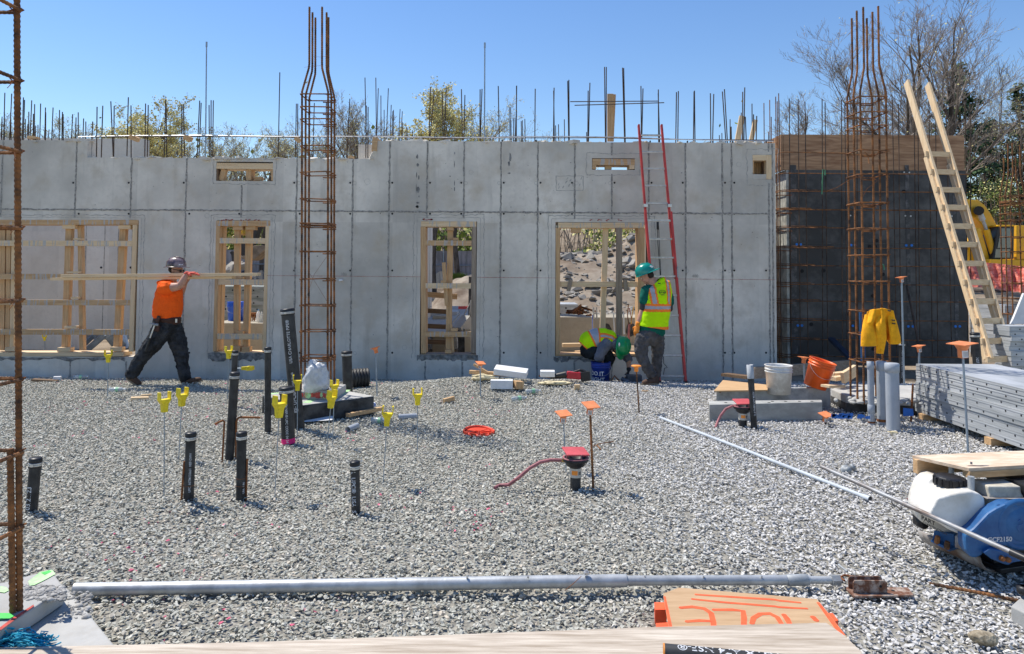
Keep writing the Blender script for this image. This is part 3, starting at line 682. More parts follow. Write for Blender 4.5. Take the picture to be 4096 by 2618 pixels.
# --- opening 3
b3=thing('window_buck','narrow wooden window form right of the left column cage, framing dark stair boards','window form',(wx(1795),WY,0.2))
part(b3,'header',z6(80,120),z6(655,122),22,Yf,0.28,WP); part(b3,'sill',z6(70,1484),z6(655,1486),22,Yf+0.001,0.28,WO)
part(b3,'jamb',z6(108,150),z6(112,1450),20,Yf,0.28,WL,'z'); part(b3,'jamb',z6(632,150),z6(625,1450),19,Yf,0.28,WO,'z')
for y,x0,x1,m in ((315,132,606,WL),(755,130,600,WP),(1252,128,600,WL)): part(b3,'cross_brace',z6(x0,y),z6(x1,y+2),21,Yf,0.04,m)
part(b3,'prop',z6(387,152),z6(368,1440),22,WY+0.10,0.09,WL,'z'); part(b3,'prop',z6(320,515),z6(350,960),15,WY+0.05,0.04,WL,'z'); part(b3,'prop',z6(395,1150),z6(418,1440),9,WY+0.06,0.04,WL,'z')
for x0,x1,y0,y1 in ((350,420,152,188),(290,345,700,726),(395,460,1192,1222),(335,400,1415,1450),(415,470,262,285)):
    part(b3,'wedge_block',z6(x0,(y0+y1)/2),z6(x1,(y0+y1)/2),(y1-y0)*.39,WY+0.02,0.12,WL)
splat(b3,[(90,640,95,145),(140,600,290,340),(210,600,730,780),(140,600,1228,1276)],Yf-0.003,26,3,z6)
# --- opening 4
b4=thing('window_buck','widest wooden window form of the right half, beside the red ladder, framing the rubble heap','window form',(wx(2400),WY,0.2))
part(b4,'header',z5(85,84),z5(1000,86),22,Yf,0.28,WP); part(b4,'jamb',z5(84,112),z5(84,1450),18,Yf,0.28,WL,'z')
part(b4,'jamb',z5(945,116),z5(940,1440),6,Yf,0.28,WL,'z'); part(b4,'jamb',z5(980,116),z5(975,1440),22,Yf+0.01,0.25,WL,'z')
part(b4,'sill',z5(60,1462),z5(1010,1462),8,Yf,0.28,WL)
part(b4,'cross_brace',z5(108,710),z5(942,712),22,WY+0.03,0.05,WP)
part(b4,'prop',z5(593,116),z5(553,1440),22,WY+0.09,0.05,WP,'z'); part(b4,'prop',z5(736,116),z5(736,1440),24,WY-0.02,0.05,WO,'z')
for x0,x1,y0,y1,m in ((225,330,108,162,WL),(700,770,115,155,WO)): part(b4,'wedge_block',z5(x0,(y0+y1)/2),z5(x1,(y0+y1)/2),(y1-y0)*.377,WY+0.02,0.12,m)
part(b4,'cleat',z5(222,662),z5(196,785),16,WY+0.0,0.03,WO,'z'); part(b4,'cleat',z5(798,664),z5(812,785),17,WY+0.0,0.03,WO,'z')
splat(b4,[(100,980,60,112),(340,980,60,100)],Yf-0.003,22,4,z5)
# --- small block-outs
b5=thing('slot_buck','small wooden slot form high in the low wall section, left of the rusty cage','window form',(wx(978),WY,3))
part(b5,'header',t(0,0,1480,1135),t(0,0,1866,1139),24,Yf,0.28,WP); part(b5,'stud',t(0,0,1510,1235),t(0,0,1530,1158),20,WY+.03,0.09,WL,'z')
part(b5,'stud',t(0,0,1700,1160),t(0,0,1700,1236),20,WY+.05,0.2,WL,'z'); part(b5,'stud',t(0,0,1860,1158),t(0,0,1860,1236),8,Yf,0.28,WL,'z')
part(b5,'jamb',t(0,0,1486,1158),t(0,0,1486,1238),7,Yf,0.28,WD,'z'); part(b5,'wedge_block',t(0,0,1735,1222),t(0,0,1790,1222),14,WY+.1,0.1,WL)
b6=thing('slot_buck','small wooden slot form high in the wall left of the red ladder','window form',(wx(2454),WY,3.3))
part(b6,'header',t(0,2,632,1108),t(0,2,922,1110),25,Yf,0.28,WL); part(b6,'jamb',t(0,2,645,1130),t(0,2,645,1158),15,Yf,0.28,WL,'z'); part(b6,'jamb',t(0,2,903,1130),t(0,2,903,1158),20,Yf,0.28,WP,'z')
part(b6,'stud',t(0,2,742,1130),t(0,2,742,1160),26,WY+.1,.1,WP,'z')
splat(b6,[(640,900,1085,1118)],Yf-0.003,14,5,lambda x,y:t(0,2,x,y))
b7=thing('slot_buck','small square wooden form high in the wall at its right end','window form',(wx(3050),WY,3.3))
part(b7,'header',t(0,2,1728,1080),t(0,2,1822,1080),23,Yf,0.28,WP); part(b7,'jamb',t(0,2,1840,1062),t(0,2,1840,1226),21,Yf-0.002,0.28,WP,'z'); part(b7,'jamb',t(0,2,1733,1100),t(0,2,1733,1190),5,Yf+0.02,0.25,WL,'z')
part(b7,'brace',t(0,2,1805,1105),t(0,2,1808,1190),8,WY+0.1,0.1,WD,'z')
for i in range(5): part(b7,'slat',t(0,2,1745+14*i,1100),t(0,2,1745+14*i,1190),7,WY+0.26,0.03,WL,'z')
part(b7,'sill',t(0,2,1730,1210),t(0,2,1822,1210),20,Yf,0.28,{'x':M_CON})
# posts standing up behind the crest
def plank(name,a,b,w,Y,dep,m,ax,lab,cat='plank'):
    mb=MB(); wbar(mb,a,b,w,Y,dep); o=mb.build(name,m[ax],bevel=0.003); return tag(o,lab,cat)
plank('timber_post',t(0,2,755,968),t(0,2,755,642),24,WY+0.32,0.04,WL,'z','broad wooden post rising above the wall top, crossed by two level bars','post')
plank('timber_post',t(0,2,768,968),t(0,2,783,646),12,WY+0.40,0.04,WL,'z','thin leaning board right behind the broad wooden post above the wall','post')
plank('leaning_board',t(0,2,1622,990),t(0,2,1658,793),21,WY+0.4,0.04,WP,'z','pale board sticking up over the right wall end, the left of two')
plank('leaning_board',t(0,2,1715,990),t(0,2,1750,820),17,WY+0.5,0.04,WP,'z','pale board sticking up over the right wall end, the right of two')
# ================================================================= column cages
def ribbed(mb,pts,r,n=8,pitch=0.02,amp=0.09):
    """bar with raised ribs (mesh) for the near cages"""
    pts=[Vector(p) for p in pts]; out=[];rad=[]
    for a,b in zip(pts[:-1],pts[1:]):
        L=(b-a).length; k=max(1,int(L/(pitch/2)))
        for i in range(k):
            out.append(a.lerp(b,i/k)); rad.append(r*(1+amp if len(out)%2 else 1-amp))
    out.append(pts[-1]); rad.append(r)
    mb.tube(out,rad,n,smooth=False)
def cage(name,label,XL_,XR_,Yc,hw,z0,tops,zb0,zb1,inset,stz,rb,rs,detail,rnd,gap=None,tails=True,lean=0.0):
    root=thing(name,label,'rebar cage',((XL_+XR_)/2,Yc,z0))
    ys=[Yc-hw,Yc,Yc+hw]
    for side,X,sg in (('l',XL_,1),('r',XR_,-1)):
        for i,y in enumerate(ys):
            tz,xi=tops[(side,i)]
            xt=X+sg*inset+xi
            mb=MB(); jx=rnd.uniform(-.004,.004)
            pts=[(X+jx,y,z0-0.1),(X-jx,y,(z0+zb0)/2),(X,y,zb0),(xt-sg*0.004,y+(Yc-y)*0.1,zb1),(xt,y+(Yc-y)*0.15,zb1+0.06),(xt,y+(Yc-y)*0.15,tz)]
            pts=[(p[0]+lean*(p[2]-z0),p[1],p[2]) for p in pts]
            if detail: ribbed(mb,pts,rb,8,0.022,0.10)
            else: mb.tube(pts,rb,8)
            mb.build('vertical_bar',M_RUST,root)
    for z in stz:
        z+=rnd.uniform(-.004,.004); o=rb+rs; sh=lean*(z-z0); a=XL_-o+sh; b=XR_+o+sh; c=ys[0]-o; d=ys[2]+o; k=0.03; tl=rnd.uniform(-.012,.012)
        mb=MB(); loop=[(a+k,c,z),(b-k,c,z+tl),(b,c+k,z+tl),(b,d-k,z+tl*0.5),(b-k,d,z+tl*.5),(a+k,d,z),(a,d-k,z),(a,c+k,z),(a+k,c,z)]
        if detail: ribbed(mb,loop,rs,6,0.02,0.08)
        else: mb.tube(loop,rs,6)
        if tails: mb.tube([(b,d-k,z-0.02),(b-k,d,z-0.022),(b-0.16,d-0.02,z-0.022)],rs,6)
        so=mb.build('stirrup',M_RUST,root)
        # wire ties at the crossings: orange rust
        mt=MB()
        for X in (XL_+sh,XR_+sh):
            for y in ys:
                mt.tube([(X-rb*1.5,y-rb*1.4,z-rs*1.3),(X+rb*1.5,y-rb*1.4,z+rs*1.3),(X+rb*1.3,y+rb*1.5,z+rs),(X-rb*1.4,y+rb*1.4,z-rs),(X-rb*1.5,y-rb*1.4,z+rs)],0.0035,4)
                mt.tube([(X,y-rb*1.4,z),(X+rnd.uniform(-.03,.03),y-rb*2-rnd.uniform(0,.03),z+rnd.uniform(-.05,-.01))],0.0014,4)
        merge_into(so,mt,M_RUSTO)
    return root
rnd=random.Random(21)
Yn=8.25
def zt(r,c,y,Y): return P(t(r,c,400,y)[0],t(r,c,0,y)[1],Y).z
st=[P(1260,t(0,1,0,y)[1],Yn).z for y in (648,735,818,1000,1183,1360,1530)]+[P(1260,t(1,1,0,y)[1],Yn).z for y in (178,350,545,725,903,1082,1103)]
tops={('l',0):(P(1233,t(0,1,0,55)[1],8.3).z,0),('l',1):(P(1233,t(0,1,0,87)[1],8.4).z,.0),('l',2):(P(1233,t(0,1,0,117)[1],8.5).z,0),
      ('r',0):(P(1285,t(0,1,0,55)[1],8.3).z,0),('r',1):(P(1285,t(0,1,0,87)[1],8.4).z,.02),('r',2):(P(1285,t(0,1,0,115)[1],8.5).z,.01)}
zb0=P(1233,t(0,1,0,650)[1],8.4).z; zb1=P(1233,t(0,1,0,490)[1],8.4).z
c1=cage('column_cage','tall rusty rebar column cage standing left of centre on a low square footing',P(1206,1480,8.25).x,P(1312,1480,8.25).x,8.40,0.15,0.26,tops,zb0,zb1,0.078,st,0.0125,0.0075,True,rnd,lean=(P(1208,400,8.25).x-P(1206,1480,8.25).x)/(P(1208,400,8.25).z-.26))
st2=[P(3490,t(0,3,0,y)[1],8.23).z for y in (660,765,855,1025,1195,1383)]+[P(3490,t(1,3,0,y)[1],8.23).z for y in (20,192,380,560,765,925,1112)]
tops2={('l',0):(P(3450,t(0,3,0,58)[1],8.3).z,0),('l',1):(P(3430,t(0,3,0,76)[1],8.4).z,-.01),('l',2):(P(3420,t(0,3,0,120)[1],8.5).z,-.005),
      ('r',0):(P(3515,t(0,3,0,52)[1],8.3).z,0.0),('r',1):(P(3496,t(0,3,0,84)[1],8.4).z,0.0),('r',2):(P(3476,t(0,3,0,120)[1],8.5).z,0)}
zc0=P(3490,t(0,3,0,655)[1],8.4).z; zc1=P(3490,t(0,3,0,490)[1],8.4).z
c2=cage('column_cage','tall rusty rebar column cage at the right with an orange jacket hung on it',P(3437.5,560,8.23).x+0.02,P(3548,560,8.23).x,8.40,0.16,0.28,tops2,zc0,zc1,0.062,st2,0.0125,0.0075,True,rnd)
# foreground cage at the left edge: only its far right corner is in view
X3=P(80,2395,3.0).x; ln3=(P(68,60,3.0).x-X3)/(P(68,60,3.0).z-0.28)
st3=[P(76,y,3.0).z for y in (40,326,610,917,1208,1520,1803,2108)]
t3={('l',0):(3.2,0),('l',1):(3.2,0),('l',2):(3.2,0),('r',0):(3.2,0),('r',1):(3.2,0),('r',2):(3.2,0)}
c3=cage('column_cage','nearest rusty rebar column cage, cut off by the left edge of the picture',X3-0.32,X3,2.79,0.21,0.28,t3,3.0,3.1,0.0,st3,0.0125,0.008,True,rnd,tails=False,lean=ln3)
mb=MB(); a=PT(2,0,90,1175,2.98); b=PT(2,0,68,160,2.98); a.z=0.27; ribbed(mb,[a,b],0.0125,8,0.022,0.1); mb.build('dowel_bar',M_RUST,c3)
# small far cage at the right edge
st4=[P(4070,t(0,3,0,y)[1],14).z for y in (1335,1380,1400,1505)]+[P(4070,t(1,3,0,y)[1],14).z for y in (5,90,140,250,355,460,570,675,785)]
t4={(s,i):(P(4060,t(0,3,0,975)[1],14).z-(0.25 if i==2 else 0),0) for s in 'lr' for i in range(3)}
c4=cage('column_cage','distant rusty rebar column cage at the right edge before the yellow excavator',P(4060,1300,14).x,P(4140,1300,14).x,14.2,0.15,0.1,t4,P(4070,t(0,3,0,1330)[1],14).z,P(4070,t(0,3,0,1190)[1],14).z,0.075,st4,0.0125,0.0075,False,rnd)
# loose diagonal tie wires on the cages
def wire(pts,r,m,label,cat='wire',name='tie_wire',parent=None):
    mb=MB(); mb.tube(pts,r,5); o=mb.build(name,m,parent)
    if parent is None: tag(o,label,cat)
    return o
wire([PT(1,1,375,700,8.3),PT(1,1,440,510,8.3),PT(1,1,528,385,8.3)],0.0018,M_RUSTO,'',parent=c1)
wire([PT(1,1,400,490,8.35),PT(1,1,450,570,8.35),PT(1,1,530,700,8.35)],0.0018,M_RUSTO,'',parent=c1)
wire([PT(0,1,370,462,8.3),PT(0,1,430,455,8.3),PT(0,1,487,450,8.4)],0.0015,M_RUSTO,'',parent=c1)
wire([PT(0,1,435,388,8.3),PT(0,1,480,392,8.3),PT(0,1,540,384,8.4)],0.0015,M_RUSTO,'',parent=c1)
wire([PT(0,3,530,1310,8.2),PT(0,3,600,1285,8.2),PT(0,3,690,1230,8.3),PT(0,3,780,1200,8.3)],0.003,M_RUSTO,'',parent=c2)
wire([PT(0,3,770,1360,8.3),PT(0,3,810,1290,8.3),PT(0,3,885,1235,8.4)],0.002,M_RUSTO,'',parent=c2)
wire([PT(0,3,790,1040,8.2),PT(0,3,812,1060,8.2),PT(0,3,822,1120,8.15)],0.006,M_RUST,'',parent=c2)
# ================================================================= footings
def poly_at(pts,z): return [G(px,py,z) for px,py in pts]
M_TAR=mat('black_waterproofing',(0.022,0.022,0.024),0.55,var=0.4,scale=5,bump=0.4,bscale=20,world=True,col2=(0.07,0.07,0.07))
M_GRN=mat('green_marking_paint',(0.08,0.50,0.10),0.8,var=0.3,scale=12,world=True)
M_GRNL=mat('pale_green_overspray',(0.42,0.66,0.33),0.85,var=0.25,scale=12,world=True)
M_RPT=mat('red_marking_paint',(0.55,0.09,0.07),0.85,var=0.3,scale=9,world=True)
M_MORT=mat('wet_mortar',(0.36,0.35,0.33),0.95,var=0.35,scale=20,bump=1.0,bscale=30,world=True)
def splash_poly(mb,c,r,z,rnd,n=16,asp=0.6,rot=0):
    vs=[]
    for i in range(n):
        a=6.2832*i/n; q=rnd.uniform(.65,1.1); x=r*q*math.cos(a); y=r*q*asp*math.sin(a)
        vs.append((c[0]+x*math.cos(rot)-y*math.sin(rot),c[1]+x*math.sin(rot)+y*math.cos(rot),z))
    mb.add(vs,[tuple(range(n))])
# left column footing
f1=thing('column_footing','low square concrete footing with tarred black sides under the left column cage','footing',(-2.3,8.4,0))
zt1=0.2; base=poly_at([(1048,1584),(1204,1626),(1497,1588),(1330,1556)],zt1)
mb=MB(); mb.prism([p for p in base],(0,0,-0.35)); o=mb.build('base_slab',[M_TAR],f1,bevel=0.01)
mb=MB(); mb.prism([Vector((p.x,p.y,0))+Vector((0,0,zt1+0.003)) for p in [b.lerp(sum(base,Vector())/4,0.012) for b in base]],(0,0,0.006)); mb.build('top_face',M_PAD,f1)
ped=poly_at([(1192,1560),(1345,1570),(1372,1545),(1215,1534)],0.22); 
mb=MB(); mb.bx(-2.52,-1.99,8.15,8.66,zt1+0.004,0.30); o=mb.build('pedestal',M_PAD,f1,bevel=0.012)
mb=MB(); rr=random.Random(4)
for i in range(40):
    s=rr.uniform(.03,.09); mb.add([(x,8.147,z) for x,z in [(-2.5+rr.uniform(0,.5)+s*math.cos(k*1.05),0.255+ .03*rr.uniform(-1,1)+s*.3*math.sin(k*1.05)) for k in range(0)]],[]) if False else None
    c=(-2.5+rr.uniform(.02,.48),0.255); n=8; vs=[(c[0]+s*.5*math.cos(6.28*j/n)*rr.uniform(.6,1),8.1485-0.0002*i,min(.297,max(.208,c[1]+.03*math.sin(6.28*j/n)*rr.uniform(.5,1.4)))) for j in range(n)]
    mb.cur=0 if rr.random()<.6 else 1; mb.add(vs,[tuple(range(n))])
mb.build('paint_marks',[M_RPT,M_GRNL],f1)
mb=MB(); mb.cur=0
g0=G(1205,1608,zt1+.0095)
for (a,b) in (((1225,1612),(1290,1580)),((1355,1580),(1395,1560)),((1065,1578),(1120,1572))):
    p=G(*a,zt1+.0102); q=G(*b,zt1+.0102); d=(q-p).normalized(); s=Vector((-d.y,d.x,0))*0.045
    mb.add([p-s,p+s,q+s*.6,q-s*.6],[(0,1,2,3)])
mb.build('spray_paint',[M_GRNL],f1)
# right column footing
f2=thing('column_footing','low concrete footing with chipped black sides under the right column cage','footing',(4.2,8.5,0))
b2p=poly_at([t(1,3,562,1292),t(1,3,665,1338),t(1,3,1145,1385),t(1,3,1150,1330),t(1,3,900,1262),t(1,3,650,1262)],0.2)
b2p=[b2p[0],b2p[1],G(*t(1,3,1145,1360),0.2),G(*t(1,3,1145,1270),0.2),G(*t(1,3,700,1262),0.2)]
mb=MB(); mb.prism(b2p,(0,0,-0.4)); mb.build('base_slab',M_PAD,f2,bevel=0.012)
mb=MB(); cc=sum(b2p,Vector())/len(b2p); low=[Vector((p.x+(p.x-cc.x)*.012,p.y+(p.y-cc.y)*.012,0.11)) for p in b2p]; mb.prism(low,(0,0,-0.2)); mb.build('tar_coat',M_TAR,f2)
mb=MB(); rr=random.Random(9)
for i in range(60):
    mb.ellip((rr.gauss(4.2,.2),rr.gauss(8.35,.14),0.2),(rr.uniform(.02,.06),rr.uniform(.02,.06),rr.uniform(.01,.035)),6,4)
mb.build('mortar_crumbs',M_PAD,f2)
# foreground footing, left corner
f3=thing('column_footing','near concrete footing at the lower left corner with green and red paint','footing',(-2.1,2.9,0))
up=poly_at([t(2,0,-330,1150),t(2,0,345,968),t(2,0,432,1090),t(2,0,0,1375),t(2,0,-420,1640)],0.28)
mb=MB(); mb.prism(up,(0,0,-0.075)); mb.build('pedestal',M_PAD,f3,bevel=0.008)
lo=poly_at([t(2,0,-420,1120),t(2,0,330,1010),t(2,0,452,1092),t(2,0,545,1200),t(2,0,790,1500),t(2,0,860,1640),t(2,0,-420,1900)],0.2)
mb=MB(); mb.prism(lo,(0,0,-0.4)); mb.build('base_slab',M_PAD,f3,bevel=0.008)
mb=MB(); rr=random.Random(2)
def quad(mb,pts,z): mb.add([G(*t(2,0,*p),z) for p in pts],[tuple(range(len(pts)))])
mb.cur=0; quad(mb,[(190,1050),(270,985),(350,972),(372,1000),(300,1040),(230,1075),(200,1078)],0.2835); quad(mb,[(-10,1082),(40,1088),(60,1110),(30,1125),(-10,1120)],0.2835)
mb.cur=1; quad(mb,[(275,992),(330,975),(345,985),(300,1005)],0.2845); quad(mb,[(-10,1262),(70,1262),(100,1280),(60,1300),(-10,1312)],0.2835)
mb.cur=2; quad(mb,[(-10,1365),(90,1290),(225,1205),(228,1215),(110,1300),(-10,1388)],0.2845)
mb.build('spray_paint',[M_GRNL,M_GRN,M_RPT],f3)
mb=MB()
for i in range(420):
    a=G(*t(2,0,rr.uniform(150,440),rr.uniform(1075,1180)),0.28)
    if i>300: a=G(*t(2,0,rr.uniform(440,620),rr.uniform(1120,1300)),0.2)
    s=rr.uniform(.002,.008)*(2 if rr.random()<.06 else 1); mb.ellip(a,(s*1.4,s*1.2,s*.9),6,4)
mb.build('mortar_crumbs',M_MORT,f3)
# blue plastic netting at the lower left
mb=MB(); rr=random.Random(3)
for i in range(150):
    a=G(*t(2,0,rr.uniform(-150,310),rr.uniform(1440,1500)),0.215); a.z+=rr.uniform(0,.03)
    p=[a]
    for k in range(4): p.append(p[-1]+Vector((rr.uniform(-.035,.035),rr.uniform(-.02,.02),rr.uniform(-.012,.012))))
    mb.tube(p,0.0028,4)
o=mb.build('netting',mat('blue_rope',(0.02,0.35,0.52),0.6,var=0.2,scale=30)); tag(o,'heap of bright blue frayed netting on the near footing, lower left corner','netting')
# ================================================================= black steel formwork at the right with its mat
M_FORM=mat('black_form_panels',(0.058,0.058,0.06),0.55,var=0.25,scale=1.6,col2=(0.16,0.155,0.15),lo=0.45,hi=0.75,bump=0.1,bscale=10,world=True)
M_FORML=mat('scuffed_form',(0.09,0.09,0.092),0.6,var=0.3,scale=6,col2=(0.26,0.25,0.25),lo=0.5,hi=0.8,world=True)
M_BLUE=mat('blue_dot',(0.02,0.22,0.75),0.5,var=0.05)
FY=13.3
fm=thing('wall_formwork','big black wall form with plywood top band and a rebar mat in front','formwork',(6.9,FY,0))
fx0=P(3140,1000,FY).x; fx1=P(3868,1000,FY).x; fzt=P(3500,540,FY).z; fzp=P(3500,t(0,3,0,1167)[1],FY).z
fxb=P(3160,1000,FY).x
mb=MB(); mb.bx(fxb,fx1,FY,FY+0.09,-0.05,fzp); fpan=mb.build('form_panel',M_FORM,fm)
mb=MB(); mb.bx(fx0,fx1,FY+0.02,FY+0.10,fzp+0.002,fzt); mb.build('plywood_band',M_PLY,fm)
mb=MB(); mb.bx(fx0-0.055,fx0-0.003,FY+0.03,FY+1.3,fzp+0.0,fzt-0.002); mb.build('plywood_return',M_PLY,fm)
mb=MB(); mb.bx(fxb-0.055,fxb-0.003,FY+0.02,FY+1.3,-0.05,fzp-0.003); mb.build('return_panel',mat('pale_form_return',(0.42,0.42,0.38),0.8,var=0.3,scale=5,world=True),fm)
mb=MB()
for px in (3147,3197): pass
for tx,ty0,ty1,w in ((305,90,1060,40),(1085,90,1000,26),(1410,120,1050,26)):
    a=PT(1,3,tx,ty0,FY-0.006); b=PT(1,3,tx,ty1,FY-0.006); mb.bx(a.x-w*.0014,a.x+w*.0014,FY-0.006,FY-0.001,b.z,a.z+0.9)
a=PT(1,3,500,297,FY); mb.bx(fxb+0.01,fx1-0.01,FY-0.009,FY-0.0005,a.z-0.006,a.z+0.006)
merge_into(fpan,mb,M_FORML)
def fdisc(name,m,pts,r):
    mb=MB()
    for q in pts:
        p=PT(*q,FY); mb.cyl((p.x,FY-0.012,p.z),(p.x,FY+0.001,p.z),r,n=10)
    merge_into(fpan,mb,m)
fdisc('blue_plugs',M_BLUE,[(1,3,x,y) for x,y in ((325,305),(352,305),(697,310),(726,310),(1074,312),(1111,312),(333,860),(361,860),(709,862),(738,862),(1088,866),(1120,866),(1411,866),(1440,866))],0.024)
fdisc('dark_holes',M_HOLE,[(1,3,x,y) for x,y in ((825,320),(862,320),(872,280),(362,488),(510,485),(847,657),(915,510),(680,780),(425,852),(850,1020))]+[(0,3,1057,1312),(0,3,895,1170)],0.035)
fdisc('daylight_discs',mat('painted_daylight',(0.75,0.75,0.72),0.8,var=.1),[(1,3,1068,110),(1,3,1105,112),(1,3,1386,112),(1,3,693,108),(0,3,1095,1182),(0,3,1060,1180)],0.014)  # pale discs paint the sunlight that shows through small holes in the panel
MY=13.08
for tx,ty,bx in ((205,690,222),(275,676,290),(336,680,352),(383,698,405),(500,678,505),(520,702,540),(632,684,640),(655,705,672),(738,685,745),(980,683,1010),(1022,712,1040),(1128,686,1150),(1154,710,1170),(1230,690,1255),(1275,715,1292),(1348,705,1388),(1478,685,1500),(1512,708,1520)):
    mb=MB(); a=PT(0,3,tx,ty,MY); b=PT(1,3,bx,1075,MY); mb.cyl(a,b,0.0085,n=6); mb.build('vertical_bar',M_REB,fm)
for i,(r,y) in enumerate(((0,1042),(0,1187),(0,1310),(0,1433),(1,68),(1,190),(1,328),(1,450),(1,577),(1,692),(1,823),(1,955),(1,1070))):
    mb=MB(); a=PT(r,3,245,y,MY-0.02); b=PT(r,3,1500 if i else 700,y+8,MY-0.02); c0=Vector((fx0-0.16,FY-0.05,a.z)); c1_=Vector((fx0-0.16,FY+0.6,a.z))
    mb.tube([c1_,c0,Vector((fx0-0.10,MY-0.02,a.z)),b],0.0085,6); mb.build('horizontal_bar',M_RUST,fm)
    if i>1:
        mb=MB(); mb.tube([c1_+Vector((0.03,0,-.05)),c0+Vector((.03,.02,-.05)),c0+Vector((.28,.02,-.052))],0.008,6); mb.build('lap_bar',M_RUSTO,fm)
        mb=MB(); mb.tube([c1_+Vector((0.02,0,.03)),c0+Vector((.02,.03,.03)),Vector((fx0-.08,MY+.03,a.z+.03)),PT(r,3,610+random.Random(i).uniform(-250,30),y,MY+0.03)+Vector((0,0,.02))],0.008,6); mb.build('lap_bar',M_RUST,fm)
for k in range(7):
    mb=MB(); x=fx0-0.13+.02*(k%3); y=FY-0.1+0.13*k; mb.cyl((x,y,-0.05),(x,y,fzt+0.75-0.12*k*(k%2)),0.0085,n=6); mb.build('vertical_bar',M_RUST,fm)
mb=MB(); a=PT(0,3,505,1160,MY-.05); b=PT(0,3,498,1330,MY-.05); mb.tube([PT(0,3,520,1200,MY-.05),PT(0,3,520,1165,MY-.05),a,b],0.012,6); mb.build('hooked_bar',mat('green_bar',(0.10,0.30,0.16),0.6),fm)
mb=MB(); mb.tube([PT(1,3,905,440,MY-.05),PT(1,3,920,445,MY-.05),PT(1,3,925,480,MY-.05)],0.012,6); mb.build('hooked_bar',mat('green_bar',(0.10,0.30,0.16),0.6),fm)
mb=MB(); mb.cyl(PT(1,3,1080,585,12.8),PT(1,3,1160,985,12.2),0.02,n=8); o=mb.build('prop_pole',M_REB); tag(o,'thin dark pole leaning on the black formwork, right of the orange jacket','pole')
mb=MB(); mb.bar(PT(1,3,560,950,12.6),PT(1,3,720,1110,11.8),0.1,0.05); o=mb.build('steel_channel',mat('dark_blue_steel',(0.03,0.045,0.075),0.4,0.4,var=.2)); tag(o,'dark blue steel channel leaning low against the black formwork','steel channel')
mb=MB(); mb.bar(PT(1,3,770,770,8.75),PT(1,3,782,1100,8.75),0.05,0.03,up=(0,1,0)); o=mb.build('blue_bar',mat('blue_steel',(0.03,0.10,0.25),0.4,0.3,var=.2)); tag(o,'flat blue bar standing upright inside the right column cage','bar')
# wall return: receding wall with starter bars seen above the crest
def wallbox(name,lab,x0,x1,y0,y1,z1,m=None):
    mb=MB(); mb.bx(x0,x1,y0,y1,-0.6,z1); o=thing(name,lab,'wall',((x0+x1)/2,(y0+y1)/2,0)); mb.build('wall_body',m or M_CON2,o); return o
w2=wallbox('concrete_wall','concrete wall running away behind the step in the front wall, topped by close rows of rebar',-2.65,-2.35,WY+WT+0.003,21.0,ZTM+0.30)
for i in range(20):
    y=12.6+i*0.44; h=random.Random(i).uniform(1.25,1.6)
    for x in ((-2.6,-2.42) if i%2==0 else (-2.42,)):
        mb=MB(); lean=random.Random(i+x).uniform(-.06,.06); mb.cyl((x,y,ZTM+0.2),(x+lean,y,ZTM+0.25+h*0.86),0.0085,n=5); mb.build('starter_bar',M_REB,w2)
mb=MB()
for z in (0.6,1.2,2.4): mb.bx(-2.348,-2.344,12.3,20.9,z-.006,z+.006)
for i in range(14): mb.bx(-2.348,-2.344,12.4+i*.61-.008,12.4+i*.61+.008,-.1,3.6)
merge_into(w2.children[0],mb,M_SEAM)
# far wall seen through the big left opening
xbr=P(562,1100,19.7).x
w3=wallbox('concrete_wall','pale concrete wall further back, seen through the big left opening',-17,xbr,19.7,20.0,P(300,540,19.7).z-0.1)
mb=MB(); rnd=random.Random(6)
for px in (107,192,333-130,0,-80,412*0+340,415,470,525,560):
    x=P(px,1100,19.7).x; ribbon(mb,(x,-0.1),(x,4.0),0.02,19.697,rnd)
merge_into(w3.children[0],mb,M_SEAM)
mb=MB()
for zx in (99,186,300,336,405,523):
    q=P(zx,1071,19.7); mb.cyl((q.x,19.702,q.z),(q.x,19.69,q.z),0.03,n=8)
merge_into(w3.children[0],mb,M_HOLE)
for i in range(30):
    px=2+i*16.5+rnd.uniform(-5,5)
    py=430+ (i*7 if i<20 else 130)+rnd.uniform(-18,18)
    x=P(px,600,18.5+0*i); z1=P(px,py,19.85).z
    mb=MB(); xx=P(px,600,19.85).x; mb.cyl((xx-rnd.uniform(-.05,.05),19.85,3.7),(xx+rnd.uniform(-.05,.08),19.85,z1-0.15),0.012,n=5); mb.build('starter_bar',M_REB,w3)
# side wall on the far left converging: starter bars only peep over the crest
w4=wallbox('concrete_wall','concrete wall far behind the front wall, whose crowded rebar tips show at the upper left',P(-300,1100,16).x-1,P(355,600,16).x,15.6,15.9,P(300,562,15.7).z-0.05)
for r,c,x0,y1,dx in ((0,0,25,636,8),(0,0,12,830,2),(0,0,65,642,15),(0,0,30,765,0),(0,0,78,775,-5),(0,0,152,668,8),(0,0,160,685,8),(0,0,205,688,12),(0,0,195,766,2),(0,0,228,780,0),(0,0,235,714,2),(0,0,272,710,6),(0,0,306,737,5),(0,0,313,770,0),(0,0,353,737,10),(0,0,405,754,2),(0,0,425,767,2),(0,0,435,782,-3),(0,0,487,783,10),(0,0,518,805,2),(0,0,537,770,-2),(0,0,567,812,5),(0,0,587,833,0)):
    b=PT(r,c,x0+dx,y1,15.75); a=PT(r,c,x0,960,15.75); a.z-=0.15; mb=MB(); mb.cyl(a,b,0.011,n=5); mb.build('starter_bar',M_REB,w4)
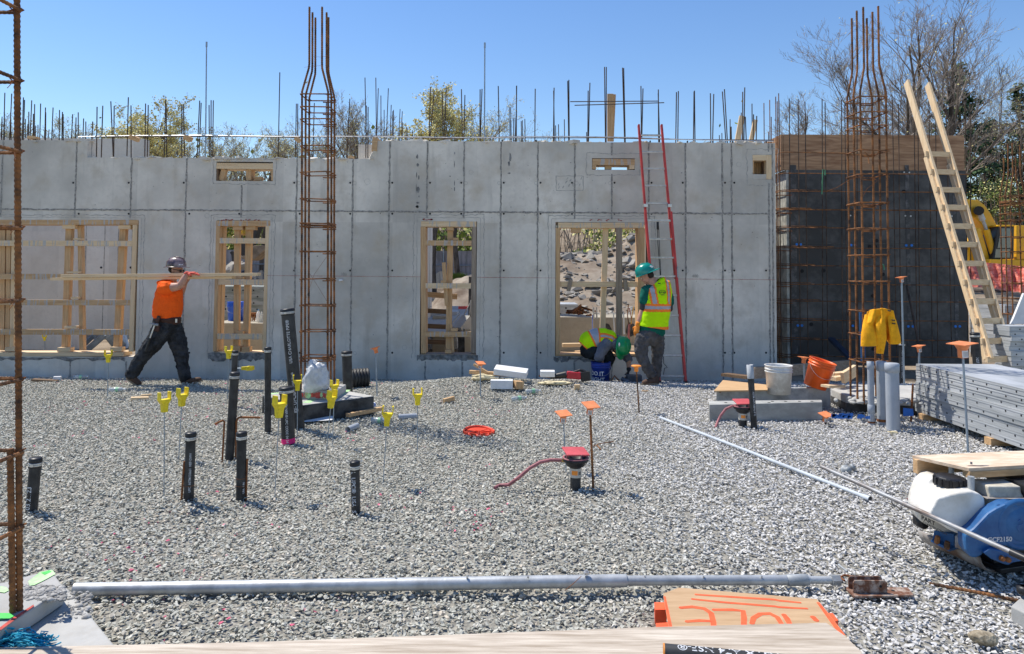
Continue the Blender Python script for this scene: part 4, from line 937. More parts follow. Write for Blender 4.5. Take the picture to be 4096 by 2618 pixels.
# starter bars of a wall behind the right part of the crest
w5=wallbox('concrete_wall','concrete wall hidden behind the right of the front wall, with clustered rebar tips',wx(2950),wx(3080),WY+WT+.003,17.5,3.9)
for i in range(16):
    y=12.6+i*.3; x=wx(3078)-0.02-(.12 if i%2 else 0); mb=MB(); z=P(3090,t(0,3,0,712+ (i%3)*25)[1],12.6).z; mb.cyl((x,y,3.7),(x+.03*math.sin(i),y,z-0.03*i),0.009,n=5); mb.build('starter_bar',M_REB,w5)
w6=thing('concrete_wall','low concrete wall far behind the centre, with small clusters of rebar tips','wall',(0,17,0)); mb=MB(); mb.bx(P(2030,600,17).x,P(2300,600,17).x,17,17.3,3.2,P(2100,575,17).z); mb.bx(P(2030,600,17).x,P(2190,600,17).x,17,17.3,-.5,3.2); mb.build('wall_body',M_CON2,w6)
for x,y in ((75,825),(92,812),(103,808),(145,830),(153,825),(170,815),(380,860),(400,852),(440,818),(467,812),(592,905)):
    a=PT(0,2,x+3,975,17.15); b=PT(0,2,x,y,17.15); a.z=min(a.z,4.6); mb=MB(); mb.cyl(a,b,.011,n=5); mb.build('starter_bar',M_REB,w6)
# ================================================================= trees and everything beyond the wall
M_BARK=mat('bark',(0.055,0.043,0.033),0.95,var=0.0,col2=(0.15,0.12,0.095),scale=6,world=True,stretch=(1,1,0.3))
M_TWIG=mat('twigs',(0.26,0.22,0.19),0.95,var=0.25,scale=3,world=True)
M_BUDY=mat('yellow_buds',(0.60,0.52,0.16),0.8,var=0.2,scale=1.5,col2=(0.75,0.68,0.30),world=True)
M_LEAFG=mat('spring_leaf',(0.14,0.22,0.035),0.8,var=0.3,scale=1.0,col2=(0.28,0.32,0.06),world=True)
M_EVER=mat('evergreen',(0.018,0.05,0.02),0.85,var=0.3,scale=0.7,col2=(0.05,0.10,0.03),world=True)
def leafq(mb,p,s,rnd):
    a=Vector((rnd.gauss(0,1),rnd.gauss(0,1),rnd.gauss(0,1))).normalized(); b=a.orthogonal().normalized()*s; a=a*s*0.8
    mb.add([p-a,p+b,p+a*1.2,p-b*0.8],[(0,1,2,3)])
def tree(label,px,topy,Y,widthpx,buds=0.3,budm=None,seed=1,levels=5,trunk_r=None,lean=0.0,base_z=None,dens=1.0,stems=1,group=None,budsize=0.05,name='budding_tree',fork=0.35,twr=0.012):
    rnd=random.Random(seed); top=P(px,topy,Y); W=widthpx*Y/F; bz=hg(top.x,Y)-0.1 if base_z is None else base_z; H=top.z-bz
    root=thing(name,label,'tree',(top.x,Y,bz),group)
    tm=MB(); cm=MB(); r0=trunk_r or H*0.016
    def grow(p,d,L,r,lv):
        n=3 if lv>=2 else 5; pts=[p]; rr=[r]
        for i in range(n):
            d=(d+Vector((rnd.gauss(0,.10),rnd.gauss(0,.10),rnd.gauss(0.035,.06)))*(1.0 if lv else 0.5)).normalized()
            pts.append(pts[-1]+d*(L/n)); rr.append(max(r*(1-0.62*(i+1)/n),0.004))
        m=tm if lv<=1 else cm
        m.cur=0; m.tube(pts,rr,6 if lv<=1 else 3,caps=False)
        if lv>=levels:
            if buds>0:
                m=cm; m.cur=1
                for q in pts[1:]:
                    for _ in range(3):
                        if rnd.random()<buds*.5: leafq(m,q+Vector((rnd.gauss(0,.07),rnd.gauss(0,.07),rnd.gauss(0,.07))),budsize*rnd.uniform(.35,.8),rnd)
            return
        k={0:8,1:5,2:4,3:4,4:3}.get(lv,3)
        k=max(2,int(k*dens+rnd.random()))
        for i in range(k):
            f=rnd.uniform(fork,1.0) if lv==0 else rnd.uniform(0.2,1.0)
            j=f*n; i0=min(n-1,int(j)); q=pts[i0].lerp(pts[i0+1],j-i0)
            az=rnd.uniform(0,6.2832); sp=rnd.uniform(0.35,0.85)*(1.0 if lv else 0.9)
            pd=(pts[i0+1]-pts[i0]).normalized(); o=pd.orthogonal().normalized(); o2=pd.cross(o)
            nd=(pd*math.cos(sp)+(o*math.cos(az)+o2*math.sin(az))*math.sin(sp))
            if lv==0: nd.x*=W/H*1.6; nd=nd.normalized()
            nd.z=nd.z*0.85+0.22; nd.normalize()
            grow(q,nd,L*rnd.uniform(0.42,0.62)*(1.0 if lv else (1.15-f*0.55)),max(rr[i0]*0.6,0.004),lv+1)
    for s in range(stems):
        d=Vector((lean+(rnd.uniform(-.28,.28) if stems>1 else 0),rnd.uniform(-.05,.05),1)).normalized()
        grow(Vector((top.x-lean*H*0.8+ (s*0.25),Y,bz)),d,H*0.66,r0*(1 if s==0 else .75),0)
    tm.build('trunk',[M_BARK,budm or M_BUDY],root); cm.build('crown',[M_TWIG,budm or M_BUDY],root)
    return root
gl='budding trees beyond the wall'
tree('slim yellow budding tree with a tall crown, above the left of the front wall',612,365,34,240,0.75,M_BUDY,1,5,group=gl,budsize=.075)
tree('lower and fuller yellow budding tree at the left shoulder of the slim one',505,430,36,210,0.8,M_BUDY,2,5,group=gl,budsize=.08)
tree('sparse nearly bare tree at the far left edge behind the rebar tips',95,452,38,210,0.10,M_BUDY,3,5,group=gl)
tree('bare low spreading tree between the far left cage and the yellow trees',268,470,38,200,0.15,M_BUDY,4,5,group=gl)
tree('small bare tree just left of the tall grey pipe',770,468,40,150,0.25,M_BUDY,5,5,group=gl)
tree('upright bare tree just right of the tall grey pipe',900,452,38,190,0.22,M_BUDY,6,5,group=gl)
tree('pale bare tree immediately left of the left column cage',1055,470,38,200,0.3,M_BUDY,7,5,group=gl)
tree('bare tree seen behind the bars of the left column cage',1285,440,38,200,0.2,M_BUDY,8,5,group=gl)
tree('dense round bare tree right of the left column cage',1452,380,36,230,0.08,M_BUDY,9,5,group=gl,dens=1.15)
tree('tallest yellow blossoming tree near the middle, left of the tall pipe',1745,300,33,260,0.85,M_BUDY,10,5,group=gl,budsize=.085)
tree('yellow blossoming tree leaning right beside the tallest one',1845,330,35,210,0.85,M_BUDY,11,5,group=gl,budsize=.08)
tree('thin yellow flecked tree just right of the middle tall pipe',1962,385,36,170,0.5,M_BUDY,12,5,group=gl)
tree('tiny budding treetop left of the two crossed bars',2095,500,38,80,0.4,M_BUDY,13,4,group=gl)
tree('small budding treetop under the left end of the crossed bars',2222,462,38,120,0.5,M_BUDY,14,5,group=gl,dens=.8)
tree('very small pale treetop right of the red ladder',2875,530,40,70,0.3,M_BUDY,15,4,group=gl)
tree('faint budding tree between the yellow trees and the tall grey pipe',690,478,41,190,0.35,M_BUDY,31,5,group=gl)
tree('pale twiggy tree filling the gap left of the left column cage',1165,492,41,170,0.35,M_BUDY,32,5,group=gl)
tree('low twiggy tree between the round bare tree and the tallest yellow tree',1610,500,41,150,0.4,M_BUDY,33,5,group=gl)
tree('low pale tree at the extreme left edge',20,500,41,150,0.2,M_BUDY,34,5,group=gl)
for k_,(px_,ty_,w_,l_) in enumerate(((180,475,150,'low twiggy tree between the two leftmost bare trees'),(395,480,150,'pale twiggy tree at the left of the yellow trees'),(835,500,140,'low twiggy tree directly behind the tall grey pipe on the left'),(970,495,150,'low budding tree above the left slot opening'),(1380,470,150,'twiggy tree between the left cage and the round bare tree'),(2000,520,110,'low budding tree right of the middle tall pipe'))):
    tree(l_,px_,ty_,43,w_,0.45,M_BUDY,60+k_,5,group=gl)
gr='bare trees behind the formwork'
tree('low bare tree right of the wall end, in front of the plywood band',3215,305,30,210,0.03,M_BUDY,16,5,name='bare_tree',group=gr,dens=1.1)
tree('low bare tree directly behind the right column cage',3370,350,30,190,0.05,M_BUDY,17,5,name='bare_tree',group=gr,dens=1.1)
tree('huge bare tree whose limbs spread above the right column cage',3560,-60,24,900,0.02,M_BUDY,18,5,name='bare_tree',group=gr,lean=-0.10,trunk_r=0.17,dens=1.12,fork=.2)
tree('tall pale bare tree behind the plywood band, its twigs left of the right cage',3400,40,28,420,0.03,M_BUDY,35,5,name='bare_tree',group=gr,trunk_r=.09,dens=1.05,lean=-.05,fork=.35)
tree('second huge bare tree rising between the wooden ladder rails',3790,-140,25,520,0.05,M_BUDY,19,5,name='bare_tree',group=gr,lean=0.05,trunk_r=0.17,dens=1.1,fork=.25)
tree('multi stemmed tree with yellow buds at the right edge',3990,120,41,330,0.35,M_BUDY,20,5,name='bare_tree',group=gr,lean=0.12,trunk_r=0.07,stems=4,dens=.8,budsize=.05)
def evergreen(label,px,topy,Y,wpx,seed,boty,blos=0.0,m=None,name='evergreen_tree'):
    rnd=random.Random(seed); top=P(px,topy,Y); bz=hg(top.x,Y)-.1; H=top.z-bz; W=wpx*Y/F
    root=thing(name,label,'tree',(top.x,Y,bz)); tm=MB(); tm.tube([(top.x,Y,bz),(top.x,Y,bz+H*.5),(top.x,Y,bz+H*.96)],[H*.018,H*.012,.02],7)
    cm=MB(); zb=P(px,boty,Y).z
    nb=120
    for i in range(nb):
        f=(i+rnd.random())/nb; z=zb+(top.z-zb)*f; rad=W/2*(1-f)**0.75*rnd.uniform(.55,1.12)+.15; az=rnd.uniform(0,6.28)
        d=Vector((math.cos(az),math.sin(az),rnd.uniform(-.15,.25))); p0=Vector((top.x,Y,z)); p1=p0+d*rad
        tm.tube([p0,p1],[.035,.01],3,caps=False)
        for k in range(int(26+rad*26)):
            q=p0.lerp(p1,rnd.uniform(.25,1.03))+Vector((rnd.gauss(0,.16),rnd.gauss(0,.16),rnd.gauss(-.04,.11)))
            cm.cur=1 if rnd.random()<blos*(1 if d.y<0.3 else .3) else 0; leafq(cm,q,rnd.uniform(.06,.15) if cm.cur==0 else .06,rnd)
    tm.build('trunk',M_BARK,root); cm.build('crown',[m or M_EVER,M_BUDY],root); return root
evergreen('dark broad evergreen behind the wooden ladder, flecked with yellow blossom',3835,262,40,420,41,900,0.12)
evergreen('dark evergreen at the right edge above the excavator',4075,345,42,330,42,1000,0.08)
evergreen('shorter dark evergreen filling the gap between the two taller ones',3960,480,44,300,43,1050,0.03)
def bush(label,px,topy,boty,Y,wpx,seed,n,m0,m1,name='bush',kind=None,twigs=60,ls=.05):
    rnd=random.Random(seed); top=P(px,topy,Y); bot=P(px,boty,Y); W=wpx*Y/F; cm=MB(); sm2=MB(); c=(top+bot)/2; hz=(top.z-bot.z)/2
    root=thing(name,label,'bush' if name=='bush' else 'undergrowth',(top.x,Y,bot.z))
    for i in range(twigs):
        x=top.x+rnd.uniform(-.5,.5)*W; p=Vector((x,Y+rnd.uniform(-.6,.6),bot.z)); q=p+Vector((rnd.gauss(0,.35),rnd.gauss(0,.2),hz*rnd.uniform(.9,2.0)*(1-abs((x-top.x)/W)*.7))); mdl=(p+q)/2+Vector((rnd.gauss(0,.12),0,0))
        sm2.tube([p,mdl,q],[.03,.02,.006],3,caps=False)
    for i in range(n):
        u=rnd.gauss(0,.38); v=rnd.uniform(-1,1)*(1-min(1,abs(u)))**.5; k=noise.noise((u*4,v*3,seed)); 
        if k<-.12: continue
        cm.cur=1 if rnd.random()<.5+k else 0; leafq(cm,Vector((top.x+u*W*.62,Y+rnd.gauss(0,.5),c.z+v*hz)),ls*rnd.uniform(.5,1.3),rnd)
    sm2.build('stems',M_TWIG,root); cm.build('foliage',[m0,m1],root); return root
bush('yellow green bush above the excavator cab',3985,700,905,38,190,50,4200,M_BUDY,M_LEAFG)
bush('fresh green bush low at the right edge behind the cab',4075,820,1010,39,140,51,3000,M_LEAFG,M_LEAFG)
# continuous undergrowth along the far fence: nobody could count it
mb=MB(); rnd=random.Random(77)
for i in range(900):
    px=rnd.uniform(-300,3000); Y=rnd.uniform(46,54); x=P(px,900,Y).x; z0=hg(x,Y)-.1; h=rnd.uniform(2.5,8.0)
    mb.cur=0; a=Vector((x,Y,z0)); mb.tube([a,a+Vector((rnd.gauss(0,.3),0,h*.5)),a+Vector((rnd.gauss(0,.8),rnd.gauss(0,.4),h))],[.06,.04,.012],3,caps=False)
for i in range(26000):
    px=rnd.uniform(-300,3000); Y=rnd.uniform(45,54); x=P(px,900,Y).x; z=hg(x,Y)+abs(rnd.gauss(0,3.0)); k=noise.noise((x*.25,z*.4,2))
    if k<-.2: continue
    mb.cur=1 if rnd.random()<.55+k else 2; leafq(mb,Vector((x,Y,z)),rnd.uniform(.08,.22),rnd)
for i in range(9000):
    px=rnd.uniform(3700,4500); Y=rnd.uniform(43,48); x=P(px,900,Y).x; z=hg(x,Y)+abs(rnd.gauss(0,2.2)); k=noise.noise((x*.25,z*.4,2))
    if k<-.2: continue
    mb.cur=3 if rnd.random()<.5+k else 2; leafq(mb,Vector((x,Y,z)),rnd.uniform(.08,.2),rnd)
o=mb.build('undergrowth',[M_TWIG,M_LEAFG,M_BUDY,M_EVER]); tag(o,kind='stuff')
# plywood site fence far behind
fe=thing('site_fence','grey plywood panel fence far behind the wall, seen through the narrow openings','fence',(-8,38,1))
M_GPLY=mat('weathered_ply',(0.20,0.19,0.20),0.9,var=0.0,col2=(0.36,0.34,0.36),scale=2,stretch=(4,1,0.5),world=True,bump=.2,bscale=10)
for i in range(17):
    x=-24+1.85*i; zt=P(1800,1006,38).z; mb=MB(); mb.bx(x,x+1.83,38,38.05,zt-2.0,zt+0.02*math.sin(i*7)); mb.build('panel',M_GPLY,fe)
    mb=MB(); mb.cyl((x,37.94,zt-2.2),(x,37.94,zt+.12),0.03,n=6); mb.build('post',M_ROD,fe)
mb=MB(); zt=P(1800,1062,38).z; mb.cyl((-24,37.93,zt),(7,37.93,zt),0.025,n=6); mb.build('rail',M_ROD,fe)
mb=MB(); zt=P(1800,1092,37).z
n=60; vs=[]
for i in range(n+1):
    x=-14+.25*i; vs+=[(x,36.9+.1*math.sin(i),zt+.12*math.sin(i*1.7)),(x,36.2,zt-.85)]
mb.add(vs,[(2*i,2*i+1,2*i+3,2*i+2) for i in range(n)]); o=mb.build('tarpaulin',mat('black_tarp',(0.03,0.035,0.045),.6,var=.4,scale=2)); tag(o,'black plastic sheeting along the foot of the far plywood fence','tarpaulin')
mb=MB()
for i in range(500):
    q=P(rnd.uniform(1810,1860),rnd.uniform(1110,1120),33); mb.add([q,q+Vector((.03,0,0)),q+Vector((rnd.gauss(0,.08),rnd.gauss(0,.08),rnd.uniform(.1,.28)))],[(0,1,2)])
o=mb.build('grass',M_LEAFG); tag(o,kind='stuff')
# rubble heap seen in the wide opening
def moundz(x,y):
    r=sm(20.5,30,y)*(2.15+1.15*sm(3.2,6.5,x))+0.35
    r*=sm(0.2,1.8,x+ (y-20)*0.02)*sm(34,30.5,y)*sm(13,9,x)
    r+=0.16*noise.noise((x*1.3,y*1.3,1))+0.28*noise.noise((x*.5,y*.5,5))
    return r
def m_dirt():
    m=mat('rubble_dirt',(0.15,0.105,0.07),0.98,var=0.0,col2=(0.34,0.285,0.22),scale=0.8,lo=.35,hi=.62,world=True,bump=1.0,bscale=9,detail=9); return m
M_DIRT=m_dirt()
mb=MB(); nx,ny=70,70; vs=[]
for j in range(ny+1):
    for i in range(nx+1):
        x=-.6+14*i/nx; y=19.5+15*j/ny; vs.append((x,y,moundz(x,y)-.25+.05*noise.noise((x*5,y*5,0))))
mb.smooth=True; mb.add(vs,[(j*(nx+1)+i,j*(nx+1)+i+1,(j+1)*(nx+1)+i+1,(j+1)*(nx+1)+i) for j in range(ny) for i in range(nx)])
o=mb.build('dirt_mound',M_DIRT); tag(o,kind='structure')
def rock(mb,c,s,rnd):
    bm=bmesh.new()
    for i in range(10):
        v=Vector((rnd.gauss(0,1),rnd.gauss(0,1),rnd.gauss(0,.7))).normalized(); bm.verts.new((c[0]+v.x*s,c[1]+v.y*s,c[2]+v.z*s*.7))
    bmesh.ops.convex_hull(bm,input=bm.verts); bm.verts.index_update()
    mb.add([v.co[:] for v in bm.verts],[tuple(v.index for v in f.verts) for f in bm.faces]); bm.free()
M_RUB=mat('rubble_stone',(0.20,0.175,0.145),0.95,var=0.3,scale=.9,col2=(0.42,0.39,0.34),world=True,lo=.3,hi=.7)
mb=MB(); rnd=random.Random(8)
for i in range(3200):
    x=rnd.uniform(0.6,9.5); y=rnd.uniform(20,31); 
    k=noise.noise((x*.5,y*.5,7))
    if k<-.05 and rnd.random()<.75: continue
    s=min(.30,.028/(rnd.random()+.05)); rock(mb,(x,y,moundz(x,y)-.25+s*.15),s,rnd)
o=mb.build('rubble',M_RUB); tag(o,kind='stuff')
# dirt heaps elsewhere behind
mb=MB(); vs=[]; nx,ny=40,24
for j in range(ny+1):
    for i in range(nx+1):
        x=-3.2+3.4*i/nx; y=24+6*j/ny; u=(x+1.5)/1.7; v=(y-27)/3; vs.append((x,y,max(0,(1-u*u))*max(0,1-v*v)*1.5+.15*noise.noise((x*2,y*2,3))-.05))
mb.smooth=True; mb.add(vs,[(j*(nx+1)+i,j*(nx+1)+i+1,(j+1)*(nx+1)+i+1,(j+1)*(nx+1)+i) for j in range(ny) for i in range(nx)])
o=mb.build('dirt_mound',M_DIRT); tag(o,kind='structure')
# --- form panel stacks
def hole_panel(mb,x0,x1,y0,y1,z0,z1): mb.bx(x0,x1,y0,y1,z0,z1)
def panel_stack(name,label,x0,x1,y0,y1,z0,n,th,holes_on='x0',m=None,jit=.012,seed=1,pitch=.30,hr=.011):
    rnd=random.Random(seed); root=thing(name,label,'form panels',((x0+x1)/2,(y0+y1)/2,z0))
    for i in range(n):
        a=rnd.uniform(-jit,jit); b=rnd.uniform(-jit*2,jit*2); z=z0+i*th; mb=MB()
        mb.cur=0; mb.bx(x0+a,x1+a,y0+b,y1+b,z+th-.008,z+th-.001)            # face sheet
        mb.bx(x0+a,x0+a+.012,y0+b,y1+b,z+.001,z+th-.010); mb.bx(x1+a-.012,x1+a,y0+b,y1+b,z+.001,z+th-.010)
        mb.bx(x0+a+.014,x1+a-.014,y0+b,y0+b+.012,z+.001,z+th-.010); mb.bx(x0+a+.014,x1+a-.014,y1+b-.012,y1+b,z+.001,z+th-.010)
        mb.bx(x0+a-.004,x0+a-.001,y0+b,y1+b,z+th*.62,z+th*.70) if holes_on=='x0' else mb.bx(x0+a,x1+a,y0+b-.004,y0+b-.001,z+th*.62,z+th*.7)
        mb.cur=1
        if holes_on=='x0':
            k=int((y1-y0)/pitch)
            for j in range(k):
                y=y0+b+pitch*(j+.4+.35*(i%2)); mb.cyl((x0+a-.0015,y,z+th*.38),(x0+a+.002,y,z+th*.38),hr,n=8)
        else:
            k=int((x1-x0)/pitch)
            for j in range(k):
                x=x0+a+pitch*(j+.4+.35*(i%2)); mb.cyl((x,y0+b-.0015,z+th*.38),(x,y0+b+.002,z+th*.38),hr,n=8)
        o=mb.build('form_panel',[m or M_GALV2,M_HOLE],root)
    return root
M_STK=mat('weathered_aluminium',(0.34,0.36,0.37),0.55,var=0.0,col2=(0.62,0.64,0.66),metal=0.25,scale=2.2,stretch=(1,.35,4),world=True,lo=.35,hi=.7,bump=.15,bscale=14)
c=G(3667,1440,0.62); e=G(4096,1551,0.62)
panel_stack('form_panel_stack','large stack of perforated aluminium form panels at the right, nearest the camera',4.74,5.66,5.55,8.42,0.07,8,.069,'x0',M_STK,seed=3,pitch=.21)
panel_stack('form_panel_stack','second, higher stack of perforated form panels behind the large one at the right edge',P(3976,1350,10.75).x,8.4,10.4,10.75,0.05,12,.072,'y0',M_STK,seed=4,pitch=.2)
panel_stack('form_panel_stack','small stack of form panels by the dirt slope beyond the wooden ladder',P(4016,1240,14.5).x,P(4060,1240,14.5).x,14.5,15.6,-.05,12,.09,'y0',M_STK,seed=5,pitch=.2)
mb=MB(); mb.prism([PT(1,3,1795,850,13.0),PT(1,3,1881,640,13.0),PT(1,3,1960,640,13.0),PT(1,3,1960,850,13.0)],(0,.05,0)); o=mb.build('sloped_board',M_WHT); tag(o,'pale slanting board behind the second panel stack at the right edge','board')
mb=MB()
for i in range(3): mb.bx(4.70,5.7,5.9+i*1.15,6.0+i*1.15,0.0,.068)
o=mb.build('timber_runner',WL['x']); tag(o,'timber runners under the large stack of aluminium panels','timber')
panel_stack('form_panel_stack','stack of mossy form panels seen through the narrow opening behind the blue bucket',P(880,1200,17).x-.3,P(1100,1200,17).x,17,18,-.1,9,.15,'y0',mat('mossy_panel',(0.22,0.24,0.20),.7,var=0,col2=(.40,.41,.38),scale=2,world=True,stretch=(1,1,5)),seed=6,pitch=.25,hr=.02)
panel_stack('form_panel_stack','stack of form panels at the left foot of the rubble heap in the wide opening',P(2150,1200,18.5).x,P(2314,1200,18.5).x,18.5,19.6,0.0,5,.16,'y0',M_STK,seed=7,pitch=.22,hr=.025)
panel_stack('form_panel_stack','small form panel stack behind the opening right of the left cage',P(1722,1200,16).x,P(1830,1200,16).x,16,17,-.1,6,.14,'y0',M_STK,seed=8,pitch=.25,hr=.02)
# --- tan concrete blocks
def block(label,x0,x1,y0,y1,z0,z1,m=None,name='concrete_block',cat='concrete block'):
    mb=MB(); mb.bx(x0,x1,y0,y1,z0,z1); o=mb.build(name,m or M_TAN,bevel=.012); return tag(o,label,cat)
zb=P(950,1293,13.5).z
block('tan concrete block carrying a blue bucket behind the narrow left opening',P(845,1350,13.5).x,P(1056,1350,13.5).x,13.5,14.9,-.6,zb)
block('tan concrete block at the left in the wide opening',P(2235,1300,16).x,P(2368,1300,16).x,16,17,-.2,P(2300,1269,16).z)
k=block('longer concrete block with black smeared paint behind the kneeling worker',P(2372,1300,17.6).x,P(2640,1300,17.6).x,17.6,18.8,-.2,P(2400,1270,17.6).z)
mb=MB(); rr=random.Random(5)
for (x0,x1) in ((2395,2450),(2500,2545),(2555,2600)):
    n=14; cx=(x0+x1)/2; mb.add([P(cx+(x1-x0)*.5*rr.uniform(.7,1)*math.cos(6.28*i/n),1318+32*rr.uniform(.7,1)*math.sin(6.28*i/n),17.59) for i in range(n)],[tuple(range(n))])
merge_into(k,mb,M_TAR)
block('grey block wall behind the stair boards in the opening right of the left cage',P(1730,1290,15.4).x,P(1800,1290,15.4).x,15.4,15.8,-.3,P(1740,1264,15.4).z)
mb=MB(); mb.bar(P(1700,1330,13.9),P(1880,1230,17.5),.9,.05); o=mb.build('ramp_board',M_PAD); tag(o,'wide pale ramp board behind the opening right of the left cage','board')
for i,(x0,y0,x1,y1) in enumerate(((135,842,458,868),(135,1010,345,1022),(135,1168,340,1178),(135,1328,340,1336))):
    mb=MB(); wbar(mb,z6(x0,y0),z6(x1,y1),21 if i==0 else 18,13.2,.05); o=mb.build('stair_board',(WL if i==0 else WD)['x']); tag(o,('top brown','second dark','third dark','lowest dark')[i]+' board of the rough steps behind the opening right of the left cage','board')
mb=MB(); mb.bar(P(*z6(500,1120),13.4),P(*z6(580,1290),13.6),.2,.35); o=mb.build('form_block',M_PAD); tag(o,'tilted grey block at the lower right inside the opening right of the left cage','concrete block')
mb=MB(); wbar(mb,z6(500,1200),z6(505,1440),28,13.3,.1); o=mb.build('dark_post',M_TAR); tag(o,'dark upright board under the tilted block in the opening right of the left cage','board')
mb=MB(); wbar(mb,z6(565,1200),z6(568,1450),24,13.25,.1); o=mb.build('grey_post',M_TAN); tag(o,'tan upright board beside the dark one in the opening right of the left cage','board')
mb=MB(); wbar(mb,z6(470,980),z6(570,980),11,14.5,.08); o=mb.build('spirit_level',M_RED); tag(o,'short red tool lying behind the opening right of the left cage','tool')
mb=MB(); wbar(mb,z6(590,660),z6(585,1130),10,14.5,.2); o=mb.build('steel_post',M_FORML); tag(o,'dark steel post at the right edge inside the opening right of the left cage','post')
for a,b in (((510,1090),(600,920)),((410,1140),(490,1040)),((585,1120),(598,900))):
    mb=MB(); mb.cyl(P(*z6(*a),14.4),P(*z6(*b),14.4),.012,n=5); o=mb.build('thin_rod',M_GALV); tag(o,{510:'thin grey rod slanting up to the right',410:'short thin rod low on the ramp board',585:'thin upright rod beside the steel post'}[a[0]]+' in the opening right of the left cage','rod')
# --- metal braces piled inside the big opening
rnd=random.Random(12)
gp=thing('brace_pile','pile of blue grey metal braces on the floor inside the big left opening','metal braces',P(470,1420,15.5))
for i,(x0,y0,x1,y1) in enumerate(((905,1440,1095,1275),(930,1440,1110,1285),(890,1380,1000,1275),(1120,1275,1250,1440),(1160,1275,1290,1440),(1230,1300,1345,1420),(1340,1430,1300,1280),(1355,1420,1320,1275),(1260,1330,1360,1290))):
    mb=MB(); Y=15.2+.12*i; mb.bar(P(*z8(x0,y0),Y),P(*z8(x1,y1),Y+.2),.06,.09); mb.build('brace',mat('blue_grey_steel',(0.20,0.25,0.30),.45,.5,var=.25,scale=6),gp)
# --- items on the tan block
def bucket(name,label,c,r,h,m,tilt=(0,0),ribs=2,handle=True,wall=.003,lip=.010,cat='bucket',taper=.86):
    ax=Vector((tilt[0],tilt[1],1)).normalized(); root=thing(name,label,cat,c); mb=MB()
    rb=r*taper; prof=[(0,0.004),(rb,0),(rb+(r-rb)*.75,h*.75)]
    prof+= [(r*1.0,h*.76),(r*1.035,h*.765),(r*1.035,h*.785),(r*.985,h*.79),(r*.985,h*.85),(r*1.035,h*.855),(r*1.035,h*.875),(r*.99,h*.88),(r*.995,h*.975),(r*1.05,h*.98),(r*1.05,h),(r*.97,h),(r*.95,h*.95),(rb*.97,.02),(0,.02)]
    mb.lathe(c,ax,prof,28); mb.build('body',m,root)
    if handle:
        a=ax.orthogonal().normalized(); a=Vector((1,0,0)); a=(a-ax*a.dot(ax)).normalized(); b=ax.cross(a); 
        if b.y>0: b=-b
        q=[c+ax*(h*.82)+a*(r*1.04*math.cos(th))+(b*.9-ax*.85)*(r*1.04*math.sin(th)) for th in [math.pi*i/12 for i in range(13)]]
        q=[p+b*(.012) for p in q]
        mb=MB(); mb.tube(q,.0022,5); mb.build('handle',M_GALV,root)
    return root
M_BBKT=mat('blue_bucket',(0.01,0.10,0.62),.35,var=.05); M_NBKT=mat('navy_bucket',(0.012,0.035,0.25),.35,var=.08); M_WBKT=mat('white_bucket',(0.62,0.61,0.58),.45,var=.1,scale=9,col2=(.75,.75,.73)); M_OBKT=mat('orange_bucket',(0.85,0.13,0.02),.4,var=.06)
bc=P(943,1275,14.1); bc.z=zb
bucket('bucket','bright blue plastic bucket standing on the tan block in the narrow left opening',bc,.165,.37,M_BBKT)
def bottle(name,label,c,ax,h,r,m,capm,cat='bottle',lab=None):
    root=thing(name,label,cat,c); mb=MB(); mb.lathe(c,ax,[(0,0),(r*.9,0),(r,.01),(r*.96,h*.3),(r,h*.34),(r*.96,h*.38),(r,h*.62),(r*.75,h*.8),(r*.35,h*.9),(r*.35,h*.94)],12); mb.build('body',m,root)
    mb=MB(); mb.lathe(c,ax,[(0,h*.94),(r*.42,h*.94),(r*.42,h),(0,h)],10); mb.build('cap',capm,root)
    if lab: mb=MB(); mb.lathe(c,ax,[(r*1.02,h*.4),(r*1.02,h*.6)],12); mb.build('paper_label',lab,root)
    return root
M_CLR=mat('clear_plastic',(0.70,0.75,0.77),.2,var=.05,transm=.55,spec=.5)
q=P(1033,1276,13.7); q.z=zb; bottle('spray_can','white and blue spray can on the tan block in the narrow left opening',q,(0,0,1),.24,.035,M_WHT,mat('blue_cap',(0.02,0.25,0.6),.4),'can')
q=P(1046,1276,13.7); q.z=zb; bottle('water_bottle','clear bottle beside the spray can on the tan block',q,(0,0,1),.2,.033,M_CLR,M_WHT)
mb=MB()
for i in range(5): q=P(990+i*7,1270,13.9); q.z=zb+.01; mb.tube([q,q+Vector((0,0,.14)),q+Vector((.05,.05,.16)),q+Vector((.1,.05,.02))],.012,5)
o=mb.build('rusty_clamps',M_RUSTO); tag(o,'bundle of rusty clamps on the tan block beside the blue bucket','clamps')
mb=MB()
for i in range(12): q=P(2315+rnd.uniform(-25,35),1258,16.4); q.z=P(2300,1269,16).z+rnd.uniform(0,.12); mb.tube([q,q+Vector((rnd.uniform(-.2,.2),.05,rnd.uniform(0,.16))),q+Vector((rnd.uniform(-.3,.3),.1,0.02))],.025,5)
o=mb.build('rusty_hardware',M_RUSTO); tag(o,'rusty clamps heaped on the tan block in the wide opening','clamps')
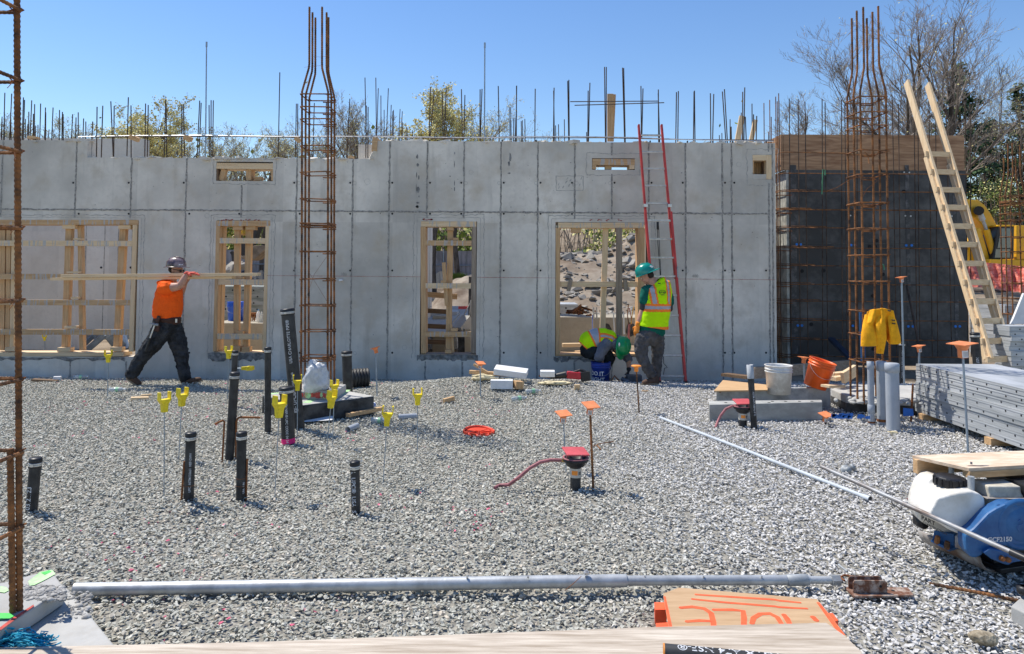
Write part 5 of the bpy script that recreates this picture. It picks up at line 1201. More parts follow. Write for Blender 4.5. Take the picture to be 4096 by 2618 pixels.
# --- PVC and conduits sticking up behind the wide opening
for i,(x0,y0,x1,y1,w,m,l) in enumerate(((775,770,785,900,8,M_PVCL,'left grey pipe stub behind the dark post in the wide opening'),(845,775,850,900,10,M_PVCL,'right grey pipe stub behind the dark post in the wide opening'),(640,735,640,795,14,M_GALV,'left short galvanised tube on the blocks in the wide opening'),(660,735,662,795,12,M_GALV,'right short galvanised tube on the blocks in the wide opening'),(632,790,632,905,5,M_BBKT,'thin blue tube beside the tan block in the wide opening'))):
    a=PT(1,2,x1,y1+20,15.2); b=PT(1,2,x0,y0,15.2); mb=MB(); mb.cyl(a,b,w*.5848/2*15.2/F,n=8); o=mb.build('pipe_stub',m); tag(o,l,'pipe')
for i,(pts,w,m,l) in enumerate((([(885,850),(880,930),(890,980),(880,1040)],14,M_HOSE,'thick red conduit rising behind the standing worker'),([(880,850),(872,790),(878,720)],7,M_RUST,'leftmost thin rusty stub above the red conduit'),([(897,850),(905,780),(915,730)],6,mat('yellow_tube',(0.65,0.38,.05),.5),'yellow thin tube above the red conduit'),([(902,850),(895,790),(885,740)],6,M_HOSE,'middle thin red tube above the red conduit'))):
    mb=MB(); mb.tube([PT(1,2,*p,12.6) for p in pts],w*.5848/2*12.6/F,8); o=mb.build('conduit',m); tag(o,l,'conduit')
for i,(x0,x1,y,h,l) in enumerate(((428,560,997,26,'whitish timber on the ground in the wide opening'),(515,556,1048,22,'short wood block on the sill of the wide opening'))):
    mb=MB(); wbar(mb,t(1,2,x0,y),t(1,2,x1,y-2),h*.55,12.3 if i else 14,.12); o=mb.build('timber_offcut',(WP if i==0 else WL)['x']); tag(o,l,'timber')
# --- excavators
M_EXY=mat('excavator_yellow',(0.80,0.42,0.01),.45,var=.1,scale=1,coat=.2); M_EXD=mat('excavator_dark',(0.02,0.022,0.025),.4); M_GLS=mat('cab_glass',(0.10,0.13,0.15),.08,var=.1,spec=.8)
EY=34.0
def e(x,y,Y=EY): return PT(1,3,x,y,Y)
ex=thing('excavator','yellow excavator behind the orange netting at the right edge','excavator',e(1760,500))
def ep(name,poly,Y,d,m): mb=MB(); mb.prism([e(x,y,Y) for x,y in poly],(0,d,0)); return mb.build(name,m,ex,bevel=.03)
ep('boom',[(1380,20),(1490,-2),(1570,3),(1612,35),(1655,95),(1705,190),(1758,275),(1790,330),(1700,345),(1665,290),(1630,225),(1585,160),(1545,125),(1480,108),(1400,130)],EY,.6,M_EXY)
ep('stick',[(1560,190),(1590,200),(1640,380),(1660,440),(1615,440),(1560,300)],EY-.3,.4,M_EXY)
mb=MB(); mb.cyl(e(1575,80,EY-.3),e(1600,140,EY-.3),.12,n=10); mb.cyl(e(1598,135,EY-.3),e(1628,215,EY-.3),.07,n=10); mb.build('hydraulic_ram',M_GALV,ex)
mb=MB(); mb.cyl(e(1622,205,EY-.35),e(1680,400,EY-.35),.15,n=10); mb.build('hydraulic_cylinder',M_EXY,ex)
mb=MB(); mb.cyl(e(1572,75,EY-.4),e(1572,75,EY+.7),.22,n=12); mb.build('boom_pin',M_EXD,ex)
ep('engine_body',[(1650,405),(2350,425),(2350,490),(1650,440)],EY-.8,2.4,M_EXY)
ep('upper_body',[(1830,175),(2300,185),(2320,410),(1830,410)],EY+.3,1.6,M_EXY)
ep('track_frame',[(1640,450),(2250,495),(2250,580),(1640,520)],EY-.5,2.2,M_EXD)
cb=ep('cab',[(1702,185),(1718,180),(1815,180),(1812,405),(1668,405),(1672,390)],EY-.6,1.5,M_EXD)
mb=MB(); mb.prism([e(1725,195,EY-.62),(e(1800,195,EY-.62)),e(1798,330,EY-.62),e(1700,330,EY-.62)],(0,.015,0)); mb.build('window',M_GLS,cb)
mb=MB(); mb.prism([e(1688,338,EY-.62),(e(1786,338,EY-.62)),e(1784,396,EY-.62),e(1682,396,EY-.62)],(0,.015,0)); mb.build('window',M_GLS,cb)
ep('cab_roof',[(1700,172),(1820,172),(1820,182),(1700,184)],EY-.65,1.6,M_EXY)
ep('arm_guard',[(1490,290),(1555,240),(1575,300),(1560,420),(1500,420)],EY+.2,.5,M_EXY)
ex2=thing('excavator','digging bucket and arm of another machine, seen through the narrow left opening','excavator',P(*z7(400,500),29))
mb=MB(); mb.prism([P(*z7(x,y),29) for x,y in ((435,345),(470,325),(585,325),(585,372),(530,420),(480,470),(430,485),(340,470),(320,440),(400,430))],(0,.9,0)); mb.build('digging_bucket',mat('muddy_steel',(0.24,0.18,0.12),.85,var=.3,scale=2),ex2,bevel=.02)
mb=MB(); mb.prism([P(*z7(x,y),29.2) for x,y in ((320,300),(375,290),(375,430),(350,445),(318,420))],(0,.5,0)); mb.prism([P(*z7(x,y),29.1) for x,y in ((210,400),(235,385),(262,400),(258,490),(235,500),(228,430))],(0,.4,0)); mb.build('linkage',mat('dark_iron',(0.05,0.045,0.04),.7),ex2)
mb=MB(); mb.prism([P(*z7(x,y),29.3) for x,y in ((480,60),(530,100),(440,330),(400,330))],(0,.5,0)); mb.build('stick',mat('dark_iron',(0.05,0.045,0.04),.7),ex2)
mb=MB(); mb.prism([P(*z7(x,y),29.3) for x,y in ((310,120),(345,110),(345,200),(315,215))],(0,.5,0)); mb.build('boom_end',M_EXY,ex2)
mb=MB(); rr=random.Random(6)
for k,(x,y,s) in enumerate(((245,560,.42),(330,560,.4),(230,600,.35),(345,540,.3))): rock(mb,P(*z7(x,y),28),s,rr)
o=mb.build('boulder',M_RUB); tag(o,'heap of brown boulders below the digging bucket in the narrow left opening','rocks')
# orange plastic netting
mb=MB(); top=[(1480,455),(1560,440),(1620,430),(1700,436),(1800,448),(1990,470),(2500,500)]; bot=[(1480,600),(1560,598),(1640,600),(1700,612),(1800,632),(1990,660),(2500,690)]
vs=[];n=140
def li(a,u):
    for (x0,y0),(x1,y1) in zip(a[:-1],a[1:]):
        if u<=x1: return y0+(y1-y0)*(u-x0)/(x1-x0)
    return a[-1][1]
nz_=10
for i in range(n+1):
    u=1480+1000*i/n
    for j in range(nz_+1):
        v=j/nz_; y=li(top,u)*(1-v)+li(bot,u)*v; Y=26-1.2*v+.16*math.sin(u*.045+v*3)+.12*math.sin(u*.11-v*6)
        vs.append(PT(1,3,u,y,Y))
mb.smooth=True; mb.add(vs,[(i*(nz_+1)+j,i*(nz_+1)+j+1,(i+1)*(nz_+1)+j+1,(i+1)*(nz_+1)+j) for i in range(n) for j in range(nz_)])
o=mb.build('safety_netting',mat('orange_net',(0.75,0.14,0.08),.7,var=.2,scale=4,world=True,stretch=(.4,.4,5),col2=(.85,.30,.22))); tag(o,'sagging orange safety netting in front of the excavator','netting')
# ================================================================= pipes standing in the gravel
def standpipe(label,top,bot,w,cap='band',texts=(),m=None,name='drain_pipe',Yf_=None,cat='pipe'):
    """top, bot, w in photo px"""
    b=G(*bot) if Yf_ is None else P(*bot,Yf_); r=w/2*b.y/F; tp=P(*top,b.y-(0.0)); d=(tp-b).normalized(); b0=b-d*0.12
    root=thing(name,label,cat,(b.x,b.y,b.z)); m=m or M_ABS
    mb=MB(); mb.tube([b0,tp],[r,r],24); mb.build('pipe',m,root)
    if cap=='band':
        mb=MB(); mb.lathe(tp,-d,[(0,-.012),(r*1.02,-.012),(r*1.13,-.004),(r*1.13,.016)],24); mb.lathe(tp,-d,[(r*1.1,.016),(r*1.1,.055)],24); mb.build('cap',M_BLK,root)
        mb=MB(); mb.lathe(tp,-d,[(r*1.05,.020),(r*1.14,.021),(r*1.14,.029),(r*1.1,.030),(r*1.1,.034),(r*1.13,.035),(r*1.13,.042),(r*1.05,.043)],24); mb.bx(tp.x-.008,tp.x+.012,tp.y-r*1.3,tp.y-r*1.1,tp.z-.042,tp.z-.022) ; mb.build('clamp_band',M_BAND,root)
    elif cap=='pvc':
        mb=MB(); mb.lathe(tp,-d,[(0,-.008),(r*.9,-.006),(r*1.08,0),(r*1.08,.09),(r*1.0,.092)],24); mb.build('cap',m,root)
    if texts:
        mb=MB()
        for s,start,ang,size,flip in texts:
            text_pipe(mb,s,b,tp,r,ang,size,start,0.012,1.0,flip)
        mb.build('lettering',M_INK,root)
    return root,b,tp,r,d
def T3(r,c,x,y): return t(r,c,x,y)
A=standpipe('short leaning black pipe stub at the left, stamped with a date',t(2,0,240,232),t(2,0,211,580),42,texts=(('03/21/23',0.02,-0.1,.045,False),))
B=standpipe('black capped pipe with a rusty bar wired to its left side',t(2,0,1280,62),t(2,0,1266,500),38,texts=(('UPC  ASTM D2661  NSF-DWV',0.06,.5,.022,False),))
C_=standpipe('black capped pipe with a short rusty bar wired to its right side',t(2,0,1621,58),t(2,0,1615,500),37,texts=(('USA  4 IN',0.05,.9,.02,False),))
D_=standpipe('tallest of the thin black capped pipes, between two hooked rusty bars',t(1,0,1606,1188),t(2,0,1538,230),34)
E_=standpipe('black capped pipe just behind the tallest thin one, beside the sideways yellow support',t(1,0,1609,1038),t(1,0,1590,1420),22)
F_=standpipe('slender black pipe standing at the left corner of the tarred footing',t(1,0,1832,1015),t(2,0,1796,50),25,texts=(('CPVC  NSF-PW  ASTM D2846  USA',.15,-1.0,.018,False),))
G_=standpipe('thick tall leaning black pipe lettered in white up its side',t(1,1,256,752),(1193,1712),50,texts=(('@- UPC\u00ae',.17,.15,.052,False),('A CHAR Pipe\u00ae',.40,.15,.030,False),('USA CHARLOTTE PIPE\u00ae',.69,.12,.043,False)))
H_=standpipe('thick short black pipe with a pink painted foot, in front of the tall leaning one',t(1,1,249,1288),t(2,1,258,130),52,texts=(('ASTM A74 NSF-\u00ae UPC CODE 04 24',.50,.15,.031,True),))
mb=MB(); q=H_[1]; d=H_[4]; mb.lathe(q+d*.01,d,[(H_[3]*1.012,0),(H_[3]*1.012,.05)],24); mb.build('pink_paint',mat('pink_marking',(0.85,0.03,0.20),.8,var=.15,scale=20),H_[0])
I_=standpipe('black capped pipe right of the left column cage, by the footing corner',t(1,1,662,1042),t(1,1,670,1345),38,Yf_=8.9)
J_=standpipe('front black pipe with recycling mark, alone in the gravel left of centre',t(2,1,703,255),t(2,1,711,590),36,texts=(('\u2206  UPC\u00ae  USA  S',.30,-.25,.040,True),))
K_=standpipe('black pipe with a grey top end beside the concrete beam, white lettering',t(1,2,1715,1215),t(2,3,35,26),24,cap='',texts=(('ASTM A74 NSF-U P C',.40,.2,.028,True),))
mb=MB(); q=K_[2]; d=K_[4]; mb.lathe(q-d*.01,d,[(K_[3]*1.12,0),(K_[3]*1.12,.145),(K_[3]*.9,.147),(K_[3]*.9,.05)],20); mb.build('grey_coupling',mat('lead_grey',(0.38,0.40,0.42),.6,var=.1),K_[0])
L_=standpipe('thin black pipe behind the capped grey pipes, dusty lettering down it',t(1,3,1046,978),t(1,3,1043,1260),21,texts=(('CHARLOTTE PIPE USA ASTM',.1,-.2,.035,False),))
N_=standpipe('black capped pipe leaning by the foot of the wooden ladder',t(1,3,1544,915),t(1,3,1572,1230),32,texts=(('NSF 02 IN 0317',.3,-.5,.045,True),),Yf_=9.6)
O_=standpipe('slim grey plastic pipe with a coupling, the leftmost of three grey ones',t(1,3,830,1108),t(1,3,838,1539),24,cap='',m=M_PVC)
mb=MB(); q=O_[1]; d=O_[4]; r=O_[3]; mb.lathe(q+d*.13,d,[(r*1.0,0),(r*1.15,.004),(r*1.15,.09),(r*1.0,.094)],20); mb.lathe(O_[2]-d*.08,d,[(r*1.0,0),(r*1.12,.004),(r*1.12,.085),(r*1.0,.086)],20); mb.build('coupling',M_PVC,O_[0])
mb=MB(); mb.lathe(q+d*.02,d,[(r*1.03,0),(r*1.1,.003),(r*1.1,.02)],16); mb.build('rusty_wrap',M_RUSTO,O_[0])
Pp=standpipe('middle grey plastic pipe with a domed cap, behind the front one',t(1,3,906,1108),t(1,3,912,1535),38,cap='pvc',m=M_PVC)
mb=MB(); mb.lathe(Pp[1]+Vector((0,0,.03)),(0,0,1),[(Pp[3]*1.02,0),(Pp[3]*1.06,.01),(Pp[3]*1.02,.03)],20); mb.build('rusty_wrap',M_RUSTO,Pp[0])
Q_=standpipe('front and thickest grey plastic pipe with a domed cap, right of its twin',t(1,3,977,1120),t(2,3,968,40),50,cap='pvc',m=M_PVC)
# rusty stubs beside pipes
def rod(label,top,bot,rpx,m,name='rebar_stake',cat='stake',Y=None,ribbedp=True,extra=None):
    b=G(*bot) if Y is None else P(*bot,Y); a=P(*top,b.y); r=max(.003,rpx/2*b.y/F); mb=MB(); pts=[b-(a-b).normalized()*.08,a]+([P(*q,b.y) for q in extra] if extra else [])
    if ribbedp: ribbed(mb,pts,r,6,.02,.1)
    else: mb.tube(pts,r,7)
    o=mb.build(name,m); return tag(o,label,cat)
rod('rusty bar wired to the left side of a capped black pipe',t(2,0,1236,245),t(2,0,1217,503),9,M_RUSTO)
rod('short rusty bar on the right side of a capped black pipe',t(2,0,1658,228),t(2,0,1650,500),8,M_RUSTO)
rod('rusty bar with its head bent left, left of the tallest thin pipe',t(1,0,1535,1520),t(2,0,1490,250),8,M_RUSTO,extra=[t(1,0,1525,1508),t(1,0,1470,1535)])
rod('rusty bar bent over to the right, between two black pipes',t(1,0,1618,1520),t(2,0,1579,230),8,M_RUSTO,extra=[t(1,0,1625,1495),t(1,0,1645,1487),t(1,0,1780,1490)])
rod('short rusty stake beside the low footing, right of the grey pipes',t(1,3,1121,1262),t(1,3,1108,1520),8,M_RUSTO)
mb=MB()
for q,r in ((B[0],0),(C_[0],0)): pass
for pipe,z in ((B,.10),(C_,.10),(C_,.155)):
    mb=MB(); c=pipe[1]+pipe[4]*z; mb.lathe(c,pipe[4],[(pipe[3]*1.0,0),(pipe[3]*1.07,.002),(pipe[3]*1.0,.005)],20); mb.build('tie_wire',M_RUSTO,pipe[0])
# ================================================================= yellow rod supports
def yhead(mb,c,ax,s,yaw,tilt=0):
    """funnel shaped neck and two upright prongs"""
    ax=Vector(ax).normalized(); a=Vector((math.cos(yaw),math.sin(yaw),0)); a=(a-ax*a.dot(ax)).normalized(); b=ax.cross(a)
    def ring(h,wa,wb): return [c+ax*(h*s)+a*(sx*wa*s)+b*(sy*wb*s) for sx,sy in((-1,-1),(1,-1),(1,1),(-1,1))]
    rs=[ring(0,.13,.13),ring(.42,.16,.16),ring(.60,.27,.2),ring(.68,.30,.2)]
    vs=[p for r in rs for p in r]; fs=[(3,2,1,0),(12,13,14,15)]+[(i*4+j,i*4+(j+1)%4,(i+1)*4+(j+1)%4,(i+1)*4+j) for i in range(3) for j in range(4)]
    mb.add(vs,fs)
    for sx in(-1,1):
        M=Matrix((a,b,ax)).transposed(); mb.box(c+ax*(.86*s)+a*(sx*.27*s),(.05*s,.36*s,.40*s),M)
        mb.box(c+ax*(1.03*s)+a*(sx*.25*s),(.10*s,.12*s,.05*s),M)
def ysupport(label,head,headbot,base,yaw,px_h,Y=None,tiltax=None,rodpts=None):
    b=G(*base) if Y is None else P(*base,Y); hb=P(*headbot,b.y); s=px_h*b.y/F
    ax=Vector((0,0,1)) if tiltax is None else Vector(tiltax); hd=hb
    if tiltax is None: ax=(Vector((hb.x-b.x,0,hb.z-b.z))).normalized(); s*=.93
    root=thing('rod_support',label,'rod support',b,'yellow rod supports standing in the gravel'); mb=MB(); pts=[b-Vector((0,0,.08)),hb+ax*.02] if rodpts is None else [P(*q,b.y) for q in rodpts]
    mb.tube(pts,max(.0032,7/2*b.y/F*.55),6); mb.build('rod',M_ROD,root)
    mb=MB(); yhead(mb,hb,ax,s,yaw); mb.build('head',M_YEL,root,bevel=.0012); return root
gysupports=[
 ('yellow pronged support left of the walking man, nearest the wall',t(1,0,741,1030),t(1,0,740,1113),t(1,0,736,1345),.2,50,None),
 ('large yellow support, the left one of the pair below the walking man',t(1,0,1127,1318),t(1,0,1124,1452),t(2,0,1101,482),.9,80,None),
 ('yellow support seen nearly edge on, right one of the pair below the walking man',t(1,0,1255,1290),t(1,0,1242,1412),t(2,0,1197,222),1.1,74,None),
 ('yellow support against the sill of the narrow left opening',t(1,0,1565,1003),t(1,0,1563,1087),t(1,0,1556,1355),.9,51,None),
 ('tiny yellow support standing far inside the big left opening',t(1,0,304,925),t(1,0,306,965),t(1,0,310,1035),.2,26,14.5),
 ('yellow support overlapping the foot of the tall lettered pipe',t(1,1,333,1205),t(1,1,325,1305),t(2,1,318,65),.25,63,None),
 ('yellow support in front of the thick short pipe, lowest of the cluster',t(1,1,203,1345),t(1,1,197,1490),t(2,1,163,500),1.0,90,None),
 ('rear yellow support in front of the left cage pedestal',t(1,1,576,1245),t(1,1,576,1330),t(2,1,553,140),.8,58,None),
 ('front yellow support of the two before the left cage pedestal',t(1,1,565,1310),t(1,1,551,1425),t(2,1,503,215),1.2,72,None),
 ('yellow support with wide open prongs, lowest right of the tarred footing',t(1,1,943,1420),t(2,1,917,8),t(2,1,888,400),.1,80,None),
 ('yellow support with open prongs standing rightmost, beyond the tarred footing',t(1,1,1149,1293),t(1,1,1146,1405),t(2,1,1122,185),.3,68,None)]
for lab,h,hb,b,yw,ph,Y in gysupports: ysupport(lab,h,hb,b,yw,ph,Y)
ysupport('yellow support lying sideways on a bent bar beside the narrow opening',None,t(1,0,1652,1153),t(1,0,1590,1400),1.57,44,None,(1,0.05,0.0),[t(1,0,1585,1380),t(1,0,1583,1190),t(1,0,1590,1162),t(1,0,1605,1153),t(1,0,1660,1153)])
# ================================================================= orange capped stakes
def mushroom(label,top,base,wpx,rm=M_ROD,m=M_ORC,square=True,tilt=(0,0),lab=True,rp=6,Y=None,yaw=.4,bend=None):
    b=G(*base) if Y is None else P(*base,Y); tp=P(*top,b.y); w=wpx*b.y/F; root=thing('capped_stake',label,'capped stake',b,'stakes with orange safety caps')
    ax=Vector((tilt[0],tilt[1],1)).normalized(); mb=MB(); pts=[b-Vector((0,0,.08))]+([P(*q,b.y) for q in bend] if bend else [])+[tp-ax*w*.35]
    if rm in (M_RUST,M_RUSTO,M_REB): ribbed(mb,pts,rp/2*b.y/F,7,.02,.1)
    else: mb.tube(pts,rp/2*b.y/F,7)
    mb.build('stake',rm,root)
    mb=MB(); 
    if square:
        a=Vector((math.cos(yaw),math.sin(yaw),0)); a=(a-ax*a.dot(ax)).normalized(); bb=ax.cross(a); M=Matrix((a,bb,ax)).transposed(); mb.box(tp-ax*.004,(w*.86,w*.86,.007),M)
        mb.box(tp-ax*.0095,(w*.62,w*.62,.004),M)
    else: mb.lathe(tp,-ax,[(0,0),(w*.45,0),(w*.5,.006),(w*.5,.013),(w*.35,.02)],20)
    mb.lathe(tp,-ax,[(w*.33,.008),(w*.24,w*.2),(w*.20,w*.28),(w*.2,w*.62),(0,w*.62)],14)
    mb.build('cap',m,root,bevel=0)
    if lab:
        mb=MB(); r=w*.205; c=tp-ax*w*.6; n=5; a0=Vector((0,-1,0)); a0=(a0-ax*a0.dot(ax)).normalized(); b0=ax.cross(a0); vs=[]
        for i in range(n+1):
            th=-.7+1.4*i/n; o=a0*math.cos(th)*r+b0*math.sin(th)*r; vs+=[c+o,c+o+ax*w*.3]
        mb.add(vs,[(2*i,2*i+1,2*i+3,2*i+2) for i in range(n)]); mb.cur=1
        for k in range(5): 
            th=-.4+.2*k; o=(a0*math.cos(th)+b0*math.sin(th))*(r+.0008); e_=b0*.0012; mb.add([c+o+ax*w*.04-e_,c+o+ax*w*.26-e_,c+o+ax*w*.26+e_,c+o+ax*w*.04+e_],[(0,1,2,3)])
        mb.build('sticker',[M_WHT,M_BLK],root)
    return root
mushroom('orange capped stake standing right of the left column cage before the wall',t(1,1,855,1010),t(1,1,871,1345),38,tilt=(-.3,.1),lab=False)
mushroom('orange capped stake by the white foam offcuts on the mound',t(1,1,1578,1114),t(1,1,1578,1350),40,tilt=(.15,-.2),rp=5)
mushroom('bright round orange cap on a rusty stake before the two workers',t(1,2,932,1132),t(1,2,955,1455),40,M_RUST,M_ORC2,False,lab=False,rp=6)
mushroom('pale orange square cap on a thin rod right behind the red drain fitting',t(1,2,435,1458),t(2,2,447,310),62,tilt=(.05,-.25),rp=5)
mushroom('orange square cap on the tall rusty rod at the red drain fitting',t(1,2,621,1400),t(2,2,628,430),66,M_RUST,tilt=(.1,-.3),rp=10)
mushroom('orange cap on the tall silver rod right of the right column cage',t(1,3,1040,527),t(1,3,1063,1290),36,tilt=(-.15,0),rp=7)
mushroom('orange capped stake behind the tilted orange bucket',t(1,3,377,1075),t(1,3,379,1190),40,tilt=(.1,0),lab=False,Y=9.6)
mushroom('small orange cap over a bent rod, behind the aluminium panel stack',t(1,3,1160,997),t(1,3,1163,1120),42,tilt=(-.15,0),rp=8,Y=8.9)
mushroom('largest orange cap, on the rod in front of the aluminium panel stack',t(1,3,1458,980),t(2,3,1472,188),93,tilt=(-.08,-.05),rp=9)
mushroom('low orange cap just above the gravel by the concrete beam',t(1,3,526,1466),t(1,3,527,1540),50,M_REB,tilt=(0,-.3),rp=9)
# ================================================================= red drain fittings with hoses
def drain(label,c,s,plate_tilt,hose,tall=1.0):
    root=thing('drain_fitting',label,'drain fitting',c); mb=MB(); mb.lathe(c-Vector((0,0,.05)),(0,0,1),[(.042*s,0),(.042*s,.05+.12*tall*s)],24); mb.build('pipe',M_ABS,root)
    h=c+Vector((0,0,.12*tall*s)); mb=MB(); mb.lathe(h,(0,0,1),[(.042*s,-.0),(.046*s,0),(.046*s,.055*s),(.062*s,.06*s),(.075*s,.07*s),(.078*s,.088*s),(.10*s,.10*s),(.102*s,.112*s),(.098*s,.128*s),(.085*s,.13*s),(.07*s,.105*s),(0,.1*s)],28); mb.build('collar',M_BLK,root)
    mb=MB(); mb.lathe(h,(0,0,1),[(.0475*s,-.022*s),(.0475*s,.05*s)],24); mb.build('label_band',mat('label_paper',(0.60,.56,.48),.7),root)
    mb=MB(); 
    for k in range(6):
        a0=-.75+k*.17; mb.add([h+Vector((.048*s*math.sin(x),-.048*s*math.cos(x),z)) for x,z in((a0,.0),(a0+.17,.0),(a0+.17,.034*s),(a0,.034*s))],[(0,1,2,3)])
    mb.build('orange_label',M_ORC2,root)
    mb=MB()
    for k in range(6):
        a0=.42+k*.09; mb.add([h+Vector((.0482*s*math.sin(x),-.0482*s*math.cos(x),z)) for x,z in((a0,.0),(a0+.045,.0),(a0+.045,.026*s),(a0,.026*s))],[(0,1,2,3)])
    mb.build('barcode',M_BLK,root)
    mb=MB(); mb.lathe(h,(0,0,1),[(.09*s,.130*s),(.104*s,.132*s),(.104*s,.124*s)],24); 
    for k in range(4):
        a=.5+1.57*k; mb.cyl(h+Vector((.08*s*math.cos(a),.08*s*math.sin(a),.12*s)),h+Vector((.08*s*math.cos(a),.08*s*math.sin(a),.165*s)),.006*s,n=6)
    mb.build('ring',M_HOSE,root)
    mb=MB(); mb.box(h+Vector((0,0,.175*s)),(.185*s,.15*s,.012*s),Euler(plate_tilt)); mb.build('cover_plate',M_RED,root,bevel=.002)
    mb=MB(); q=hose[0]; mb.cyl(h+Vector((-.085*s,0,.1*s)),q,.013*s,n=10); mb.build('brass_fitting',mat('brass',(.55,.36,.10),.35,.8),root)
    mb=MB(); mb.tube(hose,.0135,10); mb.build('hose',M_HOSE,root); return root
c=GT(2,2,506,432); 
hz=lambda pts,Y: [P(*t(*q),Y) for q in pts]
Yd=c.y
hs_=[PT(2,2,413,238,Yd),PT(2,2,340,236,Yd),PT(2,2,270,250,Yd-.02),PT(2,2,200,290,Yd-.04),PT(2,2,130,350,Yd-.04),PT(2,2,60,402,Yd-.03),GT(2,2,0,417)+Vector((0,0,.014)),GT(2,1,1640,431)+Vector((0,0,.008))]
drain('red topped drain fitting with a curved hose, alone in mid gravel',c,.98,(0.18,0.06,.25),hs_,1.0)
c=G(2972,1706); Yd=c.y
hs2=[PT(1,2,1640,1412,Yd),PT(1,2,1590,1410,Yd),PT(1,2,1545,1430,Yd),PT(1,2,1510,1475,Yd),PT(1,2,1490,1515,Yd),GT(2,2,1445,20)]
drain('red topped drain fitting half hidden behind a black pipe, by the concrete beam',c,.98,(0.2,0.0,.1),hs2,.8)
# ================================================================= long pipes on the gravel
def lying(name,label,pts,r,m,cat='pipe',n=16,parts=None):
    mb=MB(); mb.tube(pts,r,n); o=mb.build(name,m); return tag(o,label,cat)
def onG(r,c,x,y,h): q=GT(r,c,x,y); return G(*t(r,c,x,y),q.z+h)
a=onG(1,2,1095,1490,.022); b=onG(2,3,812,498,.022)
root=thing('long_pipe','long pale grey plastic pipe lying diagonally on the gravel at right','pipe',(a+b)/2); d=(b-a).normalized()
mb=MB(); mb.tube([a,(a+b)/2+Vector((0,0,.004)),b],.0155,16,caps=False); mb.tube([b-d*.08,b-d*.07,b],[.0155,.019,.0195],16,caps=False); mb.build('pipe',M_PVCL,root); mb=MB(); mb.cyl(b+d*.0005,b+d*.001,.0165,n=16); mb.build('open_end',M_BLK,root)
# tilt up brace in the foreground
a=GT(2,0,470,1150,.06); a=G(*t(2,0,500,1105),.05); m1=G(*t(2,2,845,1045),.05); e1=G(*t(2,3,400,1040),.045); e2=G(*t(2,3,600,1042),.045)
br=thing('steel_brace','long galvanised telescopic steel brace lying across the foreground','brace',(a+e2)/2)
d=(m1-a).normalized(); r1=.0335
mb=MB(); r1=25*a.y/F; mb.tube([a,m1],[r1,r1],28,caps=False); 
mb.build('outer_tube',M_GALV,br)
mb=MB(); mb.lathe(a,-d,[(r1,0),(r1*.9,.0)],28); mb.lathe(a+d*.002,d,[(r1*.92,0),(r1*.92,.3)],24); mb.build('tube_mouth',M_GALV2,br)
mb=MB(); r2=r1*.78; mb.lathe(m1,d,[(r1,0),(r1*.99,.003),(r2,.004)],28); mb.tube([m1,e1],[r2,r2],24); mb.build('inner_tube',M_GALV,br)
mb=MB(); r3=r2*.76; prof=[];L=(e2-e1).length;k=int(L/.007)
for i in range(k): prof+= [(r3*1.05,i*.007),(r3*.9,i*.007+.0035)]
mb.lathe(e1,(e2-e1),prof,20); mb.build('threaded_rod',M_GALV,br)
mb=MB(); mb.lathe(e1-d*.12,d,[(r2*1.01,0),(r2*1.15,.004),(r2*1.15,.11),(r2*1.0,.115)],24); mb.lathe(e2-d*.04,d,[(0,0),(r3*1.5,0),(r3*1.5,.045),(0,.045)],6,smooth=False); mb.build('collar',M_GALV2,br)
mb=MB()
for px in (188,-220,-700): q=G(*t(2,2,px,1015),.06+r1); mb.cyl(q-Vector((0,0,.01)),q+Vector((0,0,0.001)),.006,n=8)
for px in (970,1365,1755): q=G(*t(2,2,px,1015),.05+r2); mb.cyl(q-Vector((0,0,.006)),q+Vector((0,0,.001)),.006,n=8)
q=G(*t(2,2,578,1003),.06+r1); mb.cyl(q,q+Vector((0,0,.014)),.014,n=12); mb.cyl(q,q+Vector((0,0,.022)),.008,n=8); mb.build('bolt',M_ALU,br)
mb=MB(); mb.tube([G(*t(2,2,545,1015),.06+r1),G(*t(2,2,500,1050),.06+r1*.9)+Vector((0,-.012,0)),G(*t(2,2,430,1095),.03)+Vector((0,-.03,0))],.0016,4); mb.build('wire',M_RUSTO,br)
# bracket (foot plate)
M_BRK=mat('chipped_rusty_plate',(0.16,0.07,0.04),.85,var=.0,col2=(.42,.34,.28),scale=26,lo=.45,hi=.62,world=True)
fb=[G(*t(2,3,640,1088),.018),G(*t(2,3,705,1150),.018),G(*t(2,3,1105,1142),.018),G(*t(2,3,1065,1090),.018)]
mb=MB(); mb.prism(fb,(0,0,-.009)); mb.build('foot_plate',M_BRK,br)
p0=G(*t(2,3,700,1125),.02); p1=G(*t(2,3,930,1128),.02); H=.062
for nm,dy in (('near_cheek',0.0),('far_cheek',.052)):
    mb=MB(); u=Vector((p1.x-p0.x,0,0)); o=Vector((p0.x,p0.y+dy,.02)); mb.prism([o,o+u,o+u+Vector((0,0,H*.85)),o+u*.92+Vector((0,0,H)),o+u*.05+Vector((0,0,H)),o+Vector((0,0,H*.8))],(0,.006,0)); mb.build(nm,M_BRK,br)
mb=MB(); mb.cyl((p1.x-.035,p0.y-.002,.052),(p1.x-.035,p0.y+.0005,.052),.007,n=12); mb.cyl((p1.x+.045,p0.y+.03,.0185),(p1.x+.045,p0.y+.03,.0192),.009,n=12); mb.build('bolt_hole',M_HOLE,br)
mb=MB(); mb.tube([G(*t(2,3,600,938),.05),G(*t(2,3,660,985),.05)],.006,8); mb.tube([G(*t(2,3,750,1060),.05),G(*t(2,3,800,1100),.035)],.007,8); mb.build('pivot_pin',M_GALV2,br)
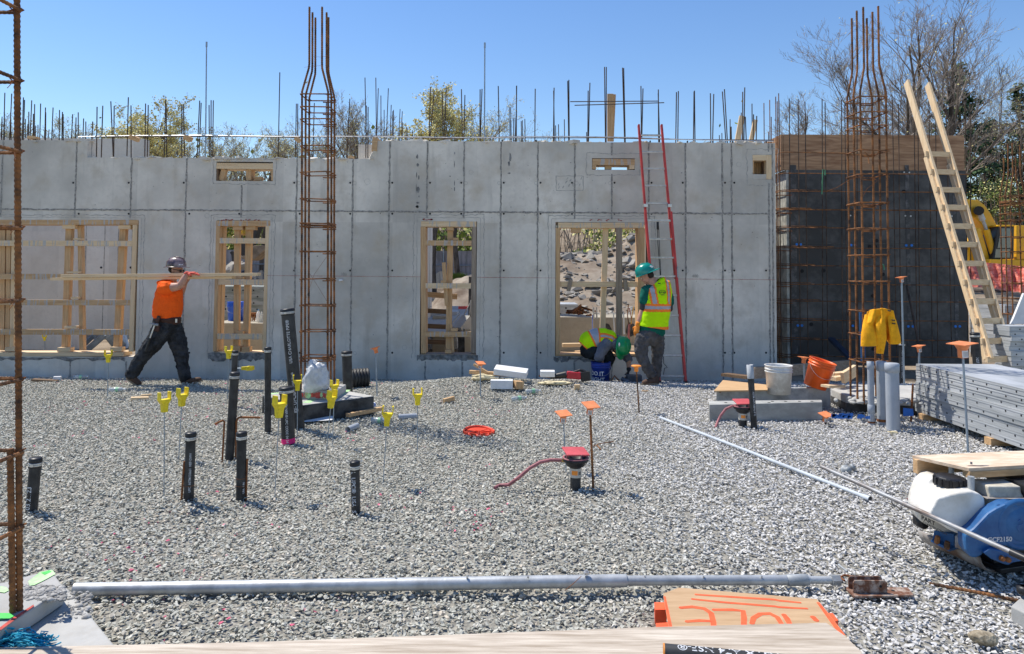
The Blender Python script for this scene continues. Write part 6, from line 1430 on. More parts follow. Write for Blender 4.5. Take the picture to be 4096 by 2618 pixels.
mb=MB(); mb.tube([G(*t(2,3,840,1055),.055),G(*t(2,3,730,1025),.06),G(*t(2,3,640,1008),.065),G(*t(2,3,612,1022),.05),G(*t(2,3,640,1045),.045)],.006,8); mb.build('locking_pin',M_RUSTO,br)
# rebar and the compactor's handle bar at lower right
a=GT(2,3,1210,1080)+Vector((0,0,.012)); b=GT(2,3,1880,1215)+Vector((0,0,.015)); mb=MB(); ribbed(mb,[a,a.lerp(b,.4)+Vector((0,0,.003)),b+(b-a)*.3],.009,8,.02,.14); o=mb.build('loose_rebar',M_RUST); tag(o,'ribbed rebar lying on the gravel at the lower right edge','rebar')
a=P(*t(2,3,485,280),4.72); b=P(*t(2,3,1844,893),3.58); cp=thing('bent_conduit','long rusty grey handle bar reaching left from the front of the compactor','handle bar',(a+b)/2)
mb=MB(); mb.tube([a,b,b+(b-a)*.35],.0125,14); mb.build('pipe',mat('rusting_galv',(0.17,.13,.11),.6,.4,var=0,col2=(.36,.37,.38),scale=3,lo=.4,hi=.55,world=True,stretch=(1,1,4)),cp)
mb=MB(); q=a.lerp(b,.95); mb.tube([q,b+(b-a)*.36],.018,14); mb.build('rubber_grip',M_BLK,cp)
q=GT(2,3,655,320); mb=MB(); mb.lathe(q+Vector((0,0,.02)),(.3,-1,.4),[(.02,-.02),(.045,-.02),(.045,0),(.02,.0),(.028,.03),(.0,.03)],14); mb.tube([q+Vector((-.02,0,0)),q+Vector((-.05,-.2,-.01))],.006,6); mb.lathe(q+Vector((.05,.03,.03)),(1,0,.4),[(0,0),(.03,0),(.03,.03),(0,.03)],10); o=mb.build('coupling_clamp',M_GALV2); tag(o,'small metal coupling clamp on the gravel behind the diagonal pipes','clamp')
mb=MB(); mb.tube([GT(2,3,930,490)+Vector((0,0,.02)),GT(2,3,965,540)+Vector((0,0,.01)),GT(2,3,1020,580)+Vector((0,0,.01)),GT(2,3,1035,545)+Vector((0,0,.03))],.004,6); o=mb.build('cable',M_BLK); tag(o,'short black cable loop on the gravel left of the compactor','cable')
mb=MB(); mb.tube([GT(2,3,1060,515)+Vector((0,0,.02)),GT(2,3,1140,508)+Vector((0,0,.02))],.006,6); o=mb.build('red_rod',M_HOSE); tag(o,'thin reddish rod end showing left of the white tank','rod')
rr=random.Random(3); mb=MB(); q=G(*t(2,3,1575,1430),.03); bm=bmesh.new(); bmesh.ops.create_icosphere(bm,subdivisions=3,radius=1)
for v in bm.verts:
    k=1+.14*noise.noise(v.co*1.6)+.05*noise.noise(v.co*5); v.co=Vector((v.co.x*.062*k,v.co.y*.035*k,v.co.z*.032*k))
me=bpy.data.meshes.new('field_stone'); bm.to_mesh(me); bm.free(); me.materials.append(mat('tan_stone',(.30,.24,.16),.95,var=.25,scale=30,bump=.6,bscale=60,col2=(.45,.38,.27))); o=bpy.data.objects.new('field_stone',me); COL.objects.link(o); o.location=q; o.rotation_euler=(0,.05,-.28); tag(o,'tan rounded stone lying on the gravel at the lower right','stone')
mb=MB(); a=GT(2,3,1760,1220,.06); mb.prism([G(*t(2,3,1755,1215),.07),G(*t(2,3,1990,1330),.07),G(*t(2,3,1990,1120),.07),G(*t(2,3,1850,1130),.07)],(0,0,-.09)); o=mb.build('concrete_chunk',M_PAD,bevel=.006); tag(o,'corner of a grey concrete slab at the lower right edge','concrete slab')
q=G(*t(2,3,1850,1135),.09); mb=MB(); mb.lathe(q,(0,0,1),[(.01,0),(.03,0),(.036,.01),(.036,.035),(.02,.04)],16); o=mb.build('rubber_foot',M_BLK); tag(o,'small black rubber fitting at the lower right edge','fitting')
# ================================================================= foreground plank, hole cover, pipe
pz=.228
pl=[G(*t(2,0,-300,1497),pz),G(*t(2,1,0,1456),pz),G(*t(2,1,1000,1418),pz),G(*t(2,2,1000,1375-20),pz),G(*t(2,3,518,1325),pz),G(*t(2,3,640,1410),pz),G(*t(2,3,755,1520),pz),G(3460,2650,pz),G(3300,2760,pz),G(-300,2860,pz)]
mb=MB(); mb.prism(pl,(0,0,-.038)); 
M_PLK=wood('bleached_plank_top',(0.30,0.235,0.17),(0.66,0.58,0.48),'x')
o=mb.build('plank',M_PLK,bevel=.003); tag(o,'wide bleached wooden plank across the bottom edge of the picture','plank')
hzv=.10
hc_=[G(*t(2,2,1095,1132),hzv),G(*t(2,2,1200,1092),hzv),G(*t(2,3,455,1168),hzv),G(*t(2,3,655,1420),hzv),G(*t(2,3,700,1560),hzv-.0),G(*t(2,2,1150,1450),hzv)]
hcv=thing('hole_cover','plywood cover board sprayed with the orange word HOLE, upside down','cover board',(1,3.2,hzv))
M_HP=mat('cover_plywood',(0.40,.25,.13),.7,var=0,col2=(.56,.38,.22),scale=2.2,world=True,stretch=(1.2,9,9),lo=.3,hi=.7)
mb=MB(); mb.prism(hc_,(0,0,-.018)); mb.build('board',M_HP,hcv)
M_OSP=mat('orange_spray',(0.88,.12,.04),.7,var=.12,scale=12,world=True)
mb=MB()
def stroke(pts,w=.022):
    q=[G(*t(*p),hzv+.0012) for p in pts]; vs=[]
    for i,p in enumerate(q):
        d=(q[min(i+1,len(q)-1)]-q[max(i-1,0)]).normalized(); s=Vector((-d.y,d.x,0))*w/2*(0.8 if i in(0,len(q)-1) else 1); vs+=[p-s,p+s]
    mb.add(vs,[(2*i,2*i+1,2*i+3,2*i+2) for i in range(len(q)-1)])
    for p in (q[0],q[-1]): mb.add([p+Vector((w*.45*math.cos(6.28*i/10),w*.45*math.sin(6.28*i/10),.0002)) for i in range(10)],[tuple(range(10))])
stroke([(2,2,1315,1138),(2,2,1500,1150),(2,2,1844,1172),(2,3,200,1178),(2,3,340,1192)],.018); stroke([(2,2,1292,1168),(2,2,1500,1190),(2,2,1844,1217),(2,3,200,1222),(2,3,385,1232)],.018)
stroke([(2,2,1215,1226),(2,2,1290,1220),(2,2,1370,1232),(2,2,1415,1262),(2,2,1430,1320),(2,2,1438,1420)],.026); stroke([(2,2,1255,1318),(2,2,1340,1312),(2,2,1420,1316)],.024)
stroke([(2,2,1437,1240),(2,2,1560,1240),(2,2,1630,1248),(2,2,1636,1290),(2,2,1632,1420)],.026)
mb.cur=0; stroke([(2,3,20,1330),(2,3,30,1295),(2,3,75,1268),(2,3,140,1265),(2,3,190,1290),(2,3,215,1330)],.026); stroke([(2,3,235,1275),(2,3,255,1300),(2,3,270,1330)],.028); stroke([(2,3,430,1290),(2,3,450,1310)],.03)
def ribb(a,b,w,off=(0,0)): 
    pass
mb.add([G(*t(2,2,1097,1150),hzv+.001),G(*t(2,2,1110,1150),hzv+.001),G(*t(2,2,1165,1400),hzv+.001),G(*t(2,2,1140,1400),hzv+.001)],[(0,1,2,3)]); mb.add([G(*t(2,3,452,1190),hzv+.001),G(*t(2,3,472,1190),hzv+.001),G(*t(2,3,645,1410),hzv+.001),G(*t(2,3,600,1400),hzv+.001)],[(0,1,2,3)])
mb.build('hole_lettering',M_OSP,hcv)
def cleat(p,q,z): 
    mb=MB(); mb.prism([G(*x,z) for x in p],(0,0,-.07)); mb.build('orange_cleat',M_OSP,hcv)
cleat([t(2,2,1035,1190),t(2,2,1100,1190),t(2,2,1118,1240),t(2,2,1040,1240)],0,.075); cleat([t(2,2,1045,1330),t(2,2,1140,1325),t(2,2,1150,1400),t(2,2,1045,1390)],0,.07)
cleat([t(2,3,500,1262),t(2,3,560,1262),t(2,3,598,1310),t(2,3,545,1330)],0,.075)
p0=G(*t(2,2,1090,1530),.165+.0); a=G(2655,2607,.262); b=G(3350,2672,.262); fp=thing('black_pipe','black orange lipped pipe with white lettering lying on the plank, bottom edge','pipe',a)
mb=MB(); mb.tube([a,b],.028,24,caps=False); mb.build('pipe',M_ABS,fp); d=(b-a).normalized(); mb=MB(); mb.lathe(a,-d,[(.0285,-.004),(.029,.002),(.024,.002),(.024,-.05)],24); mb.build('orange_lip',mat('orange_lip',(.65,.25,.05),.6),fp)
mb=MB(); v,f=textmesh('ASTM A74 NSF-\u00ae',.036,0,.01); x0=min(p.x for p in v); up=Vector((0,-.25,.97)).normalized(); up=(up-d*up.dot(d)).normalized(); sd=d.cross(up)
if sd.y>0: sd=-sd
x1=max(p.x for p in v); mb.add([a+d*(.05+(x1-p.x)*1.35)+(up*math.cos(-.05+p.y/.028)+sd*math.sin(-.05+p.y/.028))*.0288 for p in v],f); mb.build('lettering',M_INK,fp)
# ================================================================= beams, boards, buckets, litter
def beam(label,corners,z1,z0,m,holes=0,name='concrete_beam',cat='beam'):
    mb=MB(); pts=[G(*c,z1) for c in corners]; mb.prism(pts,(0,0,z0-z1)); o=mb.build(name,m,bevel=.004); return tag(o,label,cat),pts
M_BEAM=mat('dusty_form_steel',(0.30,.30,.28),.7,var=0,col2=(.50,.50,.47),scale=3,world=True,stretch=(1,1,2),lo=.35,hi=.65,metal=.1)
o,pt_=beam('front grey box beam with round holes along its top, behind the black pipe',[t(1,2,1432,1402),t(1,3,500,1384),t(1,3,497,1368),t(1,2,1428,1376)],.20,.0,M_BEAM)
mb=MB()
for x in (1545,1700,1840): q=G(*t(1,2,x,1387),.2015); mb.cyl(q-Vector((0,0,.002)),q+Vector((0,0,.0005)),.018,n=12)
for x in (160,250,345,430): q=G(*t(1,3,x,1378),.2015); mb.cyl(q-Vector((0,0,.002)),q+Vector((0,0,.0005)),.018,n=12)
merge_into(o,mb,M_HOLE)
o,_=beam('rear grey steel beam leaning behind the front box beam, two small holes in its face',[t(1,2,1480,1298),t(1,3,555,1285),t(1,3,558,1278),t(1,2,1484,1290)],.26,.0,M_GALV2,name='steel_beam')
mb=MB(); 
for r_,c_,x,y in ((1,2,1505,1310),(1,3,258,1305)): q=PT(r_,c_,x,y,G(*t(1,2,1500,1298),.26).y-.004); mb.cyl(q,q+Vector((0,.01,0)),.018,n=10)
merge_into(o,mb,M_RUSTO)
mb=MB(); mb.prism([G(*t(1,2,1463,1306),.27),G(*t(1,2,1525,1233),.27),G(*t(1,2,1830,1265),.27),G(*t(1,2,1830,1300),.27)],(0,0,-.015)); o=mb.build('plywood_offcut',WL['x']); tag(o,'angular plywood sheet lying behind the beams, left of the white bucket','plywood')
q=G(*t(1,3,203,1284),None); Yb=8.75; q=P(*t(1,3,203,1240),Yb); q.z=P(*t(1,3,203,1130),Yb).z-.345
bucket('bucket','dirty white plastic bucket with a rusty rim behind the beams',q,.158,.345,M_WBKT,handle=False)
q=P(*t(1,3,450,1278),8.85); bucket('bucket','orange bucket tipping to the right, half filled with tools',q,.155,.34,M_OBKT,tilt=(.28,-.12))
q=P(*t(1,2,689,1200),11.0); q.z=P(*t(1,2,689,1108),11.0).z-.355; nb=bucket('bucket','navy blue bucket lettered in white beside the kneeling worker',q,.15,.355,M_NBKT)
mb=MB(); 
for s,z in (('DO IT',.19),('RIGHT',.10)):
    v,f=textmesh(s,.085,0,.02); r=.15; mb.add([q+Vector(((r*.97)*math.sin(-.55+p.x/r),-(r*.97)*math.cos(-.55+p.x/r)-.004,z+p.y)) for p in v],f)
mb.build('lettering',M_INK,nb)
def lbox(label,c,size,rot,m,name,cat,bev=.004):
    mb=MB(); mb.box(c,size,Euler(rot)); o=mb.build(name,m,bevel=bev); return tag(o,label,cat)
def onp(r,c,x,y,h=0):
    q=GT(r,c,x,y)
    if q.y>10.1 and -1.6<q.x<2.0: q=PT(r,c,x,y,10.05)
    return q+Vector((0,0,h))
M_FOAM=mat('white_foam',(.72,.73,.74),.8,var=.05,scale=14)
lbox('short 2 by 4 block on the gravel by the plastic bottle',onp(1,0,955,1370,.02),(.20,.085,.038),(0,.05,.5),WP['x'],'wood_offcut','offcut'); lbox('narrow pale stick beside the short block by the plastic bottle',onp(1,0,1000,1352,.03),(.13,.035,.02),(0,.0,.6),WP['x'],'wood_offcut','offcut')
lbox('small brown wood stub at mid gravel below the mound',onp(1,1,1360,1385,.03),(.16,.045,.06),(0,-.1,.7),WL['x'],'wood_offcut','offcut')
lbox('white foam block in the middle of the mound',onp(1,1,1722,1292,.06),(.30,.12,.115),(0,0,-.03),M_FOAM,'foam_block','foam block')
lbox('square timber end beside the white foam block',onp(1,1,1835,1296,.06),(.11,.13,.10),(0,.1,.35),WL['z'],'wood_offcut','offcut')
lbox('large white foam slab leaning on the mound top',onp(1,2,75,1205,.06),(.46,.2,.085),(.2,.10,-.15),M_FOAM,'foam_block','foam block')
lbox('small white foam piece on the mound, left of the power tool',onp(1,2,325,1208,.04),(.20,.1,.08),(.1,.0,.0),M_FOAM,'foam_block','foam block')
lbox('long timber lying at the top of the mound under the foam slab',onp(1,1,1640,1205,.035),(.58,.07,.05),(0,.05,-.1),WL['x'],'timber_offcut','timber')
lbox('short stick leaning on the long timber on the mound',onp(1,1,1580,1180,.05),(.24,.05,.03),(0,.5,-.2),WL['x'],'wood_offcut','offcut')
lbox('small upright pale wood tag in the gravel below the power tool',onp(1,2,527,1300,.035),(.075,.02,.09),(.5,0,0),WP['z'],'wood_offcut','offcut')
lbox('thin stick lying flat right of the round orange cap',onp(1,2,992,1314,.012),(.09,.02,.015),(0,0,0),WL['x'],'wood_offcut','offcut')
M_FIB=mat('yellow_insulation',(.62,.53,.33),.95,var=.25,scale=18,bump=.8,bscale=30)
def clump(label,c,r,seed,m,name,cat,asp=(1.6,.7,.45)):
    bm=bmesh.new(); bmesh.ops.create_icosphere(bm,subdivisions=4,radius=1)
    for v in bm.verts:
        k=1+.35*noise.noise(v.co*1.5+Vector((seed,0,0)))+.18*noise.noise(v.co*5+Vector((seed,0,0))); v.co=Vector((v.co.x*asp[0],v.co.y*asp[1],v.co.z*asp[2]))*r*k
    me=bpy.data.meshes.new(name); bm.to_mesh(me); bm.free(); me.materials.append(m)
    for p in me.polygons: p.use_smooth=True
    o=bpy.data.objects.new(name,me); COL.objects.link(o); o.location=c; return tag(o,label,cat)
clump('crumpled yellow insulation by the foam blocks on the mound',onp(1,1,1590,1235,.04),.10,1,M_FIB,'insulation','insulation'); clump('flat yellow foam scrap in front of the power tool',onp(1,2,380,1262,.02),.13,2,M_FIB,'insulation','insulation',(1.6,.6,.22))
clump('small yellow foam scrap at the foot of the grey capped pipes',onp(2,3,965,62,.015),.035,3,M_FIB,'insulation','insulation')
def lbottle(label,r,c,x,y,dx,dy,h=.21,name='water_bottle'):
    q=GT(r,c,x,y)+Vector((0,0,.034)); return bottle(name,label,q,(dx,dy,0.03),h,.032,M_CLR,M_WHT,lab=mat('green_label',(.30,.55,.35),.6))
lbottle('clear plastic bottle lying by the wood offcuts at the left',1,0,748,1318,1,.05)
lbottle('right one of two clear plastic bottles lying on the mound slope',1,2,175,1330,.93,.3); lbottle('left one of two clear plastic bottles lying on the mound slope',1,2,80,1382,.85,.4)
lbottle('clear plastic bottle lying at the foot of the wall, far left',1,0,508,1228,1,0)
lbottle('clear plastic bottle lying in front of the tarred footing',1,1,835,1528,.9,-.3,.2)
lbox('small white block at the foot of the wall, far left',onp(1,0,392,1236,.03),(.10,.06,.06),(0,0,.3),M_FOAM,'foam_block','foam block'); lbox('dark thin board at the foot of the wall, far left',onp(1,0,310,1245,.02),(.34,.1,.03),(0,.08,.15),WD['x'],'board','board')
# corrugated black pipe ring
q=GT(1,1,748,1285)+Vector((0,0,.14)); mb=MB(); ax=Vector((-.9,-.42,0)).normalized(); prof=[]
for i in range(6): prof+= [(.135,i*.045),(.135,i*.045+.02),(.118,i*.045+.025),(.118,i*.045+.042)]
prof=[(.105,.0)]+prof[:]; mb.lathe(q-ax*.12,ax,[(r,h) for r,h in prof]+[(.108,.26),(.108,0)],28); o=mb.build('drain_hose',M_ABS); tag(o,'short piece of corrugated black drain hose behind the left footing','hose')
# red lid and grey offcuts
q=GT(2,1,1535,62)+Vector((0,0,.02)); mb=MB(); ax=Vector((.05,-.12,1)).normalized(); mb.lathe(q,ax,[(0,.006),(.10,.006),(.13,.004),(.145,-.008),(.158,-.008),(.160,.018),(.150,.018),(.146,.0)],32)
for k in range(10):
    a=.628*k; mb.box(q+Vector((.158*math.cos(a),.158*math.sin(a),.006)),(.014,.05,.03),Euler((0,0,a)))
for k in range(4): a=.785*k; mb.bar(q+Vector((.13*math.cos(a),.13*math.sin(a),.008)),q-Vector((.13*math.cos(a),.13*math.sin(a),-.008)),.008,.012)
o=mb.build('round_lid',mat('red_lid',(.72,.07,.03),.45,var=.1)); tag(o,'upturned red plastic lid lying on the gravel in mid field','lid')
def tubeoff(label,p,q_,r,m,cat='pipe offcut'):
    mb=MB(); d=(q_-p).normalized(); mb.tube([p,q_],r,18,caps=False); mb.lathe(p,d,[(r,0),(r*.86,0),(r*.86,.12)],18); mb.lathe(p+d*.12,d,[(0,0),(r*.86,0)],18); mb.cyl(q_-d*.001,q_,r*.98,n=18); o=mb.build('pipe_offcut',m); return tag(o,label,cat)
tubeoff('short grey pipe offcut with its dark mouth to the left, in open gravel',onp(2,1,655,52,.03),onp(2,1,718,25,.03),.031,M_PVC)
tubeoff('grey pipe offcut with a socket, right of the tarred footing',onp(1,1,1015,1505,.03),onp(1,1,1138,1497,.03),.031,M_PVC)
a=onp(1,1,545,1500,.05); b=onp(1,1,850,1455,.09); sl_=thing('printed_sleeve','white cardboard tube printed in blue lying against the footing','sleeve',a); mb=MB(); mb.tube([a,b],[.03,.034],18); mb.build('tube',M_FOAM,sl_)
mb=MB(); d=(b-a).normalized(); sd=Vector((0,-1,0)); sd=(sd-d*sd.dot(d)).normalized(); u=d.cross(sd); u=u if u.z>0 else -u
v,f=textmesh('DEMO',.075,0,.03); mb.add([a+d*(.52+p.x*1.2)+(sd*math.cos(.3+p.y/.04)+u*math.sin(.3+p.y/.04))*.036 for p in v],f); mb.build('lettering',mat('blue_print',(.02,.12,.5),.6),sl_)
mb=MB(); mb.bar(onp(1,1,665,1505,.05),onp(1,1,905,1468,.07),.05,.04); o=mb.build('wood_lath',WL['x']); tag(o,'brown split lath lying in front of the printed sleeve','lath')
mb=MB(); mb.prism([onp(1,1,372,1539,.03),onp(1,1,375,1505,.06),onp(1,1,560,1490,.06),onp(1,1,560,1525,.03)],(0,.04,0)); o=mb.build('foam_strip',M_FOAM); tag(o,'ragged white strip along the front of the tarred footing','foam strip')
# plastic bag
bag=clump('crumpled clear plastic bag inside the foot of the left column cage',P(*t(1,1,455,1215),8.2),.17,9,mat('clear_bag',(.80,.82,.84),.25,var=.1,scale=18,transm=.35,bump=1.0,bscale=18),'plastic_bag','bag',(.85,.7,1.15))
lbox('tiny pale plug sticking out of the wall right of the left cage',P(*t(1,1,622,550),WY-.03),(.06,.05,.03),(0,-.1,0),M_WHT,'plug','plug')
# power tool
q=onp(1,2,490,1235,.06); tl=thing('power_tool','red and black cordless saw lying on the mound','power tool',q)
mb=MB(); mb.tube([q+Vector((-.30,0,-.02)),q+Vector((-.2,0,.0)),q+Vector((-.08,0,.02))],[.025,.04,.05],10); mb.build('gearbox',M_BLK,tl)
mb=MB(); mb.box(q+Vector((.03,0,.01)),(.2,.09,.10),Euler((0,.08,0))); mb.build('housing',mat('tool_red',(.50,.03,.04),.4),tl,bevel=.015)
mb=MB(); mb.box(q+Vector((.19,0,.0)),(.13,.1,.13),Euler((0,-.1,0))); mb.tube([q+Vector((.02,0,.05)),q+Vector((.12,0,.085)),q+Vector((.2,0,.06))],.018,8); mb.build('battery',M_BLK,tl,bevel=.012)
mb=MB(); mb.bar(q+Vector((-.46,0,.0)),q+Vector((-.3,0,-.02)),.004,.02); mb.build('blade',M_RUSTO,tl)
# timbers along the trench on the right
mb=MB(); mb.bar(G(*t(1,2,1180,1222)),G(*t(1,2,1830,1180))+Vector((0,0,0)),.05,.14); o=mb.build('edge_board',WO['x'],bevel=.003); tag(o,'long grey edge board lying from the red ladder to the white bucket','board')
mb=MB(); mb.bar(PT(1,2,1535,1195,10.3),PT(1,2,1710,1215,9.9),.14,.04); o=mb.build('board',WD['x']); tag(o,'short brown board across the long edge board','board')
mb=MB(); mb.bar(P(*t(1,3,30,1185),10.6),P(*t(1,3,735,1130),11.6),.05,.17); o=mb.build('edge_board',WO['x'],bevel=.003); tag(o,'grey edge board behind the two buckets towards the cage','board')
for i,(a,b,w,h,l) in enumerate((((560,1195),(700,1180),.09,.04,'upper pale board of the small pile behind the orange bucket'),((575,1225),(680,1210),.09,.05,'middle pale board of the small pile behind the orange bucket'),((640,1220),(730,1165),.05,.14,'slanting deep board closing the small pile behind the orange bucket'),((520,1275),(630,1272),.12,.03,'low board on the gravel at the foot of the orange bucket'))):
    mb=MB(); Y=9.3-.3*(i==3)-.15*i; mb.bar(PT(1,3,*a,Y),PT(1,3,*b,Y+.15),w,h); o=mb.build('timber_offcut',WP['x'],bevel=.002); tag(o,l,'timber')
mb=MB()
for i in range(26): 
    x=rnd.uniform(560,800); q=PT(1,3,x,rnd.uniform(1480,1500),7.9); mb.add([q,q+Vector((.06,.01,.0)),q+Vector((.05,.0,.035)),q+Vector((.0,.0,.03))],[(0,1,2,3)])
for x0 in (1055,): q=PT(1,3,1055,1480,7.9); mb.add([q,q+Vector((.12,.01,0)),q+Vector((.11,0,.08)),q+Vector((0,0,.09))],[(0,1,2,3)])
o=mb.build('blue_wrapper',mat('blue_wrap',(.02,.15,.55),.5)); tag(o,'torn blue wrapping along the foot of the right footing','wrapper')
mb=MB(); mb.tube([GT(2,2,625,152)+Vector((0,0,.01)),GT(2,2,660,150)+Vector((0,0,.03)),GT(2,2,760,127)+Vector((0,0,.02))],.005,6); mb.tube([GT(2,2,650,150)+Vector((0,0,.02)),GT(2,2,676,172)+Vector((0,0,.01))],.005,6); o=mb.build('forked_stick',M_RUST); tag(o,'small rusty forked twig on the gravel right of the tall rusty rod','stick')
# ================================================================= ladders
def rail(root,a,b,w,d,m,name='rail'): 
    mb=MB(); mb.bar(a,b,w,d,up=(0,1,0)); return mb.build(name,m,root,bevel=.003)
Yt,Yb_=11.72,10.95
lt=P(*t(0,2,948,856),Yt); lb=P(*t(1,2,1085,1235),Yb_); rt=P(*t(0,2,1104,856),Yt); rb_=P(*t(1,2,1263,1238),Yb_)
ml=P(*t(0,2,985,1345),11.5); mr_=P(*t(0,2,1152,1345),11.5)
rl=thing('extension_ladder','red fibreglass extension ladder with silver rungs leaning on the wall','ladder',(lb+rb_)/2)
def lad(a,b,k): return a.lerp(b,k)
for s,(T,B_) in (('l',(lt,lb)),('r',(rt,rb_))):
    rail(rl,T,T.lerp(B_,.62),.03,.075,M_FIBR); rail(rl,T.lerp(B_,.36)+Vector((-.012 if s=='l' else .012,-.05,0)),B_+Vector((0,-.05,0)),.034,.08,M_FIBR)
kz=[928,1042,1157,1273,1393,1512]; 
kt=[(0,y) for y in kz]+[(1,y) for y in (146,270,397,523,653,788,925,1062,1203)]
zt_=lt.z; zb_=lb.z
for r_,y in kt:
    z=P(*t(r_,2,1060,y),11.4).z; k=(zt_-z)/(zt_-zb_); q=lt.lerp(lb,k); z=P(*t(r_,2,1060,y),q.y).z; k=(zt_-z)/(zt_-zb_); a=lt.lerp(lb,k); b=rt.lerp(rb_,k); o=-.05 if k>.36 else 0
    mb=MB(); mb.cyl(a+Vector((0,o,0)),b+Vector((0,o,0)),.016,n=10); mb.bx(a.x,b.x,a.y+o-.02,a.y+o+.02,a.z+.012,a.z+.016); mb.build('rung',M_ALU,rl)
for T,B_ in ((lt,lb),(rt,rb_)):
    q=T.lerp(B_,.335); mb=MB(); mb.box(q+Vector((0,-.03,0)),(.06,.12,.05)); mb.build('rail_bracket',M_ALU,rl,bevel=.004)
    q=T.lerp(B_,.61)+Vector((0,-.08,0)); mb=MB(); mb.box(q+Vector((0.02,0,0)),(.02,.03,.3)); mb.build('rung_lock',M_GALV2,rl,bevel=.004)
    mb=MB(); mb.box(B_+Vector((0,-.06,-.02)),(.045,.1,.05)); mb.build('foot',M_BLK,rl)
mb=MB(); p=[PT(1,2,1077,155,11.78),PT(1,2,1080,300,11.79),PT(1,2,1095,500,11.79),PT(1,2,1103,600,11.79),PT(1,2,1112,900,11.8),PT(1,2,1120,1120,11.8),PT(1,2,1135,1135,11.75),PT(1,2,1145,1148,11.75),PT(1,2,1125,1152,11.75),PT(1,2,1118,1200,11.75)]
mb.tube(p,.006,6); mb.tube([PT(1,2,1085,165,11.77),PT(1,2,1092,350,11.78),PT(1,2,1103,560,11.78)],.005,6); mb.lathe(PT(1,2,1079,175,11.77),(0,0,1),[(.0,-.08),(.02,-.06),(.02,.06),(0,.09)],8); o=mb.build('pull_rope',M_BLK,rl)
Y1,Y0=13.05,11.0
wl=thing('wooden_ladder','home made pale wooden ladder leaning against the black formwork','ladder',(7.2,11,0))
Lt=PT(0,3,1078,562,Y1); Lb=PT(1,3,1648,1093,Y0-.6); Rt=PT(0,3,1222,580,Y1+.0); Rb=PT(1,3,1838,1240,Y0-.6)
for T,B_ in ((Lt,Lb),(Rt,Rb)):
    mb=MB(); mb.bar(T,B_,.042,.135,up=(0,1,0)); mb.build('rail',WP['z'],wl,bevel=.003)
    mb=MB(); s=-.024-.019; k0=.32; mb.bar(T.lerp(B_,k0)+Vector((-.040,0.03,0)),B_+Vector((-.040,.03,0)),.036,.085,up=(0,1,0)); mb.build('doubler',WP['z'],wl,bevel=.002)
for i,(r_,y) in enumerate(((0,1057),(0,1178),(0,1300),(0,1420),(1,52),(1,180),(1,305),(1,435),(1,564),(1,695),(1,828),(1,965),(1,1090))):
    z=PT(r_,3,1400,y,12).z; k=(Lt.z-z)/(Lt.z-Lb.z); 
    for _ in range(3):
        q=Lt.lerp(Lb,k); z=PT(r_,3,1400,y,q.y).z; k=(Lt.z-z)/(Lt.z-Lb.z)
    a=Lt.lerp(Lb,k)+Vector((.02,-.03,0)); kb=(Rt.z-z)/(Rt.z-Rb.z); b=Rt.lerp(Rb,kb)+Vector((-.0,-.03,0)); mb=MB(); mb.bar(a-Vector((.09,0,0)),b+Vector((.02,0,0)),.04,.088); mb.build('rung',WP['x'],wl,bevel=.002)
